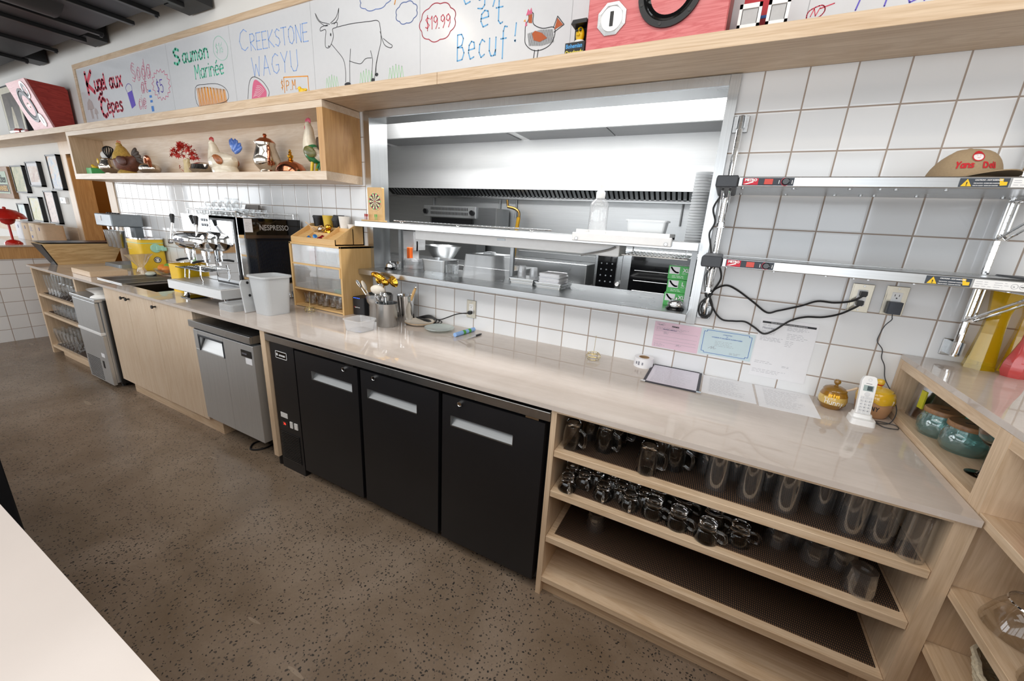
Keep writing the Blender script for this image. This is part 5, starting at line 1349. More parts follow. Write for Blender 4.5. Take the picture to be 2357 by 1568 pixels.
for j in range(20): m.tube([(-1.70+.04*math.cos(2*PI*j/20), .20+.04*math.sin(2*PI*j/20), SZ+.002), (-1.70+.045*math.cos(2*PI*j/20), .20+.045*math.sin(2*PI*j/20), SZ+.06)], .0012, 5)
m.build('mesh', ss)
t = thing('storage_bin', 'upside-down frosted plastic storage bin on the serving counter', 'bin', (-1.39, .24, SZ))
MB(t).rbox(-1.555, -1.30, .09, .40, SZ, SZ+.155, .03, 5, .88).build('bin', frost)
MB(t).rbox(-1.46, -1.38, .2, .28, SZ+.155, SZ+.172, .02, 4, .8).build('lid_grip', frost)
def sheet_pan(x0, x1, y0, y1, z, label, grp='quarter sheet pans on the serving counter'):
    t = thing('sheet_pan', label, 'sheet pan', ((x0+x1)/2, (y0+y1)/2, z), 0, grp)
    MB(t).tub(x0, x1, y0, y1, z, z+.017, .0015, .012, 1.04, lip=.003, n=3).build('pan', ss); return t
sheet_pan(-1.20, -1.035, .13, .30, SZ, 'aluminium sheet pan at the bottom, under the clear cups'); sheet_pan(-1.205, -1.03, .125, .305, SZ+.0185, 'aluminium sheet pan carrying the stacks of clear cups')
sheet_pan(-.995, -.835, .08, .27, SZ, 'aluminium sheet pan at the bottom, under the folded white napkins'); sheet_pan(-1.0, -.83, .075, .275, SZ+.0185, 'aluminium sheet pan carrying the folded white napkins')
for x, y, n, lab in ((-1.15, .20, 5, 'taller stack of clear plastic cups'), (-1.085, .24, 4, 'shorter stack of clear plastic cups')):
    for k in range(n):
        m = MB(); m.lathe([(.028, 0), (.0285, .003), (.022, .05), (.0, .05)], (0, 0, 0), 18)
        o = m.build('plastic_cup', frost_clear); o.location = (x, y, SZ+.021+.0095*k)
        tag(o, 'clear upturned plastic cup, %s from the bottom of the %s' % (ORD[k], lab), 'cup', 'stacked clear cups on the sheet pan')
t = thing('napkin_stack', 'folded pile of white napkins on a sheet pan', 'napkins', (-.915, .17, SZ+.021))
m = MB(t)
for k in range(9):
    z = SZ+.021+.0075*k; j = .004*math.sin(k*2.3); m.rbox(-.985+j, -.85+j, .09-j, .245+j, z, z+.0072, .012, 3, .99)
m.build('napkins', paper, bev=.002)
t = thing('prep_table_lid', 'white-railed prep table top beyond the serving counter', 'prep table', (-.6, .75, 1.13))
MB(t).box(-.87, -.34, .48, .95, 1.02, 1.155, .002).build('body', ss)
m = MB(t)
for z, y in ((1.165, .50), (1.165, .92)): m.box(-.86, -.36, y, y+.03, z-.010, z+.008, .003)
m.box(-.86, -.83, .5, .95, 1.155, 1.173, .003).box(-.39, -.36, .5, .95, 1.155, 1.173, .003); m.build('white_rails', white_plastic)
t = thing('wire_whisk', 'wire whisk lying on the prep table', 'whisk', (-.52, .47, 1.16)); 
m = MB(t)
for k in range(5): a = .012*(k-2); m.tube([(-.55, .49, 1.178), (-.50, .49+a, 1.185), (-.44, .49+a*.6, 1.180), (-.43, .49, 1.178)], .0013, 5, sub=4)
m.tube([(-.62, .49, 1.178), (-.55, .49, 1.178)], .006, 8); m.build('wires', chrome)
# ------------------------------------------------------------------ kitchen line
t = thing('exhaust_hood', 'long stainless exhaust hood over the kitchen line', 'hood', (-1.5, 1.4, 1.9))
MB(t).box(-4.2, .9, 1.0, 1.02, 1.905, 2.30).box(-4.2, .9, 1.02, 2.25, 2.42, 2.45).build('front_panel', ss_bright)
MB(t).box(-4.2, .9, .70, .72, 2.27, 2.55, .002).build('plenum_face', ss_bright)
for x0, x1 in ((-4.15, -3.02), (-2.93, -1.62), (-1.54, -.86), (-.85, .85)): MB(t).box(x0, x1, .722, .998, 2.274, 2.280).build('plenum_grille', steel('perforated_steel', '9A9B9C', .5))
MB(t).box(-4.2, .9, .72, 1.0, 2.281, 2.30).build('plenum_base', ss_bright)
m2 = MB(t); x = -4.1
while x < .85:
    m2._add([(x, 2.20, 1.93), (x+.03, 2.20, 1.93), (x+.03, 1.5, 2.40), (x, 1.5, 2.40), (x+.004, 2.215, 1.94), (x+.026, 2.215, 1.94), (x+.026, 1.515, 2.41), (x+.004, 1.515, 2.41)], [(0, 1, 2, 3), (4, 7, 6, 5), (0, 3, 7, 4), (1, 5, 6, 2), (0, 4, 5, 1), (2, 6, 7, 3)]); x += .05
m2.build('baffle_filters', ss_dark)
MB(t).quad((-4.2, 2.24, 1.94), (.9, 2.24, 1.94), (.9, 1.54, 2.42), (-4.2, 1.54, 2.42)).build('filter_backing', plain('backing_black', '0E0E0F', .7))  # plain black sheet behind the slats
MB(t).box(-4.2, .9, 2.19, 2.25, 1.905, 1.925, .003).build('grease_rail', ss)
for x in (-3.5, -2.50, -2.28, -.45): MB(t).tube([(x, 2.255, 1.904), (x, 2.255, 1.70)], .010, 8).build('suspension_pipe', ss_dark)
t = thing('salamander_grill', 'slotted stainless salamander grill against the kitchen wall', 'grill', (-2.9, 2.0, 1.56))
MB(t).box(-3.30, -2.36, 1.93, 2.24, 1.56, 1.79, .003).build('body', ss_dark); fr = MB(t).box(-3.37, -2.62, 1.90, 1.93, 1.665, 1.795, .003).build('front_panel', ss_app)
m = MB(t)
for k in range(26):
    for z in (1.695, 1.745): m.box(-3.26+k*.021, -3.252+k*.021, 1.897, 1.90, z, z+.032)
m.build('slots', black, parent=fr)
for x in (-3.33, -2.655): MB(t).cyl((x, 1.90, 1.725), .03, -.03, 18, 'y', b=.004).build('knob', black)
MB(t).box(-3.26, -2.66, 1.91, 1.93, 1.58, 1.655).build('grill_opening', black); MB(t).box(-3.28, -2.64, 1.98, 2.18, 1.102, 1.56).build('stand', ss_dark)
t = thing('gas_hose', 'yellow gas hose with brass elbow behind the salamander', 'hose', (-2.2, 2.1, 1.6))
MB(t).tube([(-2.32, 2.12, 1.82), (-2.22, 2.12, 1.80), (-2.17, 2.12, 1.76), (-2.17, 2.12, 1.70)], .016, 8, sub=4).tube([(-2.33, 2.12, 1.895), (-2.32, 2.12, 1.83)], .014, 8).build('brass_fitting', plain('dull_brass', '9A7A45', .3, 1.0))
MB(t).tube([(-2.17, 2.12, 1.71), (-2.19, 2.12, 1.55), (-2.20, 2.12, 1.35), (-2.22, 2.13, 1.125)], .022, 8, sub=5).build('hose', plain('hose_yellow', 'D9A520', .5))
t = thing('combi_oven', 'glass-door combi oven behind the green glove boxes', 'oven', (-.6, 1.8, 1.0))
MB(t).box(-1.08, .3, 1.62, 2.24, .8, 1.47, .004).build('body', ss)
MB(t).box(-1.05, -.87, 1.60, 1.62, 1.10, 1.395, .004).build('control_panel', black_gloss)
m = MB(t)
for k in range(4):
    for j in range(3): m.cyl((-1.01+.05*j, 1.60, 1.16+.055*k), .007, -.002, 12, 'y')
m.build('touch_icons', plain('icon_white', '8A9094', .4))
MB(t).cyl((-.84, 1.60, 1.15), .018, -.03, 14, 'y', b=.003).build('knob', white_plastic)
MB(t).box(-.82, .28, 1.585, 1.62, .85, 1.46, .006).build('door', ss)
MB(t).box(-.74, .2, 1.580, 1.586, .9, 1.43, .002).build('door_glass', black_gloss)
m = MB(t)
for k in range(4): m.tube([(-.70, 1.577, 1.02+.09*k), (.16, 1.577, 1.02+.09*k)], .004, 6)
m.build('rack_bars', ss_dark)
t = thing('juice_dispenser', 'clear juice machine with an orange frame inside the kitchen', 'juicer', (-2.33, .60, 1.253-.3))
MB(t).box(-2.55, -2.33, .55, .75, 1.0, 1.27).build('stand', ss); MB(t).tub(-2.52, -2.37, .57, .72, 1.36, 1.52, .003, .01, 1.05).build('hopper', frost_clear); MB(t).box(-2.54, -2.36, .56, .73, 1.52, 1.535, .003).build('lid', black)
MB(t).box(-2.41, -2.375, .52, .56, 1.29, 1.385, .004).build('orange_frame', plain('orange_plastic', 'E8671C', .35)); MB(t).tube([(-2.33, .56, 1.36), (-2.31, .54, 1.40), (-2.31, .54, 1.44)], .007, 8).build('crank', black)
MB(t).box(-2.50, -2.43, .58, .7, 1.27, 1.36).build('chute', white_plastic)
t = thing('kitchen_worktable', 'stainless worktable with a tall back rail in the middle of the kitchen line', 'worktable', (-1.9, 1.6, .9))
MB(t).box(-4.0, -1.2, 1.35, 2.2, 1.06, 1.10, .003).build('table_top', ss); MB(t).box(-2.0, -1.12, 1.5, 1.9, 1.10, 1.30, .004).build('griddle_body', ss)
MB(t).box(-2.02, -1.10, 1.86, 1.92, 1.30, 1.36, .003).build('griddle_splash', ss_dark); MB(t).box(-3.9, -1.3, 1.45, 2.1, .2, 1.06).build('base', ss_dark)
t = thing('mixing_bowl', 'wide steel mixing bowl on the kitchen worktable', 'bowl', (-2.35, .95, 1.2))
MB(t).lathe([(0, 0), (.08, 0), (.17, .13), (.175, .135), (.17, .137), (.078, .006), (0, .006)], (-2.35, .95, 1.26), 28).build('bowl', ss)
t = thing('side_table', 'stainless table carrying the mixing bowl', 'table', (-2.3, .95, 0))
MB(t).box(-3.2, -1.5, .75, 1.2, 1.22, 1.26, .003).build('table_top', ss)
m = MB(t)
for x in (-3.15, -1.6):
    for y in (.8, 1.15): m.tube([(x, y, 0), (x, y, 1.22)], .02, 10)
m.build('legs', ss_dark)
# ------------------------------------------------------------------ bamboo cabinet and organiser
t = thing('display_cabinet', 'small bamboo countertop cabinet with ribbed glass doors', 'cabinet', (-2.535, -.13, CT))
x0, x1, y0, y1, z0, z1 = -2.80, -2.265, -.272, -.004, CT, 1.412
MB(t).box(x0, x0+.016, y0, y1, z0, z1).build('side_panel', bamboo); MB(t).box(x1-.016, x1, y0, y1, z0, z1).build('side_panel', bamboo)
MB(t).box(x0, x1, y0, y1, z1-.014, z1, .001).build('top_panel', bamboo_x)
for z in (z0+.004, z0+.128, z0+.31): MB(t).box(x0+.016, x1-.016, y0+.004, y1, z, z+.012).build('shelf', bamboo_x)
MB(t).box(x0+.016, x1-.016, y1-.008, y1, z0, z1-.014).build('back_panel', plain('white_backing', 'E3E3E3', .6))
rg = thin('ribbed_glass', 'EEF2F4', gloss=.14, opac=.12)
for k, (a, b) in enumerate(((x0+.018, x0+.262), (x0+.255, x1-.018))):
    n = 42; m = MB(t); vs = []; fs = []
    for i in range(n*2+1):
        x = a+(b-a)*i/(n*2); y = y0+.010+.006*k-(.0018 if i % 2 else 0)
        vs += [(x, y, z0+.142), (x, y, z1-.016)]
    for i in range(n*2): fs.append((2*i, 2*i+2, 2*i+3, 2*i+1))
    m._add(vs, fs, True); m.box(a, b, y0+.0125+.006*k, y0+.0145+.006*k, z0+.142, z1-.016); d = m.build('glass_door', rg)
MB(t).box(x1-.022, x1-.010, y0-.006, y0+.004, 1.20, 1.27, .002).build('door_pull', bamboo)
for i in range(7):
    j = thing('tea_glass', '%s clear tea glass from the left on the bottom shelf of the bamboo cabinet' % ORD[i], 'glass', (-2.74+.07*i, -.20-.012*(i % 2), CT+.016), 0, 'tea glasses in the bamboo cabinet')
    MB().lathe([(0, 0), (.022, 0), (.026, .01), (.021, .035), (.024, .055), (.030, .078), (.0285, .078), (.0225, .055), (.019, .035), (.022, .012), (0, .008)], (0, 0, 0), 16).build('cup', thin_glass, parent=j)
    MB().tube([(.024, -.01, .06), (.040, -.016, .055), (.038, -.016, .03), (.024, -.01, .025)], .003, 6, sub=4).build('handle', thin_glass, parent=j)
for i, (x, z, r, h, mt, lab) in enumerate(((-2.72, 1.269, .035, .10, plain('red_tin', 'D9534F', .4), 'red and yellow tin behind the ribbed glass door'), (-2.63, 1.269, .038, .095, frost, 'white lidded jar behind the ribbed glass door, beside the tin'), (-2.54, 1.269, .038, .09, frost_clear, 'clear jar behind the ribbed glass door, beside the white jar'), (-2.40, 1.269, .05, .06, white_gloss, 'white bowl on the top shelf behind the ribbed glass'), (-2.62, 1.087, .06, .07, plain('beige_jar', 'D9CDBB', .4), 'beige jar with wooden lid on the middle shelf behind ribbed glass'), (-2.47, 1.087, .05, .07, plain('cream_jar', 'E3DDD0', .4), 'cream jar on the middle shelf behind ribbed glass'))):
    j = thing('storage_jar', lab, 'jar', (x, -.13, z+.001))
    MB().lathe([(0, 0), (r, 0), (r*1.02, h*.1), (r, h*.85), (r*.9, h), (0, h)], (0, 0, 0), 18).build('body', mt, parent=j); MB().lathe([(0, h), (r*.95, h), (r*.95, h+.012), (0, h+.012)], (0, 0, 0), 18).build('lid', maple if i > 3 else yellow, parent=j)
g = thing('green_box', 'green box on the middle shelf of the bamboo cabinet', 'box', (-2.33, -.2, 1.087)); MB(g).box(-2.385, -2.29, -.245, -.15, 1.087, 1.112, .002).build('box', plain('leaf_green', '4FA65B', .5))
t = thing('bamboo_organizer', 'slanted bamboo organiser tray on top of the small cabinet', 'organizer', (-2.56, -.13, 1.412))
ox0, ox1 = -2.79, -2.335
prof = [(-.255, 1.4125), (-.004, 1.4125), (-.004, 1.547), (-.09, 1.545), (-.255, 1.452)]
for a, n_ in ((ox0, 'side_panel'), (ox1-.009, 'side_panel')): MB(t).prism(prof, a, a+.009, 'yz').build(n_, bamboo_x)
MB(t).box(ox0, ox1, -.258, -.248, 1.4125, 1.451).build('front_panel', bamboo_x); MB(t).box(ox0, ox1, -.012, -.004, 1.4125, 1.55).build('back_panel', bamboo_x); MB(t).box(ox0, ox1, -.248, -.012, 1.4125, 1.42).build('base_board', bamboo_x)
MB(t).prism([(-.248, 1.42), (-.10, 1.42), (-.10, 1.535), (-.248, 1.447)], -2.655, -2.648, 'yz').prism([(-.248, 1.42), (-.10, 1.42), (-.10, 1.535), (-.248, 1.447)], -2.475, -2.468, 'yz').box(ox0, ox1, -.105, -.098, 1.42, 1.525).box(-2.648, -2.475, -.178, -.171, 1.42, 1.487).build('dividers', bamboo_x)
MB(t).prism([(-.248, 1.425), (-.105, 1.425), (-.105, 1.50), (-.248, 1.432)], ox0+.009, ox1-.009, 'yz').build('sloping_floor', bamboo_x)
MB(t).box(ox0+.009, ox1-.009, -.098, -.012, 1.42, 1.505).build('rear_step', bamboo_x)
def paper_cup(x, y, z, mat, label, lid=None, h=.10, r=.038, tilt=0):
    t = thing('takeaway_cup', label, 'cup', (x, y, z)); MB().lathe([(0, 0), (r*.72, 0), (r, h), (r*.97, h), (r*.68, .004), (0, .004)], (0, 0, 0), 22).build('cup', mat, parent=t)
    if lid:
        for k in range(lid): MB().lathe([(r*1.06, h-.004+.008*k), (r*1.08, h+.004+.008*k), (r*.95, h+.012+.008*k), (r*.9, h+.009+.008*k), (0, h+.009+.008*k)], (.006*k, 0, 0), 22).build('lid', black, parent=t)
    return t
paper_cup(-2.745, -.055, 1.506, black, 'black takeaway cup with lid beside the yellow cup', 1, .085)
paper_cup(-2.64, -.055, 1.506, plain('yellow_card', 'E6C24A', .5), 'yellow paper cup with white lid on the organiser').children
paper_cup(-2.54, -.055, 1.506, black, 'black takeaway cup topped with stacked black lids', 4, .07)
paper_cup(-2.452, -.07, 1.506, plain('white_card', 'EDEAE4', .6), 'tall white paper cup on the organiser'); paper_cup(-2.385, -.06, 1.50, plain('white_card_small', 'F0EDE8', .6), 'short white paper cup beside the tall white one', None, .055, .032)
t = thing('honey_dipper', 'wooden honey dipper lying in the organiser', 'honey dipper', (-2.66, -.15, 1.50))
m = MB(t); m.xf = Matrix.Translation((-2.665, -.15, 1.500)) @ Matrix.Rotation(.7, 4, 'X') @ Matrix.Rotation(-.5, 4, 'Y')
for k in range(6): m.lathe([(.006, -.002+.008*k), (.016-.0006*(k-2)**2, .0+.008*k), (.016-.0006*(k-2)**2, .003+.008*k), (.006, .005+.008*k)], (0, 0, -.02), 16)
m.tube([(0, 0, .02), (0, 0, .08)], .004, 8); m.build('wood', maple)
def bauble(x, y, z, r, mat, label, grp, cat='ornament', name='ornament'):
    o = MB().ell((0, 0, 0), r, r, r*.95, 14, 9).build(name, mat); o.location = (x, y, z); tag(o, label, cat, grp); return o
bauble(-2.535, -.14, 1.525, .022, gold, 'round gold bauble at the top of the organiser heap', 'gold pieces in the organiser')
t = thing('creamer', 'small silver ball-shaped creamer in the organiser', 'creamer', (-2.60, -.15, 1.50)); MB(t).ell((-2.605, -.15, 1.508), .021, .021, .019).lathe([(.010, 0), (.014, .012)], (-2.605, -.15, 1.522), 14).build('body', silverplate)
for i in range(8):
    a = random.uniform(0, 6.28); o = MB(); o.lathe([(.0, 0), (.010, 0), (.0145, .020), (.016, .022), (0, .024)], (0, 0, 0), 14); o = o.build('coffee_capsule', gold); o.location = (-2.545+.055*random.uniform(-.6, 1), -.145+random.uniform(-.02, .025), 1.482+random.uniform(0, .02)); o.rotation_euler = (random.uniform(.5, 2.5), random.uniform(-1, 1), a)
    tag(o, 'gold foil coffee capsule in the organiser heap', 'capsule', 'gold capsules in the organiser')
for i, (mt, x, lab, grp) in enumerate(((plain('blue_foil', '3F7FC4', .25, .6), -2.632, 'blue wrapped sweet in the front compartment of the organiser', 'blue sweets'), (plain('blue_foil', '', .25), -2.605, 'blue wrapped sweet in the front compartment of the organiser', 'blue sweets'), (plain('ruby_foil', '8E1420', .2, .6), -2.565, 'dark red capsule in the front compartment of the organiser', 'red capsules'), (plain('ruby_foil', '', .2), -2.54, 'dark red capsule in the front compartment of the organiser', 'red capsules'), (plain('ruby_foil', '', .2), -2.515, 'dark red capsule in the front compartment of the organiser', 'red capsules'))):
    o = MB().lathe([(0, 0), (.009, 0), (.0135, .018), (.015, .02), (0, .022)], (0, 0, 0), 14).build('coffee_capsule', mt); o.location = (x, -.215+.01*(i % 2), 1.442+.012*(i % 2)); o.rotation_euler = (1.2, .4*i, i); tag(o, lab, 'capsule', grp)
# ------------------------------------------------------------------ utensils by the bamboo cabinet
t = thing('internet_router', 'small black router box with blue lights beside the bamboo cabinet', 'router', (-2.20, -.17, CT))
MB(t).box(-2.255, -2.145, -.205, -.10, CT, 1.075, .004).build('case', plain('matte_black', '1B1C20', .45))
type_text('maker_lettering', 'ignaltronic', .011, ink_white, t, (-2.232, -.2055, 1.0)); MB(t).cyl((-2.236, -.205, 1.004), .004, -.0006, 10, 'y').build('red_dot', red)
m = MB(t)
for k in range(4): m.box(-2.243+.016*k, -2.234+.016*k, -.2056, -.205, 1.066, 1.070)
m.build('status_lights', plain('blue_led', '2A50FF', .4, var=0, emit=('3060FF', 3.0)))
t = thing('utensil_canister', 'tall fluted steel canister full of serving spoons', 'canister', (-2.0, -.20, CT))
pr = [(0, 0), (.068, 0), (.070, .01), (.070, .11), (.082, .125), (.086, .15), (.086, .175), (.080, .18), (.0775, .178), (.082, .15), (.066, .11), (.066, .008), (0, .008)]
m = MB(t); n = 48; vs = []; fs = []
for i in range(n):
    a = 2*PI*i/n
    for (r, z) in pr: q = r*(1+.012*math.cos(16*a)); vs.append((-2.0+q*math.cos(a), -.20+q*math.sin(a), CT+z))
k = len(pr)
for i in range(n):
    for j in range(k-1): fs.append((i*k+j, (i+1) % n*k+j, (i+1) % n*k+j+1, i*k+j+1))
m._add(vs, fs, True); m.build('canister', ss_z)
t = thing('spoon_canister', 'smaller plain steel canister of spoons in front', 'canister', (-1.858, -.28, CT))
MB(t).lathe([(0, 0), (.064, 0), (.066, .003), (.066, .145), (.068, .148), (.064, .148), (.062, .005), (0, .005)], (-1.858, -.28, CT), 36).build('canister', ss_z)
t = thing('cocktail_shaker', 'tall steel shaker tin with a knife handle standing in it', 'shaker', (-1.85, -.115, CT))
MB(t).lathe([(0, 0), (.042, 0), (.044, .004), (.058, .175), (.059, .178), (.056, .178), (.041, .006), (0, .006)], (-1.85, -.115, CT), 32).build('tin', chrome)
def utensil(name, label, cat, base, tip, bowl, mat, rb=(.022, .006, .03), grp=None, rot=None):
    t = thing(name, label, cat, base, 0, grp)
    B, T = Vector(base), Vector(tip); m = MB(t)
    m.tube([B, B.lerp(T, .5), T], .003, 8, rr=[.003, .0035, .004])
    d = (T-B).normalized(); q = d.to_track_quat('Z', 'Y').to_euler()
    m.build('handle', mat)
    if bowl: MB(t).ell(T+d*rb[2]*.8, rb[0], rb[1], rb[2], 14, 9, rot=rot or q).build('bowl', bowl)
    return t
wht = plain('cream_melamine', 'ECE3D4', .3)
utensil('serving_spoon', 'cream serving spoon leaning left in the fluted canister', 'spoon', (-1.99, -.22, CT+.02), (-2.075, -.245, 1.15), wht, wht, (.020, .008, .035))
utensil('serving_spoon', 'large cream ladle leaning right in the fluted canister', 'spoon', (-1.98, -.20, CT+.02), (-1.965, -.245, 1.135), wht, wht, (.050, .022, .034))
utensil('serving_spoon', 'steel slotted spoon at the left rim of the fluted canister', 'spoon', (-2.0, -.20, CT+.02), (-2.13, -.235, 1.155), chrome, chrome, (.018, .006, .034))
utensil('serving_spoon', 'steel spoon standing upright at the back of the fluted canister', 'spoon', (-2.01, -.18, CT+.02), (-2.05, -.16, 1.20), chrome, chrome, (.016, .006, .026))
utensil('gold_server', 'hammered gold serving spoon crossing above the fluted canister', 'spoon', (-2.0, -.19, CT+.03), (-2.02, -.18, 1.19), gold, None)
t = thing('gold_server', 'gold leaf-shaped tongs resting above the fluted canister', 'tongs', (-1.98, -.18, 1.2))
MB(t).ell((-2.015, -.18, 1.232), .062, .020, .024, 16, 10, rot=(0, .35, 0)).ell((-2.07, -.175, 1.245), .022, .018, .018, 12, 8).build('leaf', plain('hammered_gold', 'D6A033', .18, 1.0, var=.2, scale=60, bump=.5))
t = thing('gold_ladle', 'shiny gold ladle resting above the fluted canister', 'ladle', (-1.9, -.18, 1.2))
m = MB(t); m.xf = Matrix.Translation((-1.895, -.18, 1.215)) @ Matrix.Rotation(1.1, 4, 'Y'); m.lathe([(0, -.026), (.022, -.02), (.038, 0), (.040, .006), (.036, .004), (.02, -.016), (0, -.021)], (0, 0, 0), 24, sy=.8); m.build('bowl', gold)
MB(t).tube([(-1.93, -.18, 1.225), (-1.97, -.18, 1.20), (-1.99, -.19, 1.10), (-2.0, -.195, CT+.03)], .004, 8, sub=4).build('handle', gold)
MB(t).ell((-1.955, -.19, 1.205), .03, .02, .022, 14, 9).build('small_bowl', gold)
for i, (dx, dy, h) in enumerate(((-.045, -.02, .19), (-.03, .01, .20), (-.02, -.03, .18), (-.01, .02, .195), (.0, -.01, .175), (.012, -.028, .168))):
    utensil('tea_spoon', '%s steel spoon from the left in the smaller canister' % ORD[i], 'spoon', (-1.858+dx*.4, -.28+dy*.3, CT+.01), (-1.858+dx-.02, -.28+dy, CT+h-.02), chrome, chrome, (.012, .004, .018), 'spoons in the smaller canister')
t = thing('table_knife', 'wooden-handled knife standing in the steel shaker', 'knife', (-1.84, -.115, CT+.02))
MB(t).tube([(-1.84, -.115, CT+.02), (-1.80, -.12, CT+.15)], .004, 8).build('blade', chrome); MB(t).tube([(-1.80, -.12, CT+.15), (-1.775, -.122, CT+.205), (-1.758, -.124, CT+.235)], .008, 8, rr=[.008, .0095, .008]).build('handle', bamboo); MB(t).ell((-1.754, -.1245, CT+.242), .009, .008, .008, 10, 6).build('pommel', chrome)
def plate(x, y, r, mat, label, mat2=None, h=.018):
    t = thing('plate', label, 'plate', (x, y, CT)); MB(t).lathe([(0, 0), (r*.62, 0), (r*.7, .002), (r, h), (r*.99, h+.003), (r*.68, .006), (0, .005)], (x, y, CT), 40).build('plate', mat)
    if mat2: MB(t).lathe([(r*.985, h-.0005), (r*1.008, h+.0015), (r*.985, h+.0036)], (x, y, CT), 40).build('rim', mat2)
plate(-1.725, -.125, .098, plain('cream_glaze', 'E4DACB', .15, coat=.3), 'cream plate with a brown rim below the wall outlet', plain('brown_rim', 'B08A58', .3))
plate(-1.53, -.165, .094, thin('pressed_glass', 'E3EEEA', tint=.5, gloss=.12, opac=.30), 'clear pressed-glass plate in front of the cream plate')
plug_cord('black_cable', [(-1.66, -.045, CT+.03), (-1.62, -.035, CT+.032), (-1.57, -.03, 1.0), (-1.50, -.025, 1.032), (-1.44, -.03, 1.048), (-1.405, -.035, 1.055)], .0035, black, 'short black cord rising to the outlet below the pass-through', (-1.396, 1.058))
m = MB()
for k in range(4): m.tube([(-1.80, -.05-.006*k, CT+.005+.006*k), (-1.72, -.04, CT+.03+.006*k), (-1.62-.02*k, -.03, CT+.02+.004*k), (-1.62-.02*k, -.05, CT+.006), (-1.70, -.06, CT+.006+.005*k), (-1.80, -.05-.006*k, CT+.008+.006*k)], .0035, 6, sub=5)
tag(m.build('coiled_cable', black), 'coil of black cable lying behind the cream plate', 'cable')
t = thing('power_brick', 'black power brick lying behind the steel shaker', 'adapter', (-1.93, -.04, CT)); MB(t).box(-1.98, -1.86, -.06, -.02, CT, CT+.035, .004).build('case', black)
t = thing('deli_tub', 'empty clear square deli tub near the front of the worktop', 'tub', (-1.90, -.46, CT)); MB(t).tub(-1.965, -1.835, -.525, -.405, CT, CT+.072, .0015, .022, 1.12, lip=.006, n=5).build('tub', frost_clear)
t = thing('napkin_roll', 'blue napkin roll with two green bands beside the marker pen', 'roll', (-1.355, -.14, CT))
MB(t).tube([(-1.362, -.232, CT+.0135), (-1.347, -.045, CT+.0135)], .013, 14).build('roll', plain('pale_blue_tissue', '94B8EA', .8)); 
for f0, f1 in ((.38, .5), (.66, .78)): MB(t).tube([Vector((-1.362, -.232, CT+.0135)).lerp(Vector((-1.347, -.045, CT+.0135)), q) for q in (f0, f1)], .0134, 14).build('green_band', plain('green_tape', '4FA23C', .5))
t = thing('marker_pen', 'black and clear marker pen lying beside the blue roll', 'pen', (-1.268, -.165, CT))
MB(t).tube([(-1.273, -.246, CT+.006), (-1.268, -.15, CT+.006)], .0045, 10, rr=[.002, .0055]).build('barrel', plain('pen_silver', 'C4C6CA', .3)); MB(t).tube([(-1.268, -.15, CT+.006), (-1.265, -.10, CT+.006), (-1.264, -.086, CT+.006)], .006, 10, rr=[.006, .006, .003]).build('cap', black)
# ------------------------------------------------------------------ bin and trays in front of the espresso machine
t = thing('plastic_bin', 'tall translucent white plastic bin on the worktop', 'bin', (-2.665, -.52, CT)); MB(t).tub(-2.745, -2.585, -.60, -.44, CT, 1.205, .003, .03, 1.16, lip=.012, n=5).build('bin', frost)
t = thing('bin_lid', 'grey translucent lid leaning against the white plastic bin', 'lid', (-2.79, -.52, CT))
m = MB(t); m.xf = Matrix.Translation((-2.79, -.54, CT+.002)) @ Matrix.Rotation(-.13, 4, 'Y') @ Matrix.Rotation(.15, 4, 'Z'); m.prism([(-.10, 0), (.10, 0), (.10, .19), (.085, .215), (-.085, .215), (-.10, .19)], -.008, .004, 'yz'); m.build('lid', frost)
m = MB(t); m.xf = Matrix.Translation((-2.79, -.54, CT+.002)) @ Matrix.Rotation(-.13, 4, 'Y') @ Matrix.Rotation(.15, 4, 'Z')
for z in (.11, .195): m.cyl((.004, -.05, z), .009, .002, 12, 'x')
m.build('vent_plugs', black)
for i, (x, y, w, d, lab) in enumerate(((-2.93, -.60, .16, .17, 'stack of clear plastic lids in front of the espresso machine'), (-2.99, -.50, .11, .14, 'shorter stack of clear plastic trays behind the lid stack'))):
    t = thing('lid_stack', lab, 'lids', (x, y, CT)); m = MB(t)
    for k in range(6-2*i): m.tub(x-w/2+.002*(k % 2), x+w/2, y-d/2, y+d/2, CT+.008*k, CT+.008*k+.0075, .0012, .02, 1.02, n=4)
    m.build('lids', frost)
t = thing('tablet', 'thin black tablet lying under the espresso machine tray', 'tablet', (-3.54, -.58, CT)); MB(t).box(-3.61, -3.47, -.64, -.52, CT+.001, CT+.008, .002).build('tablet', black_gloss)
# ------------------------------------------------------------------ espresso machine
t = thing('espresso_machine', 'large chrome espresso machine with a black lettered side panel', 'espresso machine', (-3.35, -.3, CT))
EX0, EX1 = -3.705, -3.0
MB(t).box(EX0, EX1, -.45, -.02, 1.06, 1.555, .004).box(EX0, EX1, -.50, -.45, 1.44, 1.56, .003).box(-3.33, EX1, -.50, -.45, 1.06, 1.56, .003).build('body', chrome)
MB(t).box(EX0-.004, EX1+.002, -.665, -.02, 1.008, 1.075, .004).build('drip_tray', ss_bright)
MB(t).box(EX0+.02, EX1-.02, -.645, -.46, 1.0755, 1.078).build('tray_grid', steel('tray_perforated', 'D4D5D6', .4))
m = MB(t)
for x in (EX0+.06, EX1-.10):
    for y in (-.58, -.10): m.lathe([(.022, 0), (.018, .01), (.014, .03), (.016, .062)], (x, y, CT), 16)
m.build('foot', chrome)
MB(t).box(EX0, -3.325, -.508, -.50, 1.44, 1.562, .002).build('backsplash', chrome)
m = MB(t)
for i in range(3):
    for j in range(2): m.cyl((-3.42+.03*i, -.508, 1.49+.035*j), .010, -.004, 14, 'y', b=.001)
m.build('buttons', plain('button_grey', '9AA0A8', .3))
MB(t).box(-3.322, -3.012, -.510, -.50, 1.085, 1.545, .002).build('door_frame', black)
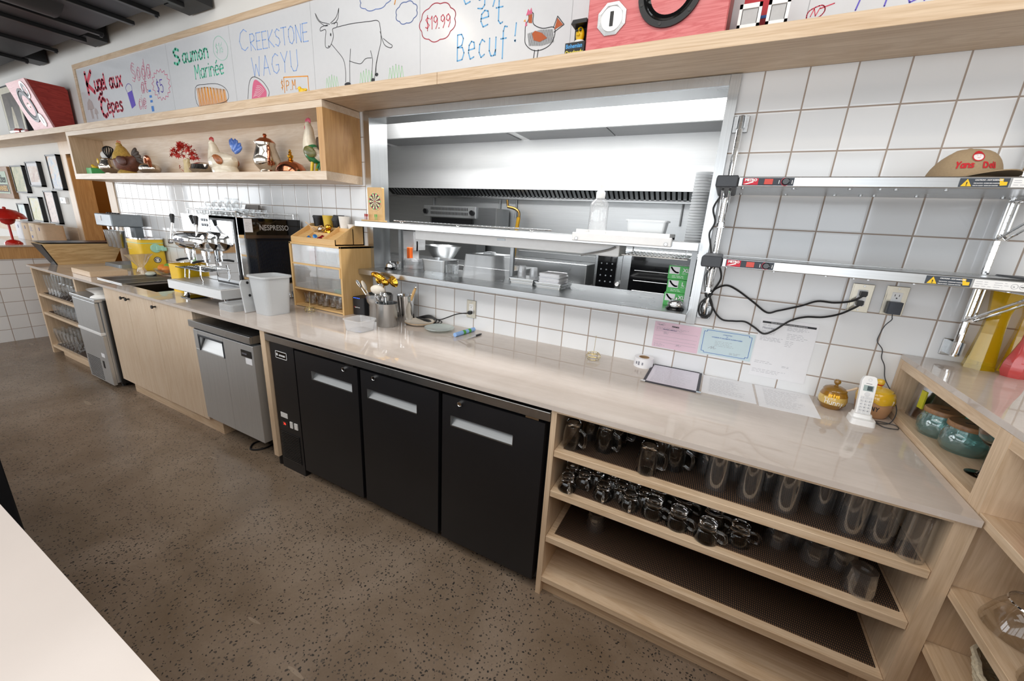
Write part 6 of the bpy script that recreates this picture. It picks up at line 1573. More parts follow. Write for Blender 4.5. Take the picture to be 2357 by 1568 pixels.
MB(t).box(-3.308, -3.026, -.513, -.508, 1.10, 1.53, .001).build('mirror_door', plain('mirror_panel', 'DADDE0', .03, 1.0, var=.01))
g = MB(t).lathe([(0, 0), (.045, .0), (.062, .012), (.068, .03), (.068, .36), (.062, .378), (.045, .39), (0, .39)], (-3.64, -.555, 1.375), 32, 'x').build('group_head', chrome)
type_text('group_lettering', 'VA 1000', .038, ink_grey, g, (-3.60, -.6235, 1.362), bold=.001)
for x in (-3.56, -3.34): MB(t).cyl((x, -.555, 1.275), .026, .04, 20).cyl((x, -.555, 1.25), .02, .028, 20).build('brew_group', chrome)
for x, lab in ((-3.56, 1), (-3.34, 2)):
    p = MB(t).cyl((x, -.555, 1.228), .024, .022, 20, b=.003).tube([(x, -.555, 1.23), (x-.008, -.555, 1.20)], .007, 8).tube([(x, -.555, 1.23), (x+.008, -.555, 1.20)], .007, 8).build('portafilter', chrome); MB(t).tube([(x, -.578, 1.239), (x+.006, -.62, 1.235), (x+.012, -.65, 1.228)], .008, 10, rr=[.006, .009, .008]).build('handle', black, parent=p)
for x0_, x1_ in ((-3.655, -3.695), (-3.29, -3.365)):
    l = MB(t).tube([(x0_, -.62, 1.36), ((x0_*.6+x1_*.4), -.60, 1.42), (x1_*.9+x0_*.1, -.575, 1.49)], .009, 10).lathe([(.017, 0), (.017, .02)], (x0_, -.632, 1.355), 16, 'y').build('lever', chrome); MB(t).tube([(x1_*.9+x0_*.1, -.575, 1.485), (x1_, -.57, 1.54), (x1_-.002, -.568, 1.55)], .014, 10, rr=[.010, .017, .012]).build('grip', black, parent=l)
MB(t).tube([(-3.50, -.45, 1.40), (-3.49, -.44, 1.52)], .006, 8).ell((-3.49, -.44, 1.525), .016, .016, .016, 10, 8).build('blue_knob', plain('cobalt', '3348C8', .25))
m = MB(t)
for y in (-.60, -.47): m.tube([(-3.70, y, 1.165), (-3.30, y, 1.165)], .004, 6)
for k in range(14): m.tube([(-3.69+.03*k, -.60, 1.165), (-3.69+.03*k, -.47, 1.165)], .002, 5)
m.tube([(-3.56, -.60, 1.165), (-3.56, -.61, 1.10), (-3.50, -.61, 1.10), (-3.50, -.60, 1.165)], .004, 6); m.build('cup_rack', chrome)
MB(t).tube([(-3.34, -.60, 1.20), (-3.34, -.61, 1.12), (-3.335, -.60, 1.08)], .005, 8).tube([(-3.31, -.52, 1.34), (-3.30, -.53, 1.34), (-3.28, -.53, 1.34)], .005, 6).build('steam_wand', chrome)
s = MB(t).box(EX1, EX1+.006, -.458, -.03, 1.08, 1.558, .002).build('side_panel', black_gloss)
MB(t).box(EX1+.006, EX1+.008, -.452, -.04, 1.10, 1.42, .001).build('smoked_glass_panel', plain('smoked_glass', '10131A', .08), parent=s)
m = MB(t)
for k in range(60): m.box(EX1+.008, EX1+.0092, -.45+.0068*k, -.4475+.0068*k, 1.105, 1.40)
m.build('ribs', plain('smoked_rib', '1A212C', .12), parent=s)
MB(t).box(EX1+.006, EX1+.0075, -.458, -.12, 1.418, 1.442).build('trim_strip', plain('bronze_trim', '5C5048', .25, .8), parent=s)
type_text('brand_lettering', 'NESPRESSO', .052, plain('logo_grey', 'B9B9BA', .3, .5, var=0), s, (EX1+.0075, -.355, 1.478), rot=(PI/2, 0, PI/2), bold=.0007, sx=.84)
MB(t).ribbon(curve([(-.365, 1.525), (-.35, 1.515), (-.335, 1.485), (-.315, 1.475)], 6), .006, FX(EX1+.0075)).build('brand_swoosh', plain('logo_grey_swoosh', 'B9B9BA', .3), parent=s)
k = MB(t).box(EX1+.006, EX1+.0085, -.457, -.402, 1.462, 1.553).build('paper_tag', paper, parent=s)
m = MB(t); text_lines(m, -.45, -.41, 1.475, 1.53, 8, FX(EX1+.009), .001, 71); m.build('tag_print', ink_grey, parent=k)
m = MB(t).tube([(EX1-.03, -.48, 1.595), (EX0+.05, -.48, 1.595), (EX0+.05, -.06, 1.595), (EX1-.03, -.06, 1.595)], .005, 8)
for x in (EX0+.05, -3.35, EX1-.03):
    for y in (-.48, -.06): m.tube([(x, y, 1.558), (x, y, 1.596)], .004, 6)
m.tube([(EX1-.03, -.48, 1.595), (EX1+.01, -.40, 1.57), (EX1-.02, -.30, 1.57)], .003, 6, sub=4); m.build('cup_rail', chrome)
# espresso cups on top
cup = thing('espresso_cup', '', 'cup', (0, 0, 0), 0, 'glass cups on top of the espresso machine')
MB().lathe([(0, 0), (.022, 0), (.028, .008), (.033, .03), (.034, .055), (.032, .055), (.031, .03), (.026, .011), (0, .006)], (0, 0, 0), 18).build('cup', thin_glass, parent=cup)
MB().tube([(.033, 0, .046), (.052, 0, .042), (.050, 0, .02), (.031, 0, .014)], .0035, 7, sub=4).build('handle', thin_glass, parent=cup)
rows = ((-.44, 'front'), (-.355, 'second'), (-.27, 'third')); first = True
for y, rn in rows:
    for i in range(7):
        lab = '%s glass cup from the lever end, %s row on the espresso machine' % (ORD[i], rn)
        loc = (-3.55+.078*i, y, 1.5605); rz = -.6+.2*((i*7) % 4)
        if first: cup.location = loc; cup.rotation_euler = (0, 0, rz); cup['label'] = lab; first = False
        else: dup(cup, loc, rz, lab)
for i in range(5): dup(cup, (-3.50+.08*i, -.40+.004*i, 1.6165), .3*i, '%s glass cup from the lever end, upper tier on the espresso machine' % ORD[i])
t = thing('glass_pitcher', 'clear glass pitcher behind the cups on the espresso machine', 'pitcher', (-3.63, -.17, 1.56))
MB(t).lathe([(0, 0), (.04, 0), (.045, .01), (.045, .12), (.048, .135), (.046, .135), (.042, .12), (.042, .012), (0, .008)], (-3.63, -.17, 1.5605), 22).build('body', thin_glass)
MB(t).tube([(-3.675, -.18, 1.67), (-3.71, -.19, 1.66), (-3.71, -.19, 1.60), (-3.675, -.18, 1.59)], .005, 8, sub=4).build('handle', thin_glass)
t = thing('specials_sign', 'dark slanted chalk card standing on the back of the espresso machine', 'sign', (-3.6, -.06, 1.56))
m = MB(t); m.prism([(-3.70, 1.561), (-3.50, 1.561), (-3.47, 1.655), (-3.65, 1.655)], -.055, -.045, 'xz'); m.build('card', plain('chalk_grey', '6A625C', .6)); m = MB(t); strokes(m, 'Menu', -3.655, 1.61, .03, .003, FY(-.0554), gap=1.4); strokes(m, 'cafe', -3.65, 1.575, .024, .003, FY(-.0554), gap=1.4); m.build('lettering', ink)
# ------------------------------------------------------------------ left end of the worktop
t = thing('yellow_bin', 'square yellow container beside the espresso machine', 'container', (-3.84, -.45, CT)); MB(t).tub(-3.915, -3.77, -.555, -.36, CT, 1.168, .004, .02, 1.06, n=4).build('container', yellow_dark)
t = thing('cutting_board', 'thick pale maple cutting board on the worktop', 'cutting board', (-5.24, -.57, CT)); MB(t).box(-5.45, -5.035, -.70, -.435, CT, CT+.048, .003).build('board', maple)
t = thing('roll_up_mat', 'black drying mat with a steel edge beside the sink', 'mat', (-4.7, -.46, CT))
MB(t).box(-4.915, -4.462, -.675, -.26, CT+.0005, CT+.008, .001).build('mat', black); MB(t).box(-4.93, -4.915, -.68, -.255, CT+.0005, CT+.010, .002).box(-4.93, -4.455, -.69, -.675, CT+.0005, CT+.010, .002).box(-4.462, -4.448, -.69, -.255, CT+.0005, CT+.010, .002).box(-4.70, -4.685, -.675, -.26, CT+.001, CT+.0095).build('steel_edge', ss)
t = thing('drink_mixer', 'grey triple-spindle drink mixer with hanging steel cups', 'mixer', (-5.70, -.18, CT))
gm = plain('mixer_grey', '8C949A', .35, .2)
MB(t).rbox(-5.95, -5.58, -.31, -.05, CT, CT+.035, .02, 4, .96).build('base', gm); MB(t).box(-5.68, -5.585, -.13, -.05, CT+.035, 1.37, .01).build('column', plain('mixer_dark_grey', '6E767C', .4))
MB(t).box(-5.955, -5.575, -.30, -.045, 1.368, 1.492, .008).build('motor_head', gm); 
m = MB(t)
for k in range(5): m.cyl((-5.92+.06*k, -.20, 1.492), .014, .012, 12, b=.002)
m.build('speed_switches', black); MB(t).box(-5.87, -5.80, -.303, -.30, 1.42, 1.47).build('badge', paper)
for k in range(3):
    x = -5.88+.105*k; m = MB(t); m.tube([(x, -.23, 1.37), (x, -.23, 1.18)], .006, 8); m.cyl((x, -.23, 1.34), .012, .03, 12); m.build('spindle', chrome)
    c = thing('malt_cup', '%s steel malt cup from the left hanging on the grey drink mixer' % ORD[k], 'cup', (x, -.23, 1.15), 0, 'steel cups on the drink mixer')
    MB().lathe([(0, 0), (.032, 0), (.036, .005), (.047, .165), (.050, .175), (.046, .175), (.034, .006), (0, .006)], (0, 0, 0), 24).build('cup', ss_z, parent=c)
t = thing('wooden_bread_bin', 'tapered wooden bread tub with a dark rim beside the drink mixer', 'tub', (-6.2, -.37, CT))
def taper(m, bx, tx, by, ty, z0, z1, th=.018):
    o = [(bx[0], by[0], z0), (bx[1], by[0], z0), (bx[1], by[1], z0), (bx[0], by[1], z0), (tx[0], ty[0], z1), (tx[1], ty[0], z1), (tx[1], ty[1], z1), (tx[0], ty[1], z1)]
    i = [(tx[0]+th, ty[0]+th, z1), (tx[1]-th, ty[0]+th, z1), (tx[1]-th, ty[1]-th, z1), (tx[0]+th, ty[1]-th, z1), (bx[0]+th, by[0]+th, z0+th), (bx[1]-th, by[0]+th, z0+th), (bx[1]-th, by[1]-th, z0+th), (bx[0]+th, by[1]-th, z0+th)]
    m._add(o+i, [(3, 2, 1, 0), (0, 1, 5, 4), (1, 2, 6, 5), (2, 3, 7, 6), (3, 0, 4, 7), (4, 5, 9, 8), (5, 6, 10, 9), (6, 7, 11, 10), (7, 4, 8, 11), (8, 9, 13, 12), (9, 10, 14, 13), (10, 11, 15, 14), (11, 8, 12, 15), (12, 13, 14, 15)])
m = MB(t); taper(m, (-6.32, -6.15), (-6.40, -6.10), (-.60, -.16), (-.69, -.07), CT, 1.165); m.build('wooden_tub', pine)
m = MB(t); taper(m, (-6.322, -6.148), (-6.405, -6.095), (-.602, -.158), (-.695, -.065), 1.16, 1.178, .01); m.build('rim', plain('navy_rim', '2B3346', .3))
MB(t)._add([(-6.322, -.6015, CT+.002), (-6.16, -.6015, CT+.002), (-6.115, -.6905, 1.16), (-6.40, -.6905, 1.16), (-6.322, -.6005, CT+.002), (-6.16, -.6005, CT+.002), (-6.115, -.6895, 1.16), (-6.40, -.6895, 1.16)], [(0, 1, 2, 3), (7, 6, 5, 4), (0, 4, 5, 1), (1, 5, 6, 2), (2, 6, 7, 3), (3, 7, 4, 0)]) if False else None
m = MB(t); m._add([(-6.325, -.603, CT+.001), (-6.165, -.603, CT+.001), (-6.125, -.688, 1.158), (-6.402, -.688, 1.158), (-6.325, -.612, CT+.001), (-6.165, -.612, CT+.001), (-6.125, -.697, 1.158), (-6.402, -.697, 1.158)], [(0, 3, 2, 1), (4, 5, 6, 7), (0, 1, 5, 4), (1, 2, 6, 5), (2, 3, 7, 6), (3, 0, 4, 7)]); m.build('black_end', black)
t = thing('yellow_juicer', 'yellow citrus juicer with a chrome lid and mint trim', 'juicer', (-5.41, -.13, CT))
MB(t).rbox(-5.555, -5.265, -.228, -.015, CT, 1.262, .035, 5, 1.0).build('body', yellow, bev=.006); MB(t).rbox(-5.56, -5.26, -.232, -.012, 1.262, 1.275, .03, 4, .98).build('chrome_lid', chrome)
MB(t).rbox(-5.557, -5.263, -.230, -.013, 1.222, 1.228, .036, 5, 1.0).build('mint_trim', mint)
MB(t).cyl((-5.266, -.10, 1.175), .045, .016, 22, 'x', b=.004).box(-5.262, -5.24, -.10, -.03, 1.15, 1.20, .006).box(-5.262, -5.235, -.06, .0-.012, 1.145, 1.185, .006).build('mint_tap', mint)
MB(t).cyl((-5.264, -.10, 1.055), .032, .002, 24, 'x').build('sticker', ink); MB(t).lathe([(.022, .0), (.026, .0)], (-5.2615, -.10, 1.055), 24, 'x').box(-5.2622, -5.2612, -.112, -.088, 1.035, 1.07).build('sticker_print', ink_white)
m = MB(t); text_lines(m, -5.53, -5.42, 1.155, 1.17, 1, FY(-.2292), .008, 81); m.build('faded_lettering', plain('faded_white', 'F3DF8F', .5))
# shell bowl, fruit, bottles
t = thing('shell_bowl', 'ruffled clear glass shell bowl on a crystal foot', 'bowl', (-5.12, -.30, CT))
m = MB(t); n = 48; vs = []; fs = []
pr = [(.055, 0), (.05, .015), (.03, .06), (.035, .075), (.065, .11), (.10, .16), (.13, .185)]
for i in range(n):
    a = 2*PI*i/n
    for j, (r, z) in enumerate(pr): q = r*(1+(.07*math.sin(12*a) if j > 2 else .05*math.cos(8*a))); vs.append((-5.12+q*math.cos(a), -.30+q*math.sin(a)*.8, CT+z+(.015*math.cos(a) if j > 4 else 0)))
k = len(pr)
for i in range(n):
    for j in range(k-1): fs.append((i*k+j, (i+1) % n*k+j, (i+1) % n*k+j+1, i*k+j+1))
m._add(vs, fs, True); m.build('bowl', thin('shell_glass', 'F2E6D4', tint=.5, gloss=.16, opac=.18))
t = thing('fruit_bowl', 'shallow clear glass bowl of citrus in front of the yellow juicer', 'bowl', (-4.93, -.17, CT)); MB(t).lathe([(0, 0), (.05, 0), (.10, .05), (.105, .055), (.098, .054), (.048, .006), (0, .006)], (-4.93, -.17, CT), 26).build('bowl', thin_glass)
for i, (dx, dy, dz, r, mt, n_, lab) in enumerate(((-.045, -.01, .055, .043, plain('orange_peel', 'E5872B', .45, bump=.2, scale=90), 'orange', 'orange in the glass bowl by the yellow juicer'), (.02, .01, .075, .035, plain('lime_peel', '6FA03A', .4, bump=.2, scale=90), 'lime', 'green lime on top of the glass bowl'), (.045, -.02, .05, .038, plain('orange_peel', '', .4), 'orange', 'second orange in the glass bowl, partly hidden'))):
    o = MB().ell((0, 0, 0), r, r, r*.95, 16, 10).build(n_, mt); o.location = (-4.93+dx, -.17+dy, CT+dz); tag(o, lab, 'fruit')
t = thing('citrus_press', 'black and white striped citrus press lying by the sink mat', 'press', (-4.93, -.21-.1, CT)); MB(t).ell((-4.86, -.33, CT+.022), .05, .04, .022, 16, 9).build('body', plain('striped_enamel', 'C9CDBE', .2)); m = MB(t)
for k in range(5): m.lathe([(.0485, -.002), (.05, .003)], (-4.86+.0, -.33, CT+.012+.005*k), 12, a0=.3*k, a1=.3*k+2.2, sy=.8)
m.build('stripes', ink)
t = thing('steel_jug', 'tall polished steel jug at the back corner of the sink', 'jug', (-4.35, -.25, CT)); MB(t).lathe([(0, 0), (.04, 0), (.042, .004), (.036, .10), (.038, .165), (.041, .17), (.037, .17), (.033, .10), (.039, .006), (0, .006)], (-4.40, -.235, CT), 26).build('jug', chrome)
for i, (x, y, h, r, mt, cp_, lab) in enumerate(((-4.43, -.14, .235, .028, plain('green_label', '9FC99A', .4), white_plastic, 'green and white bottle behind the steel jug'), (-4.33, -.10, .25, .026, plain('orange_label', 'D98A5C', .4), black, 'amber bottle with a black pourer behind the steel jug'), (-4.22, -.12, .26, .032, plain('white_red_label', 'E6D9D2', .4), plain('blue_cap', '3A4FB0', .4), 'clear bottle with a red label and dark pourer'), (-4.12, -.10, .24, .028, thin_glass, black, 'clear glass bottle next to the espresso machine'))):
    t = thing('syrup_bottle', lab, 'bottle', (x, y, CT), 0, 'bottles behind the sink'); MB(t).lathe([(0, 0), (r, 0), (r, h*.62), (r*.45, h*.78), (r*.4, h*.9), (0, h*.9)], (x, y, CT), 18).build('bottle', thin_glass if i > 1 else mt); MB(t).lathe([(r*1.01, h*.15), (r*1.01, h*.5)], (x, y, CT), 18).build('label', mt if i < 3 else paper); MB(t).lathe([(r*.5, h*.9), (r*.5, h), (r*.2, h*1.06), (0, h*1.06)], (x, y, CT), 14).build('cap', cp_)
t = thing('wall_switch', 'small steel switch plate on the tiles above the yellow juicer', 'switch', (-4.62, -.005, 1.34)); MB(t).box(-4.66, -4.60, -.006, -.0005, 1.30, 1.40, .001).build('plate', ss); MB(t).box(-4.64, -4.62, -.012, -.006, 1.33, 1.37, .002).build('toggle', black)
for i, (x, y, z, rr, lab) in enumerate(((-5.08, -.42, 0, 0, ''),)): pass
t = thing('serving_bowl', 'white bowl resting on another on top of the ice machine', 'bowl', (-4.745, -.735, .8125))
MB(t).lathe([(0, .028), (.05, .028), (.092, .068), (.094, .071), (.09, .071), (.048, .034), (0, .034)], (-4.745, -.735, .8125), 28).build('bowl', white_gloss)
t = thing('serving_bowl', 'upturned white bowl at the bottom, on the ice machine lid', 'bowl', (-4.745, -.735, .8125)); MB(t).lathe([(.088, 0), (.086, .006), (.052, .026), (0, .0275)], (-4.735, -.73, .8125), 28).build('bowl', white_gloss)
# ------------------------------------------------------------------ ornaments in the display box (floor of the box at 1.876)
BZ = 1.8765
def rooster(name, label, x, y, s, mats, pose, rz=0.0):
    """seated or standing bird: body, neck and head are one sweep; comb, tail, wing and base are parts"""
    t = thing(name, label, 'ornament', (x, y, BZ), rz)
    body, comb, tailm, wing, foot = mats
    if pose == 'sitting':
        MB().tube([(.10*s, 0, .10*s), (.05*s, 0, .085*s), (-.01*s, 0, .075*s), (-.06*s, 0, .085*s), (-.085*s, 0, .13*s), (-.09*s, 0, .175*s), (-.10*s, 0, .20*s)], 0, 16, rr=[.02*s, .06*s, .078*s, .068*s, .042*s, .028*s, .020*s], sub=4, flat=.9).lathe([(0, 0), (.08*s, 0), (.085*s, .03*s), (.07*s, .06*s), (0, .06*s)], (0, 0, 0), 20, sx=1.15, sy=.85).build('body', body, parent=t)
        hx, hz = -.10*s, .205*s; tx, tz = .10*s, .13*s
    else:
        MB().tube([(.075*s, 0, .10*s), (.045*s, 0, .10*s), (.01*s, 0, .11*s), (-.02*s, 0, .145*s), (-.025*s, 0, .20*s), (-.02*s, 0, .25*s), (-.03*s, 0, .275*s)], 0, 16, rr=[.012*s, .036*s, .05*s, .046*s, .034*s, .024*s, .016*s], sub=4, flat=.95).build('body', body, parent=t)
        hx, hz = -.028*s, .275*s; tx, tz = .06*s, .11*s
        m = MB()
        for d in (-.018, .018): m.tube([(.01*s, d*s, .08*s), (.0, d*s, .04*s), (-.005*s, d*s, .012*s)], .009*s, 8).ell((-.015*s, d*s, .008*s), .022*s, .010*s, .008*s, 10, 6)
        m.build('legs', foot[0], parent=t)
        MB().rbox(-.07*s, .07*s, -.045*s, .045*s, 0, .012*s, .02*s, 4).build('base', foot[1], parent=t)
        m = MB()
        for k in range(7): m.ell((.045*s+.006*k*s, -.01*s+.004*k*s, .052*s), .010*s, .006*s, .04*s, 8, 6, rot=(.25*(k-3), .35*(k-3)/3, 0))
        m.build('grass_tuft', foot[2], parent=t)
    MB().ell((hx, 0, hz), .020*s, .017*s, .019*s, 12, 8).build('head', body, parent=t)
    m = MB()
    for k in range(4): m.ell((hx-.012*s+.010*k*s, 0, hz+.020*s+.006*math.sin(k)*s), .007*s, .004*s, .014*s, 8, 6)
    m.ell((hx-.022*s, 0, hz-.016*s), .006*s, .007*s, .014*s, 8, 6).build('comb', comb, parent=t)
    MB().lathe([(.007*s, 0), (0, -.018*s)], (hx-.016*s, 0, hz), 8, 'x').build('beak', gold if False else plain('beak_yellow', 'D9A23A', .4), parent=t)
    m = MB()
    for k in range(6): a = .5+.28*k; m.ell((tx+.05*s*math.cos(a), .006*s*(k % 2), tz+.06*s*math.sin(a)), .045*s, .010*s, .018*s, 12, 7, rot=(0, -a, 0))
    m.build('tail', tailm, parent=t)
    m = MB()
    for d in (-1, 1): m.ell((.015*s, d*(.06 if pose == 'sitting' else .042)*s, (.09 if pose == 'sitting' else .12)*s), .05*s, .014*s, .03*s, 12, 8, rot=(0, .35, 0))
    m.build('wing', wing, parent=t)
    return t
br = plain('brown_feather_glaze', '6E4334', .5, var=.3, scale=50, bump=.3); straw = plain('straw_feather_glaze', 'C9A552', .5, var=.25, scale=60, bump=.3); cream_g = plain('cream_feather_glaze', 'E6DDC9', .2, var=.08, coat=.3)
comb_red = plain('comb_red', 'B5322C', .3); grn = plain('green_feather_glaze', '2E7A4E', .15, var=.3, scale=30, coat=.4); blue_f = plain('blue_feather_glaze', '4C74C4', .15, var=.2, scale=40, coat=.4); brown_d = plain('brown_pattern_glaze', 'A4643C', .25, var=.35, scale=45)
t = thing('hen_figurine', 'brown and straw coloured hen figurine next to the whisk vessel', 'ornament', (-5.40, -.15, BZ), .3)
MB().tube([(.12, 0, .17), (.085, 0, .13), (.03, 0, .105), (-.02, 0, .115), (-.035, 0, .165)], 0, 18, rr=[.02, .055, .085, .088, .07], sub=4).build('body', br, parent=t)
MB().tube([(-.028, 0, .14), (-.035, 0, .18), (-.035, 0, .225), (-.045, 0, .26)], 0, 16, rr=[.086, .072, .048, .028], sub=4).build('neck_hackle', straw, parent=t)
MB().ell((-.05, 0, .272), .026, .024, .026).build('head', straw, parent=t)
m = MB()
for k in range(4): m.ell((-.066+.012*k, 0, .298+.006*(k == 1)), .008, .004, .014, 8, 6)
m.ell((-.075, 0, .252), .007, .008, .016, 8, 6); m.build('comb', plain('pale_comb', 'C77A52', .4), parent=t)
m = MB()
for k in range(5): m.ell((.115+.012*k, 0, .175+.02*(2-k)), .05, .014, .022, 12, 7, rot=(0, -.9+.35*k, 0))
m.build('tail', plain('dark_tail_glaze', '4C4038', .5, var=.3, scale=50), parent=t)
MB().lathe([(0, 0), (.075, 0), (.08, .02), (.055, .05), (0, .06)], (.0, 0, 0), 22).build('straw_base', straw, parent=t)
for s_ in (-1, 1): MB().ell((.045, .078*s_, .125), .06, .016, .042, 14, 9, rot=(0, .3, 0)).build('wing', plain('wing_brown', '5A3428', .5, var=.3, scale=60), parent=t)
rooster('rooster_dish', 'white ceramic rooster with a blue tail in the display box', -3.70, -.15, 1.15, (cream_g, comb_red, blue_f, brown_d, None), 'sitting', .15)
rooster('rooster_figurine', 'tall green and white standing rooster beside the copper cloche', -2.62, -.15, 1.12, (cream_g, plain('pink_comb', 'D8607A', .3), plain('dark_tail', '4A3A2E', .4), plain('olive_wing', '6B6A3C', .3, var=.3, scale=40), (yellow, grn, grn)), 'standing', .1)
o = [x for x in bpy.data.objects if x.name.startswith('rooster_figurine')][0]
MB().tube([(.07, 0, .115), (.045, 0, .112), (.01, 0, .12), (-.02, 0, .155)], 0, 16, rr=[.015, .044, .059, .054], sub=4, flat=.95).build('breast', grn, parent=o)
t = thing('copper_kettle', 'small polished copper vessel with a side spout in the display box', 'kettle', (-4.93, -.15, BZ))
m = MB(t); m.ell((-4.95, -.15, BZ+.055), .13, .075, .052, 26, 14); m.lathe([(.03, 0), (.04, .0), (.03, .02)], (-4.95, -.15, BZ), 18); m.build('body', silverplate); MB(t).tube([(-4.93, -.15, BZ+.10), (-4.92, -.16, BZ+.145), (-4.96, -.16, BZ+.155), (-5.0, -.15, BZ+.11)], .016, 12, sub=4).build('ring_handle', copper); MB(t).tube([(-4.85, -.18, BZ+.07), (-4.82, -.20, BZ+.11)], .014, 10).build('spout', copper)
t = thing('red_maple_plant', 'small artificial red maple tree in the display box', 'plant', (-4.29, -.15, BZ))
MB(t).tube([(-4.27, -.15, BZ), (-4.27, -.15, BZ+.07), (-4.28, -.15, BZ+.12)], 0, 12, rr=[.035, .026, .022], sub=4).tube([(-4.27, -.15, BZ+.08), (-4.24, -.15, BZ+.13)], .013, 8).build('pot', plain('gold_glass_trunk', 'D9C79A', .2)); MB(t).box(-4.34, -4.20, -.20, -.10, BZ, BZ+.012).build('base', white_gloss)
m = MB(t); rnd = random.Random(3)
for k in range(95):
    a, e = rnd.uniform(0, 6.28), rnd.uniform(-.4, 1.3); r = rnd.uniform(.05, .115)
    c = Vector((-4.29+1.1*r*math.cos(a)*math.cos(e), -.15+.75*r*math.sin(a)*math.cos(e), BZ+.165+.085*math.sin(e)))
    d = Vector((rnd.uniform(-1, 1), rnd.uniform(-1, 1), rnd.uniform(-.6, .6))).normalized(); u = d.orthogonal().normalized(); w_ = d.cross(u)
    star5 = []
    for i in range(10): q = 2*PI*i/10; rr_ = .026 if i % 2 == 0 else .008; star5.append(c+u*rr_*math.cos(q)+w_*rr_*math.sin(q)+d*(.004 if i % 2 else 0))
    m._add(star5, [tuple(range(10))])
m.build('leaves', plain('red_leaf', 'B92318', .5, var=.25, scale=60))['kind'] = 'stuff'
m = MB(t)
for i in range(6): a = i; c = Vector((-4.36, -.17, BZ+.05)); m._add([c+Vector((.03*math.cos(a), .01*i-.02, .03*math.sin(a))), c+Vector((.03*math.cos(a+.8), .01, .03*math.sin(a+.8))), c], [(0, 1, 2)])
m.build('lower_leaves', plain('orange_leaf', 'C4512A', .5))
t = thing('silver_dish', 'low covered silver dish between the maple tree and white rooster', 'dish', (-4.0, -.15, BZ)); MB(t).lathe([(0, .01), (.11, .01), (.145, .035), (.135, .045), (.12, .075), (.06, .092), (0, .095)], (-4.0, -.15, BZ), 32, sx=1.05, sy=.7).lathe([(.06, 0), (.07, 0), (.07, .012)], (-4.0, -.15, BZ), 20).build('dish', silverplate); MB(t).tube([(-4.13, -.15, BZ+.045), (-4.19, -.15, BZ+.055), (-4.20, -.16, BZ+.06)], .008, 8).build('handle', silverplate)
t = thing('copper_coffee_pot', 'tall polished copper coffee pot in the display box', 'pot', (-3.14, -.15, BZ))
MB(t).lathe([(0, 0), (.06, 0), (.065, .012), (.05, .02), (.082, .06), (.092, .095), (.075, .15), (.062, .19), (.066, .215), (.062, .215), (0, .215)], (-3.14, -.15, BZ), 30).build('body', silverplate); MB(t).lathe([(.066, .215), (.06, .225), (.035, .245), (.012, .25), (.008, .256), (.014, .265), (.01, .276), (0, .278)], (-3.14, -.15, BZ), 26).build('lid', copper)
MB(t).tube([(-3.07, -.18, BZ+.19), (-3.03, -.20, BZ+.17), (-3.04, -.20, BZ+.09), (-3.06, -.19, BZ+.06)], .009, 8, sub=5).build('handle', copper); MB(t).tube([(-3.19, -.17, BZ+.20), (-3.215, -.18, BZ+.225)], .014, 10, rr=[.018, .010]).build('spout', silverplate)
t = thing('copper_cloche', 'copper domed cloche with a tall brass finial', 'cloche', (-2.87, -.15, BZ)); MB(t).lathe([(.13, 0), (.135, .004), (.115, .012), (.11, .03), (.085, .065), (.04, .085), (.012, .09), (0, .09)], (-2.87, -.15, BZ), 34, sy=.85).build('dome', copper)
MB(t).lathe([(.012, .088), (.02, .092), (.012, .10), (.018, .112), (.02, .122), (.008, .135), (.012, .143), (.006, .152), (.008, .16), (0, .165)], (-2.87, -.15, BZ), 16).build('finial', gold); MB(t).tube([(-2.99, -.16, BZ+.006), (-3.03, -.17, BZ+.01)], .006, 8).build('handle', copper)
t = thing('silver_vessel', 'round silver vessel with a yellow tag holding a black whisk', 'vessel', (-5.80, -.15, BZ))
MB(t).lathe([(0, 0), (.045, 0), (.05, .008), (.04, .018), (.078, .055), (.082, .085), (.06, .125), (.055, .15), (.066, .16), (.06, .16), (.05, .15), (0, .12)], (-5.80, -.15, BZ), 28).build('body', silverplate); MB(t).ell((-5.86, -.21, BZ+.13), .02, .006, .026, 10, 7).build('yellow_tag', yellow)
t = thing('whisk', 'black balloon whisk standing in the silver vessel', 'whisk', (-5.78, -.15, BZ+.1))
m = MB(t)
for k in range(6):
    a = PI*k/6; c, s = math.cos(a), math.sin(a)
    m.tube([(-5.77, -.15, BZ+.16), (-5.765+.045*c, -.15+.03*s, BZ+.215), (-5.75+.05*c, -.15+.035*s, BZ+.255), (-5.745, -.15, BZ+.275), (-5.75-.05*c, -.15-.035*s, BZ+.255), (-5.765-.045*c, -.15-.03*s, BZ+.215), (-5.77, -.15, BZ+.16)], .004, 6, sub=4)
m.tube([(-5.79, -.15, BZ+.12), (-5.77, -.15, BZ+.165)], .009, 8); m.build('wires', black)
t = thing('chef_hat', 'small white chef hat ornament leaning behind the silver vessel', 'ornament', (-5.92, -.12, BZ)); MB(t).ell((-5.93, -.11, BZ+.20), .05, .045, .045, 14, 9).ell((-5.90, -.11, BZ+.17), .045, .04, .04, 12, 8).lathe([(.045, .0), (.042, .15), (.05, .18)], (-5.90, -.11, BZ), 18).build('fabric', plain('white_cotton', 'EDEDEA', .8))
t = thing('green_gift_box', 'small green box with a yellow bow in the display box', 'box', (-6.05, -.18, BZ)); MB(t).box(-6.11, -5.99, -.235, -.13, BZ, BZ+.065, .003).build('box', plain('spring_green', '58B868', .45)); MB(t).ell((-6.05, -.18, BZ+.075), .035, .025, .016, 12, 7).ell((-6.07, -.19, BZ+.09), .016, .014, .014, 10, 6).build('bow', yellow)

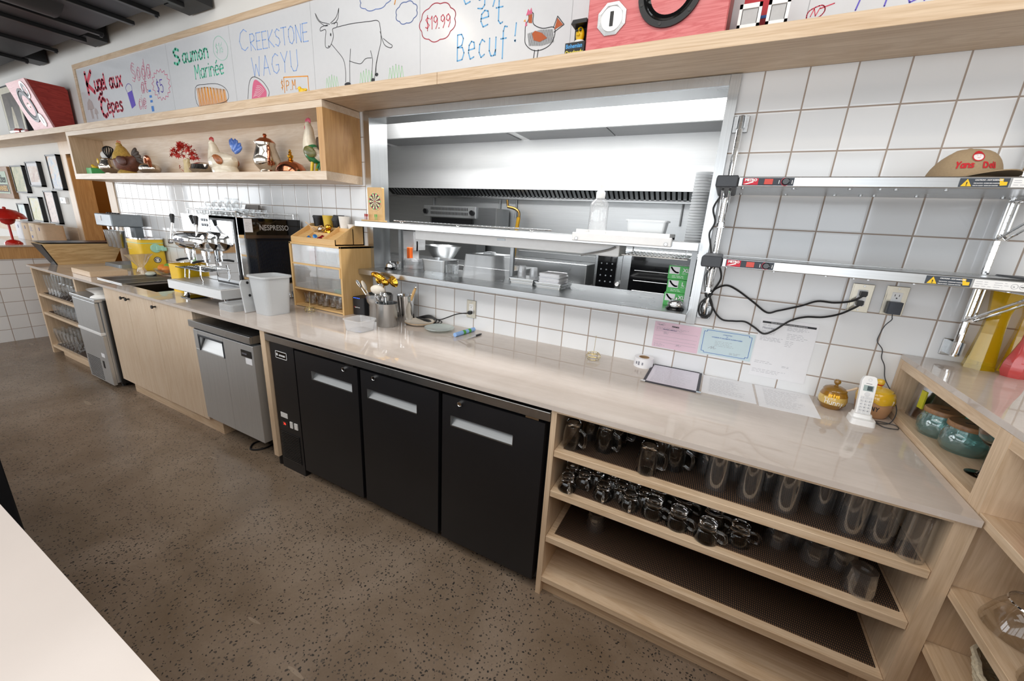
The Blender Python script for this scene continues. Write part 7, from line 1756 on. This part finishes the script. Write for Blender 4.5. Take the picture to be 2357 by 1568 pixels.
# ------------------------------------------------------------------ glassware on the right shelf unit
S1, S2, S3 = .7485, .5585, .3255
def fam(name, cat, group, parts):
    t = thing(name, '', cat, (0, 0, -5), 0, group)
    for n, b in parts: b.build(n, smooth_glass if cat == 'glass' else clear_glass, parent=t)
    return t
class Fam:
    def __init__(self, *a): self.a = a; self.root = None
    def put(self, x, y, z, rz, label):
        if self.root is None: self.root = fam(*self.a); self.root.location = (x, y, z); self.root.rotation_euler = (0, 0, rz); self.root['label'] = label; return self.root
        return dup(self.root, (x, y, z), rz, label)
mug_b = MB().lathe([(.0345, 0), (.036, .001), (.0375, .012), (.0375, .06), (.034, .085), (.030, .10), (.030, .112), (.0285, .114), (0, .114), ], (0, 0, 0), 28).lathe([(.0345, 0), (.0335, .012), (.0335, .06), (.030, .082), (.026, .098), (0, .10)], (0, 0, 0), 28)
mug_h = MB().tube([(.036, 0, .028), (.058, 0, .022), (.066, 0, .045), (.060, 0, .078), (.034, 0, .088)], .006, 10, sub=5)
mugs = Fam('glass_mug', 'mug', 'upturned glass mugs on the right shelves', [('body', mug_b), ('handle', mug_h)])
for x, y, rz, lab in ((-.435, -.70, -.35, 'upturned glass mug nearest the side panel of the upper shelf beside the black fridge'), (-.39, -.585, .2, 'upturned glass mug behind the one at the side panel, upper shelf beside the black fridge'), (-.312, -.65, -.3, 'upturned glass mug, second along the front of the upper shelf beside the black fridge'), (-.275, -.565, .3, 'upturned glass mug behind the second one, upper shelf beside the black fridge'), (-.235, -.475, .2, 'upturned glass mug in the back row, upper shelf beside the black fridge'), (-.135, -.71, .15, 'large upturned glass mug at the front middle, upper shelf beside the black fridge'), (-.10, -.60, .3, 'upturned glass mug behind the front middle one, upper shelf beside the black fridge'), (-.045, -.63, -.3, 'upturned glass mug just right of the middle, upper shelf beside the black fridge'), (.015, -.52, -.1, 'upturned glass mug farthest back towards the pint glasses')):
    mugs.put(x, y, S1, rz, lab)
pint_b = MB().lathe([(.0365, 0), (.0378, .001), (.0358, .10), (.034, .142), (.036, .147), (.035, .152), (.033, .155), (0, .155)], (0, 0, 0), 30).lathe([(.0365, 0), (.0345, .10), (.032, .142), (0, .145)], (0, 0, 0), 30)
pints = Fam('pint_glass', 'glass', 'upturned pint glasses on the upper shelf beside the black fridge', [('body', pint_b)])
for i, (x, y, lab) in enumerate(((.10, -.67, 'stacked upturned pint glass, first of the front row'), (.07, -.575, 'upturned pint glass behind the first front one'), (.205, -.67, 'stacked upturned pint glass, second in the front row'), (.165, -.565, 'upturned pint glass behind the second front one'), (.31, -.675, 'stacked upturned pint glass, third in the front row'), (.265, -.57, 'upturned pint glass behind the third front one'))): pints.put(x, y, S1, .3*i, 'clear '+lab)
coll_b = MB().lathe([(.033, 0), (.034, .001), (.0335, .12), (.033, .150), (.031, .152), (0, .152)], (0, 0, 0), 30).lathe([(.033, 0), (.032, .12), (.0305, .141), (0, .143)], (0, 0, 0), 30)
colls = Fam('tumbler_glass', 'glass', 'upturned straight tumblers on the upper shelf beside the black fridge', [('body', coll_b)])
for i, (x, y, lab) in enumerate(((.42, -.615, 'straight tumbler, first after the pint glasses'), (.395, -.50, 'straight tumbler behind the first, near the back'), (.487, -.60, 'straight tumbler, second along'), (.485, -.685, 'straight tumbler at the front, third from the end panel'), (.556, -.685, 'straight tumbler at the front, second from the end panel'), (.56, -.60, 'straight tumbler behind the second from the end panel'), (.616, -.725, 'straight tumbler at the front corner by the end panel'))): colls.put(x, y, S1, .2*i, 'clear upturned '+lab)
cup_b = MB().lathe([(.0375, 0), (.039, .001), (.0365, .018), (.028, .036), (.022, .046), (.022, .052), (.0255, .055), (.0255, .061), (.022, .063), (0, .063)], (0, 0, 0), 26).lathe([(.0375, 0), (.034, .018), (.025, .034), (0, .038)], (0, 0, 0), 26)
cup_h = MB().tube([(.034, 0, .016), (.052, 0, .012), (.058, 0, .026), (.050, 0, .040), (.027, 0, .040)], .0048, 9, sub=5)
cups = Fam('glass_cup', 'cup', 'small upturned glass cups on the middle right shelf', [('body', cup_b), ('handle', cup_h)])
for k, (x, y, rz) in enumerate(((-.43, -.715, -1.1), (-.443, -.62, -.6), (-.375, -.655, -1.0), (-.33, -.605, -.8), (-.395, -.565, -.4), (-.285, -.69, -1.3), (-.262, -.60, -1.0), (-.222, -.65, -1.4), (-.175, -.69, -1.4), (-.18, -.575, -.9), (-.128, -.635, -1.3))):
    cups.put(x, y, S2, rz, 'small upturned glass cup, %s from the black fridge among the thin-handled ones' % ORD[k])
big_b = MB().lathe([(.0415, 0), (.043, .001), (.0415, .02), (.033, .042), (.028, .052), (.028, .060), (.030, .064), (.030, .071), (.027, .073), (0, .073)], (0, 0, 0), 28).lathe([(.0415, 0), (.0385, .02), (.029, .040), (0, .044)], (0, 0, 0), 28)
big_h = MB().tube([(.038, 0, .016), (.058, 0, .012), (.066, 0, .03), (.056, 0, .047), (.031, 0, .046)], .0055, 9, sub=5)
bigs = Fam('cappuccino_cup', 'cup', 'larger upturned glass cups on the middle right shelf', [('body', big_b), ('handle', big_h)])
for k, (x, y, rz) in enumerate(((-.085, -.69, -.25), (-.08, -.585, -.2), (.005, -.70, -.3), (.015, -.60, -.2), (.105, -.715, -.25), (.125, -.615, -.2), (.14, -.525, -.1), (.21, -.67, .1))):
    bigs.put(x, y, S2, rz, 'larger upturned glass cup, %s from the fridge side of the middle shelf' % ORD[k])
rock_b = MB().lathe([(.042, 0), (.0435, .001), (.041, .04), (.037, .078), (.035, .084), (0, .084)], (0, 0, 0), 9, smooth=False).lathe([(.042, 0), (.038, .045), (.032, .064), (0, .066)], (0, 0, 0), 18)
rocks = Fam('rocks_glass', 'glass', 'upturned faceted glasses on the middle right shelf', [('body', rock_b)])
for i, (x, y, lab) in enumerate(((.335, -.60, 'nearest the glass cups'), (.405, -.545, 'second from the cups, at the back'), (.44, -.625, 'third from the cups, at the front'), (.52, -.605, 'behind the one at the front corner'), (.548, -.70, 'at the front corner'))): rocks.put(x, y, S2, .35*i, 'faceted upturned glass %s, middle shelf' % lab)
rocks.put(-.313, -.60, S3, .2, 'single upturned glass alone on the lowest matted shelf beside the fridge')

# glassware on the far left shelf unit (small in the picture)
def far(name, cat, group, prof, lab, spots, hnd=None):
    root = None
    for i, (x, y, z) in enumerate(spots):
        l = lab(i)
        if root is None:
            root = thing(name, l, cat, (x, y, z), 0, group); MB().lathe(prof, (0, 0, 0), 16).build('body', thin_glass, parent=root)
            if hnd: MB().tube(hnd, .005, 6, sub=3).build('handle', thin_glass, parent=root)
        else: dup(root, (x, y, z), .3*i, l)
tall = [(.034, 0), (.030, .005), (.036, .10), (.041, .20), (.039, .20), (.034, .10), (.026, .012), (0, .01)]
far('highball_glass', 'glass', 'tall glasses on the far left shelf unit', tall, lambda i: 'tall clear glass, %s along the top shelf beside the ice machine' % ORD[i], [(-6.12+.082*(i // 2), -.70+.085*(i % 2)*1.2, .6585) for i in range(8)])
snif = [(.034, 0), (.03, .004), (.012, .02), (.012, .04), (.034, .07), (.042, .11), (.036, .16), (.034, .16), (.040, .11), (.03, .072), (0, .045)]
far('stemmed_glass', 'glass', 'stemmed beer glasses on the far left shelf unit', snif, lambda i: 'stemmed beer glass, %s along the top shelf beside the ice machine' % ORD[i], [(-5.76+.095*i, -.70, .6585) for i in range(4)])
tumb = [(.034, 0), (.036, .004), (.042, .10), (.040, .10), (.034, .01), (0, .008)]
far('tumbler_glass', 'glass', 'short tumblers on the far left shelf unit', tumb, lambda i: 'short clear tumbler, %s along the second shelf beside the ice machine' % ORD[i], [(-6.06+.09*(i // 2), -.705+.09*(i % 2), .4585) for i in range(14)])
beer = [(.040, 0), (.042, .01), (.030, .03), (.038, .08), (.046, .15), (.043, .19), (.041, .19), (.043, .15), (.034, .08), (.024, .034), (0, .03)]
far('beer_glass', 'glass', 'wide beer glasses on the lowest far left shelf', [(r, z) for r, z in beer], lambda i: 'wide beer glass, %s along the lowest shelf beside the ice machine' % ORD[i], [(-6.18+.105*(i // 2), -.71+.105*(i % 2), .0955) for i in range(12)])

# ------------------------------------------------------------------ things standing on the long shelf
ST = 2.329
t = thing('monitor_speaker', 'red wooden loudspeaker tilted forward beside the framed painting', 'loudspeaker', (-7.0, -.17, ST))
sx0, sx1 = -7.38, -6.80; tilt_top, tilt_bot = -.335, -.19; zt = 2.80
MB(t).prism([(tilt_bot+.006, ST), (-.03, ST), (-.03, zt-.03), (-.05, zt), (tilt_top+.006, zt)], sx0, sx1, 'yz').build('cabinet', red_wood)
f = MB(t).prism([(tilt_bot-.012, ST+.001), (tilt_bot+.006, ST+.001), (tilt_top+.006, zt+.001), (tilt_top-.012, zt+.001)], sx0-.001, sx1+.001, 'yz').build('front_baffle', pink_pale)
def on_baffle(u, v, lift=.0): 
    w = (v-ST)/(zt-ST); return Vector((u, tilt_bot-.013+(tilt_top-tilt_bot)*w-lift, v))
def disc(m, cx, cz, r, prof, n=30):
    vs = []; fs = []; k = len(prof)
    for i in range(n):
        a = 2*PI*i/n
        for (q, l) in prof: vs.append(on_baffle(cx+r*q*math.cos(a), cz+r*q*math.sin(a), l))
    for i in range(n):
        for j in range(k-1): fs.append((i*k+j, (i+1) % n*k+j, (i+1) % n*k+j+1, i*k+j+1))
    m._add(vs, fs, True)
m = MB(t); disc(m, -7.10, 2.58, .155, [(1, 0), (1, .006), (.86, .008), (.84, .003)]); m.build('woofer_ring', black, parent=f)
m = MB(t); disc(m, -7.10, 2.58, .155, [(.84, .004), (.78, .007), (.70, .002), (.3, -.012), (0, -.012)]); m.build('woofer_cone', dark_grey, parent=f); m = MB(t); disc(m, -7.10, 2.58, .04, [(1, -.008), (.6, .002), (0, .006)]); m.build('dust_cap', silverplate, parent=f)
m = MB(t); disc(m, -6.94, 2.71, .075, [(1, 0), (1, .004), (.8, .004)]); m.build('tweeter_ring', ss, parent=f); m = MB(t); disc(m, -6.94, 2.71, .06, [(1, .004), (.3, -.004), (0, .002)]); m.build('tweeter', black, parent=f)
m = MB(t); disc(m, -6.95, 2.44, .065, [(1, 0), (.96, .006), (.7, .006), (0, .006)], 8); m.build('port_plate', white_plastic, parent=f); m = MB(t); m._add([on_baffle(-6.958, 2.41, .0065), on_baffle(-6.942, 2.41, .0065), on_baffle(-6.942, 2.47, .0065), on_baffle(-6.958, 2.47, .0065)], [(0, 1, 2, 3)]); m.build('port_slot', black, parent=f)
t = thing('monitor_speaker', 'pink-red wooden loudspeaker above the middle of the pass-through', 'loudspeaker', (-.43, -.14, ST))
MB(t).box(-.70, -.163, -.225, -.03, ST, 2.78, .002).build('cabinet', red_wood); f = MB(t).box(-.701, -.162, -.248, -.225, ST, 2.781, .004).build('front_baffle', pink_wood)
MB(t).lathe([(.118, 0), (.118, -.010), (.098, -.012), (.096, -.004)], (-.377, -.248, 2.503), 40, 'y').build('woofer_ring', black, parent=f); MB(t).lathe([(.096, -.004), (.088, -.008), (.08, -.003), (.035, .015), (0, .015)], (-.377, -.248, 2.503), 40, 'y').build('woofer_cone', black_gloss, parent=f)
m = MB(t)
for k in range(6): a = 2*PI*k/6+.3; m.cyl((-.377+.107*math.cos(a), -.2585, 2.503+.107*math.sin(a)), .006, -.002, 10, 'y')
m.build('screw', black, parent=f)
MB(t).lathe([(.064, 0), (.062, -.004), (.05, -.005), (.049, -.0035), (0, -.0035)], (-.597, -.248, 2.447), 8, 'y', smooth=False, a0=PI/8).build('port_plate', ss, parent=f); MB(t).lathe([(.044, -.004), (.046, -.0055), (.048, -.004)], (-.597, -.248, 2.447), 30, 'y').build('port_ring', ss_bright, parent=f); MB(t).rbox(-.604, -.590, -.2545, -.2515, 2.422, 2.472, .001, 2).build('port_slot', black, parent=f)
t = thing('boxed_figure', 'black package with blue and yellow lettering and a yellow figure', 'package', (-.745, -.22, ST))
MB(t).box(-.792, -.703, -.252, -.19, ST, 2.385, .001).box(-.772, -.703, -.20, -.19, 2.385, 2.462, .001).prism([(-.772, 2.452), (-.703, 2.452), (-.703, 2.467), (-.765, 2.467)], -.252, -.19, 'xz').build('box', plain('black_card', '121014', .35))
MB(t).ell((-.738, -.222, 2.420), .019, .019, .030, 14, 10).ell((-.740, -.242, 2.414), .009, .008, .006, 10, 6).build('figure_head', plain('duck_yellow', 'E6B910', .35)); MB(t).ell((-.745, -.245, 2.430), .006, .004, .0055, 8, 6).ell((-.730, -.244, 2.431), .0065, .004, .006, 8, 6).build('sunglasses', black_gloss); MB(t).lathe([(.028, 0), (.022, .012), (.012, .016)], (-.738, -.222, 2.384), 16).build('shirt', white_plastic)
type_text('title_lettering', 'Bohemian', .0225, plain('title_blue', '4FA0DC', .4), t, (-.788, -.2526, 2.363), bold=.0005, sx=.83); type_text('title_lettering', 'Quacksody', .0225, plain('title_yellow', 'E8D84A', .4), t, (-.789, -.2526, 2.339), bold=.0005, sx=.78)
for i, (a, b, lab) in enumerate(((-.128, -.055, 'white framed box on the long shelf, next to the middle speaker'), (-.036, .032, 'white framed box on the long shelf, farther from the speaker'))):
    t = thing('white_box', lab, 'box', ((a+b)/2, -.17, ST), 0, 'white boxes beside the middle speaker')
    MB(t).box(a, a+.010, -.205, -.14, ST, 2.44).box(b-.010, b, -.205, -.14, ST, 2.44).box(a, b, -.205, -.14, ST, 2.375).box(a, b, -.205, -.14, 2.425, 2.44).box(a, b, -.16, -.14, ST, 2.44).build('shell', white_plastic); MB(t).box(a+.012, b-.012, -.2, -.16, 2.376, 2.424).build('inner_panel', plain('pale_grey_card', 'B9B9B9', .5))
t = thing('red_card', 'red and blue card leaning on the wall behind the white boxes', 'card', (-.06, -.10, ST)); MB(t).box(-.12, -.02, -.12, -.11, ST, 2.52).build('card', plain('crimson_card', 'C0182A', .5)); MB(t).box(-.118, -.022, -.1212, -.12, 2.42, 2.43).build('blue_stripe', ink_blue)
t = thing('framed_painting', 'framed dark painting of a pale figure leaning behind the tilted red loudspeaker', 'picture', (-8.35, -.1, ST))
MB(t).box(-8.72, -8.02, -.10, -.05, ST, 2.95).build('frame', plain('black_frame', '24262A', .4)); MB(t).box(-8.70, -8.04, -.103, -.10, ST+.02, 2.93).build('mount', plain('ivory_mount', 'D9D4C2', .6))
def painting(name, c1, c2, c3, sc):
    if name in MATS: return MATS[name]
    N = NT(name); f = N.noise(N.coord(), sc, 5, .65, .8); N.l(N.ramp(f, [(.32, lin(c1)), (.5, lin(c2)), (.68, lin(c3))]), N.b.inputs['Base Color']); N.set(Roughness=.4); MATS[name] = N.mat; return N.mat
pc = MB(t).box(-8.63, -8.11, -.105, -.103, ST+.09, 2.86).build('canvas', painting('dark_oil_paint', '3A352E', '57504A', '6E655B', 4)); MB(t).fill([(-8.45, ST+.12), (-8.28, ST+.12), (-8.30, 2.58), (-8.34, 2.70), (-8.38, 2.70), (-8.42, 2.58)], FY(-.1056)).build('pale_figure', painting('pale_cloth_paint', 'A79E88', 'C9C0A8', 'B9AE94', 9), parent=pc)
t = thing('trinket', 'small red and white trinket in front of the painting', 'trinket', (-7.75, -.22, ST)); MB(t).tube([(-7.95, -.24, ST+.035), (-7.80, -.24, ST+.035)], .034, 12).build('white_end', white_gloss); MB(t).tube([(-7.80, -.24, ST+.035), (-7.66, -.24, ST+.03)], .035, 12, rr=[.035, .028]).build('red_middle', red); MB(t).tube([(-7.66, -.24, ST+.03), (-7.52, -.24, ST+.026)], .02, 10).build('striped_end', chrome)
t = thing('yellow_toy', 'tiny yellow figure in front of the bull drawing', 'figurine', (-2.55, -.24, ST)); MB(t).ell((-2.56, -.24, ST+.02), .03, .02, .02, 10, 7).ell((-2.585, -.24, ST+.04), .013, .012, .013, 8, 6).ell((-2.53, -.24, ST+.03), .014, .008, .008, 8, 6).build('body', yellow)

# ------------------------------------------------------------------ black ducts under the ceiling
DZ = 3.085
t = thing('ceiling_duct', 'black painted ventilation duct above the whiteboard', 'duct', (-6, -1.2, DZ))
MB(t).box(-12.5, -3.9, -2.6, -.19, DZ, DZ+.5, .01).build('duct', dark_ceiling)
for a, b in ((-5.93, -5.64), (-4.16, -3.82), (-7.45, -7.2)): MB(t).box(a, b, -.188, -.02, DZ, DZ+.16).build('branch_box', plain('near_black_paint', '1C1D20', .5))
MB(t).lathe([(.0, 0), (.30, 0), (.30, 1.6), (0, 1.6)], (-5.15, -2.1, DZ+.24), 28, 'y').build('round_duct', dark_ceiling)
m = MB(t)
for x in (-7.3, -6.45, -5.75, -5.38, -4.78, -4.36, -3.98): m.box(x-.022, x+.022, -2.6, -.145, DZ-.03, DZ, .003)
m.build('support_rail', plain('black_strut', '161719', .4))
for i, x in enumerate((-7.3, -6.45, -5.38, -4.36)):
    m = MB(t); m.cyl((x, -.16, DZ-.04), .012, .02, 8); m.build('rail_bolt', black)

# ------------------------------------------------------------------ picture wall, side counter and lamp at the far left
def framed(x0, x1, z0, z1, label, c, sc=14, mat_w=.0, fr='black_picture_frame'):
    t = thing('framed_picture', label, 'picture', ((x0+x1)/2, -.02, z0)); m = MB(t); w = .018
    fm = plain('black_picture_frame', '1B1C1F', .4)
    m.box(x0, x0+w, -.045, -.001, z0, z1).box(x1-w, x1, -.045, -.001, z0, z1).box(x0, x1, -.045, -.001, z0, z0+w).box(x0, x1, -.045, -.001, z1-w, z1); m.build('frame', fm)
    if mat_w: MB(t).box(x0+w, x1-w, -.036, -.03, z0+w, z1-w).build('mount', paper)
    MB(t).box(x0+w+mat_w, x1-w-mat_w, -.0375, -.02, z0+w+mat_w, z1-w-mat_w).build('print', painting(*c)); return t
framed(-9.34, -8.86, 1.665, 2.03, 'framed green landscape print beside the chicken sign', ('green_landscape', '5E6B3C', '9C9A6A', 'C2B48C', 9))
framed(-8.70, -8.25, 1.755, 2.07, 'white-mounted framed print above the thermostat', ('red_brown_scene', '8A4A3C', 'B59A86', 'D4CCC4', 9), mat_w=.04)
framed(-7.90, -7.545, 1.72, 2.14, 'tall framed blue print nearest the doorway', ('blue_orange_scene', '5D7FB0', 'B5B7B4', 'D08B45', 8))
framed(-8.94, -8.52, 1.285, 1.62, 'framed yellow-green print above the brown paper packs', ('yellow_field', 'A9B56A', 'D2C9A0', 'B9CBD6', 8))
framed(-8.29, -7.95, 1.285, 1.705, 'tall narrow framed pink print below the thermostat side', ('pink_crowd', 'C7A394', 'D6C3B9', '9A7E78', 16))
framed(-9.50, -9.16, 1.265, 1.515, 'small framed pale blue print behind the red lamp', ('pale_sea', '9FC3CC', 'D4DDDC', 'C2CFC4', 8))
t = thing('chicken_sign', 'wood-framed painted sign with chicken lettering', 'sign', (-9.9, -.02, 1.58)); MB(t).box(-10.6, -9.47, -.05, -.001, 1.575, 2.02, .004).build('frame', walnut)
MB(t).box(-10.5, -9.57, -.054, -.05, 1.645, 1.955).build('panel', plain('sage_sign_paint', 'AFC0AE', .6, var=.1)); MB(t).box(-10.5, -9.60, -.056, -.054, 1.665, 1.775).build('band', plain('sign_brown', '5C4A3E', .6))
type_text('sign_lettering', 'Chicken', .16, ink, t, (-9.62, -.057, 1.80), align='RIGHT', sx=.9, shear=.2); type_text('sign_lettering', 'DINNERS', .10, plain('sign_gold', 'E3B45A', .5), t, (-9.63, -.0575, 1.685), align='RIGHT', bold=.002)
t = thing('thermostat', 'small white thermostat on the wall beside the doorway', 'thermostat', (-7.72, -.01, 1.55)); MB(t).box(-7.80, -7.62, -.03, -.001, 1.555, 1.635, .004).build('case', white_plastic); MB(t).box(-7.78, -7.72, -.032, -.03, 1.585, 1.62).build('screen', plain('lcd_grey', 'A5A9A6', .3))
t = thing('side_counter', 'tiled side counter with an oak front under the red lamp', 'counter', (-7.9, -1.5, 0))
MB(t).box(-8.7, -7.109, -3.2, -.08, 0, .93).build('base', tile_side); MB(t).box(-8.7, -7.10, -3.2, -.08, .93, 1.062).build('fascia', oak_tan); MB(t).box(-8.72, -7.085, -3.22, -.06, 1.062, 1.082, .002).build('slab', quartz)
t = thing('table_lamp', 'red mushroom-shaped table lamp on the side counter', 'lamp', (-7.33, -.62, 1.082))
MB(t).lathe([(0, 0), (.072, 0), (.07, .012), (.05, .034), (.02, .046), (0, .048)], (-7.33, -.62, 1.082), 28).build('base', red); MB(t).tube([(-7.33, -.62, 1.12), (-7.33, -.62, 1.36)], .011, 12).build('stem', red)
MB(t).lathe([(.062, .0), (.05, -.03), (.02, -.05), (0, -.052)], (-7.33, -.62, 1.345), 26).lathe([(.062, 0), (.065, .02), (0, .02)], (-7.33, -.62, 1.345), 26).build('lower_shade', red)
MB(t).lathe([(.158, .0), (.155, .012), (.13, .055), (.085, .090), (.03, .106), (0, .107), (0, .103), (.08, .086), (.125, .052), (.152, .004), (.158, 0)], (-7.33, -.62, 1.362), 34).lathe([(.014, .105), (.016, .118), (.01, .128), (0, .13)], (-7.33, -.62, 1.362), 16).build('upper_shade', red)
for i, (x, mt, lab) in enumerate(((-8.25, paper, 'white paper pack beside the brown ones on the side counter'), (-8.0, plain('kraft_paper', 'CDB59A', .8, var=.05), 'first brown paper pack on the side counter'), (-7.74, plain('kraft_paper_light', 'D6C2A8', .8, var=.05), 'second brown paper pack on the side counter, with blue print'), (-7.5, plain('kraft_paper', '', .8), 'third brown paper pack on the side counter, nearest the doorway'))):
    t = thing('paper_pack', lab, 'package', (x, -.30, 1.082), 0, 'paper packs on the side counter'); MB(t).rbox(x-.12, x+.12, -.36, -.16, 1.0825, 1.30-.01*(i % 2), .03, 3, .97).build('wrap', mt); m = MB(t)
    if i == 2: text_lines(m, x-.06, x+.04, 1.20, 1.27, 4, FY(-.3605), .006, 91); m.box(x-.05, x-.01, -.361, -.3595, 1.12, 1.15)
    else: m.box(x+.02, x+.035, -.361, -.3595, 1.22, 1.26)
    m.build('print', plain('blue_print', '5A64A0', .6))
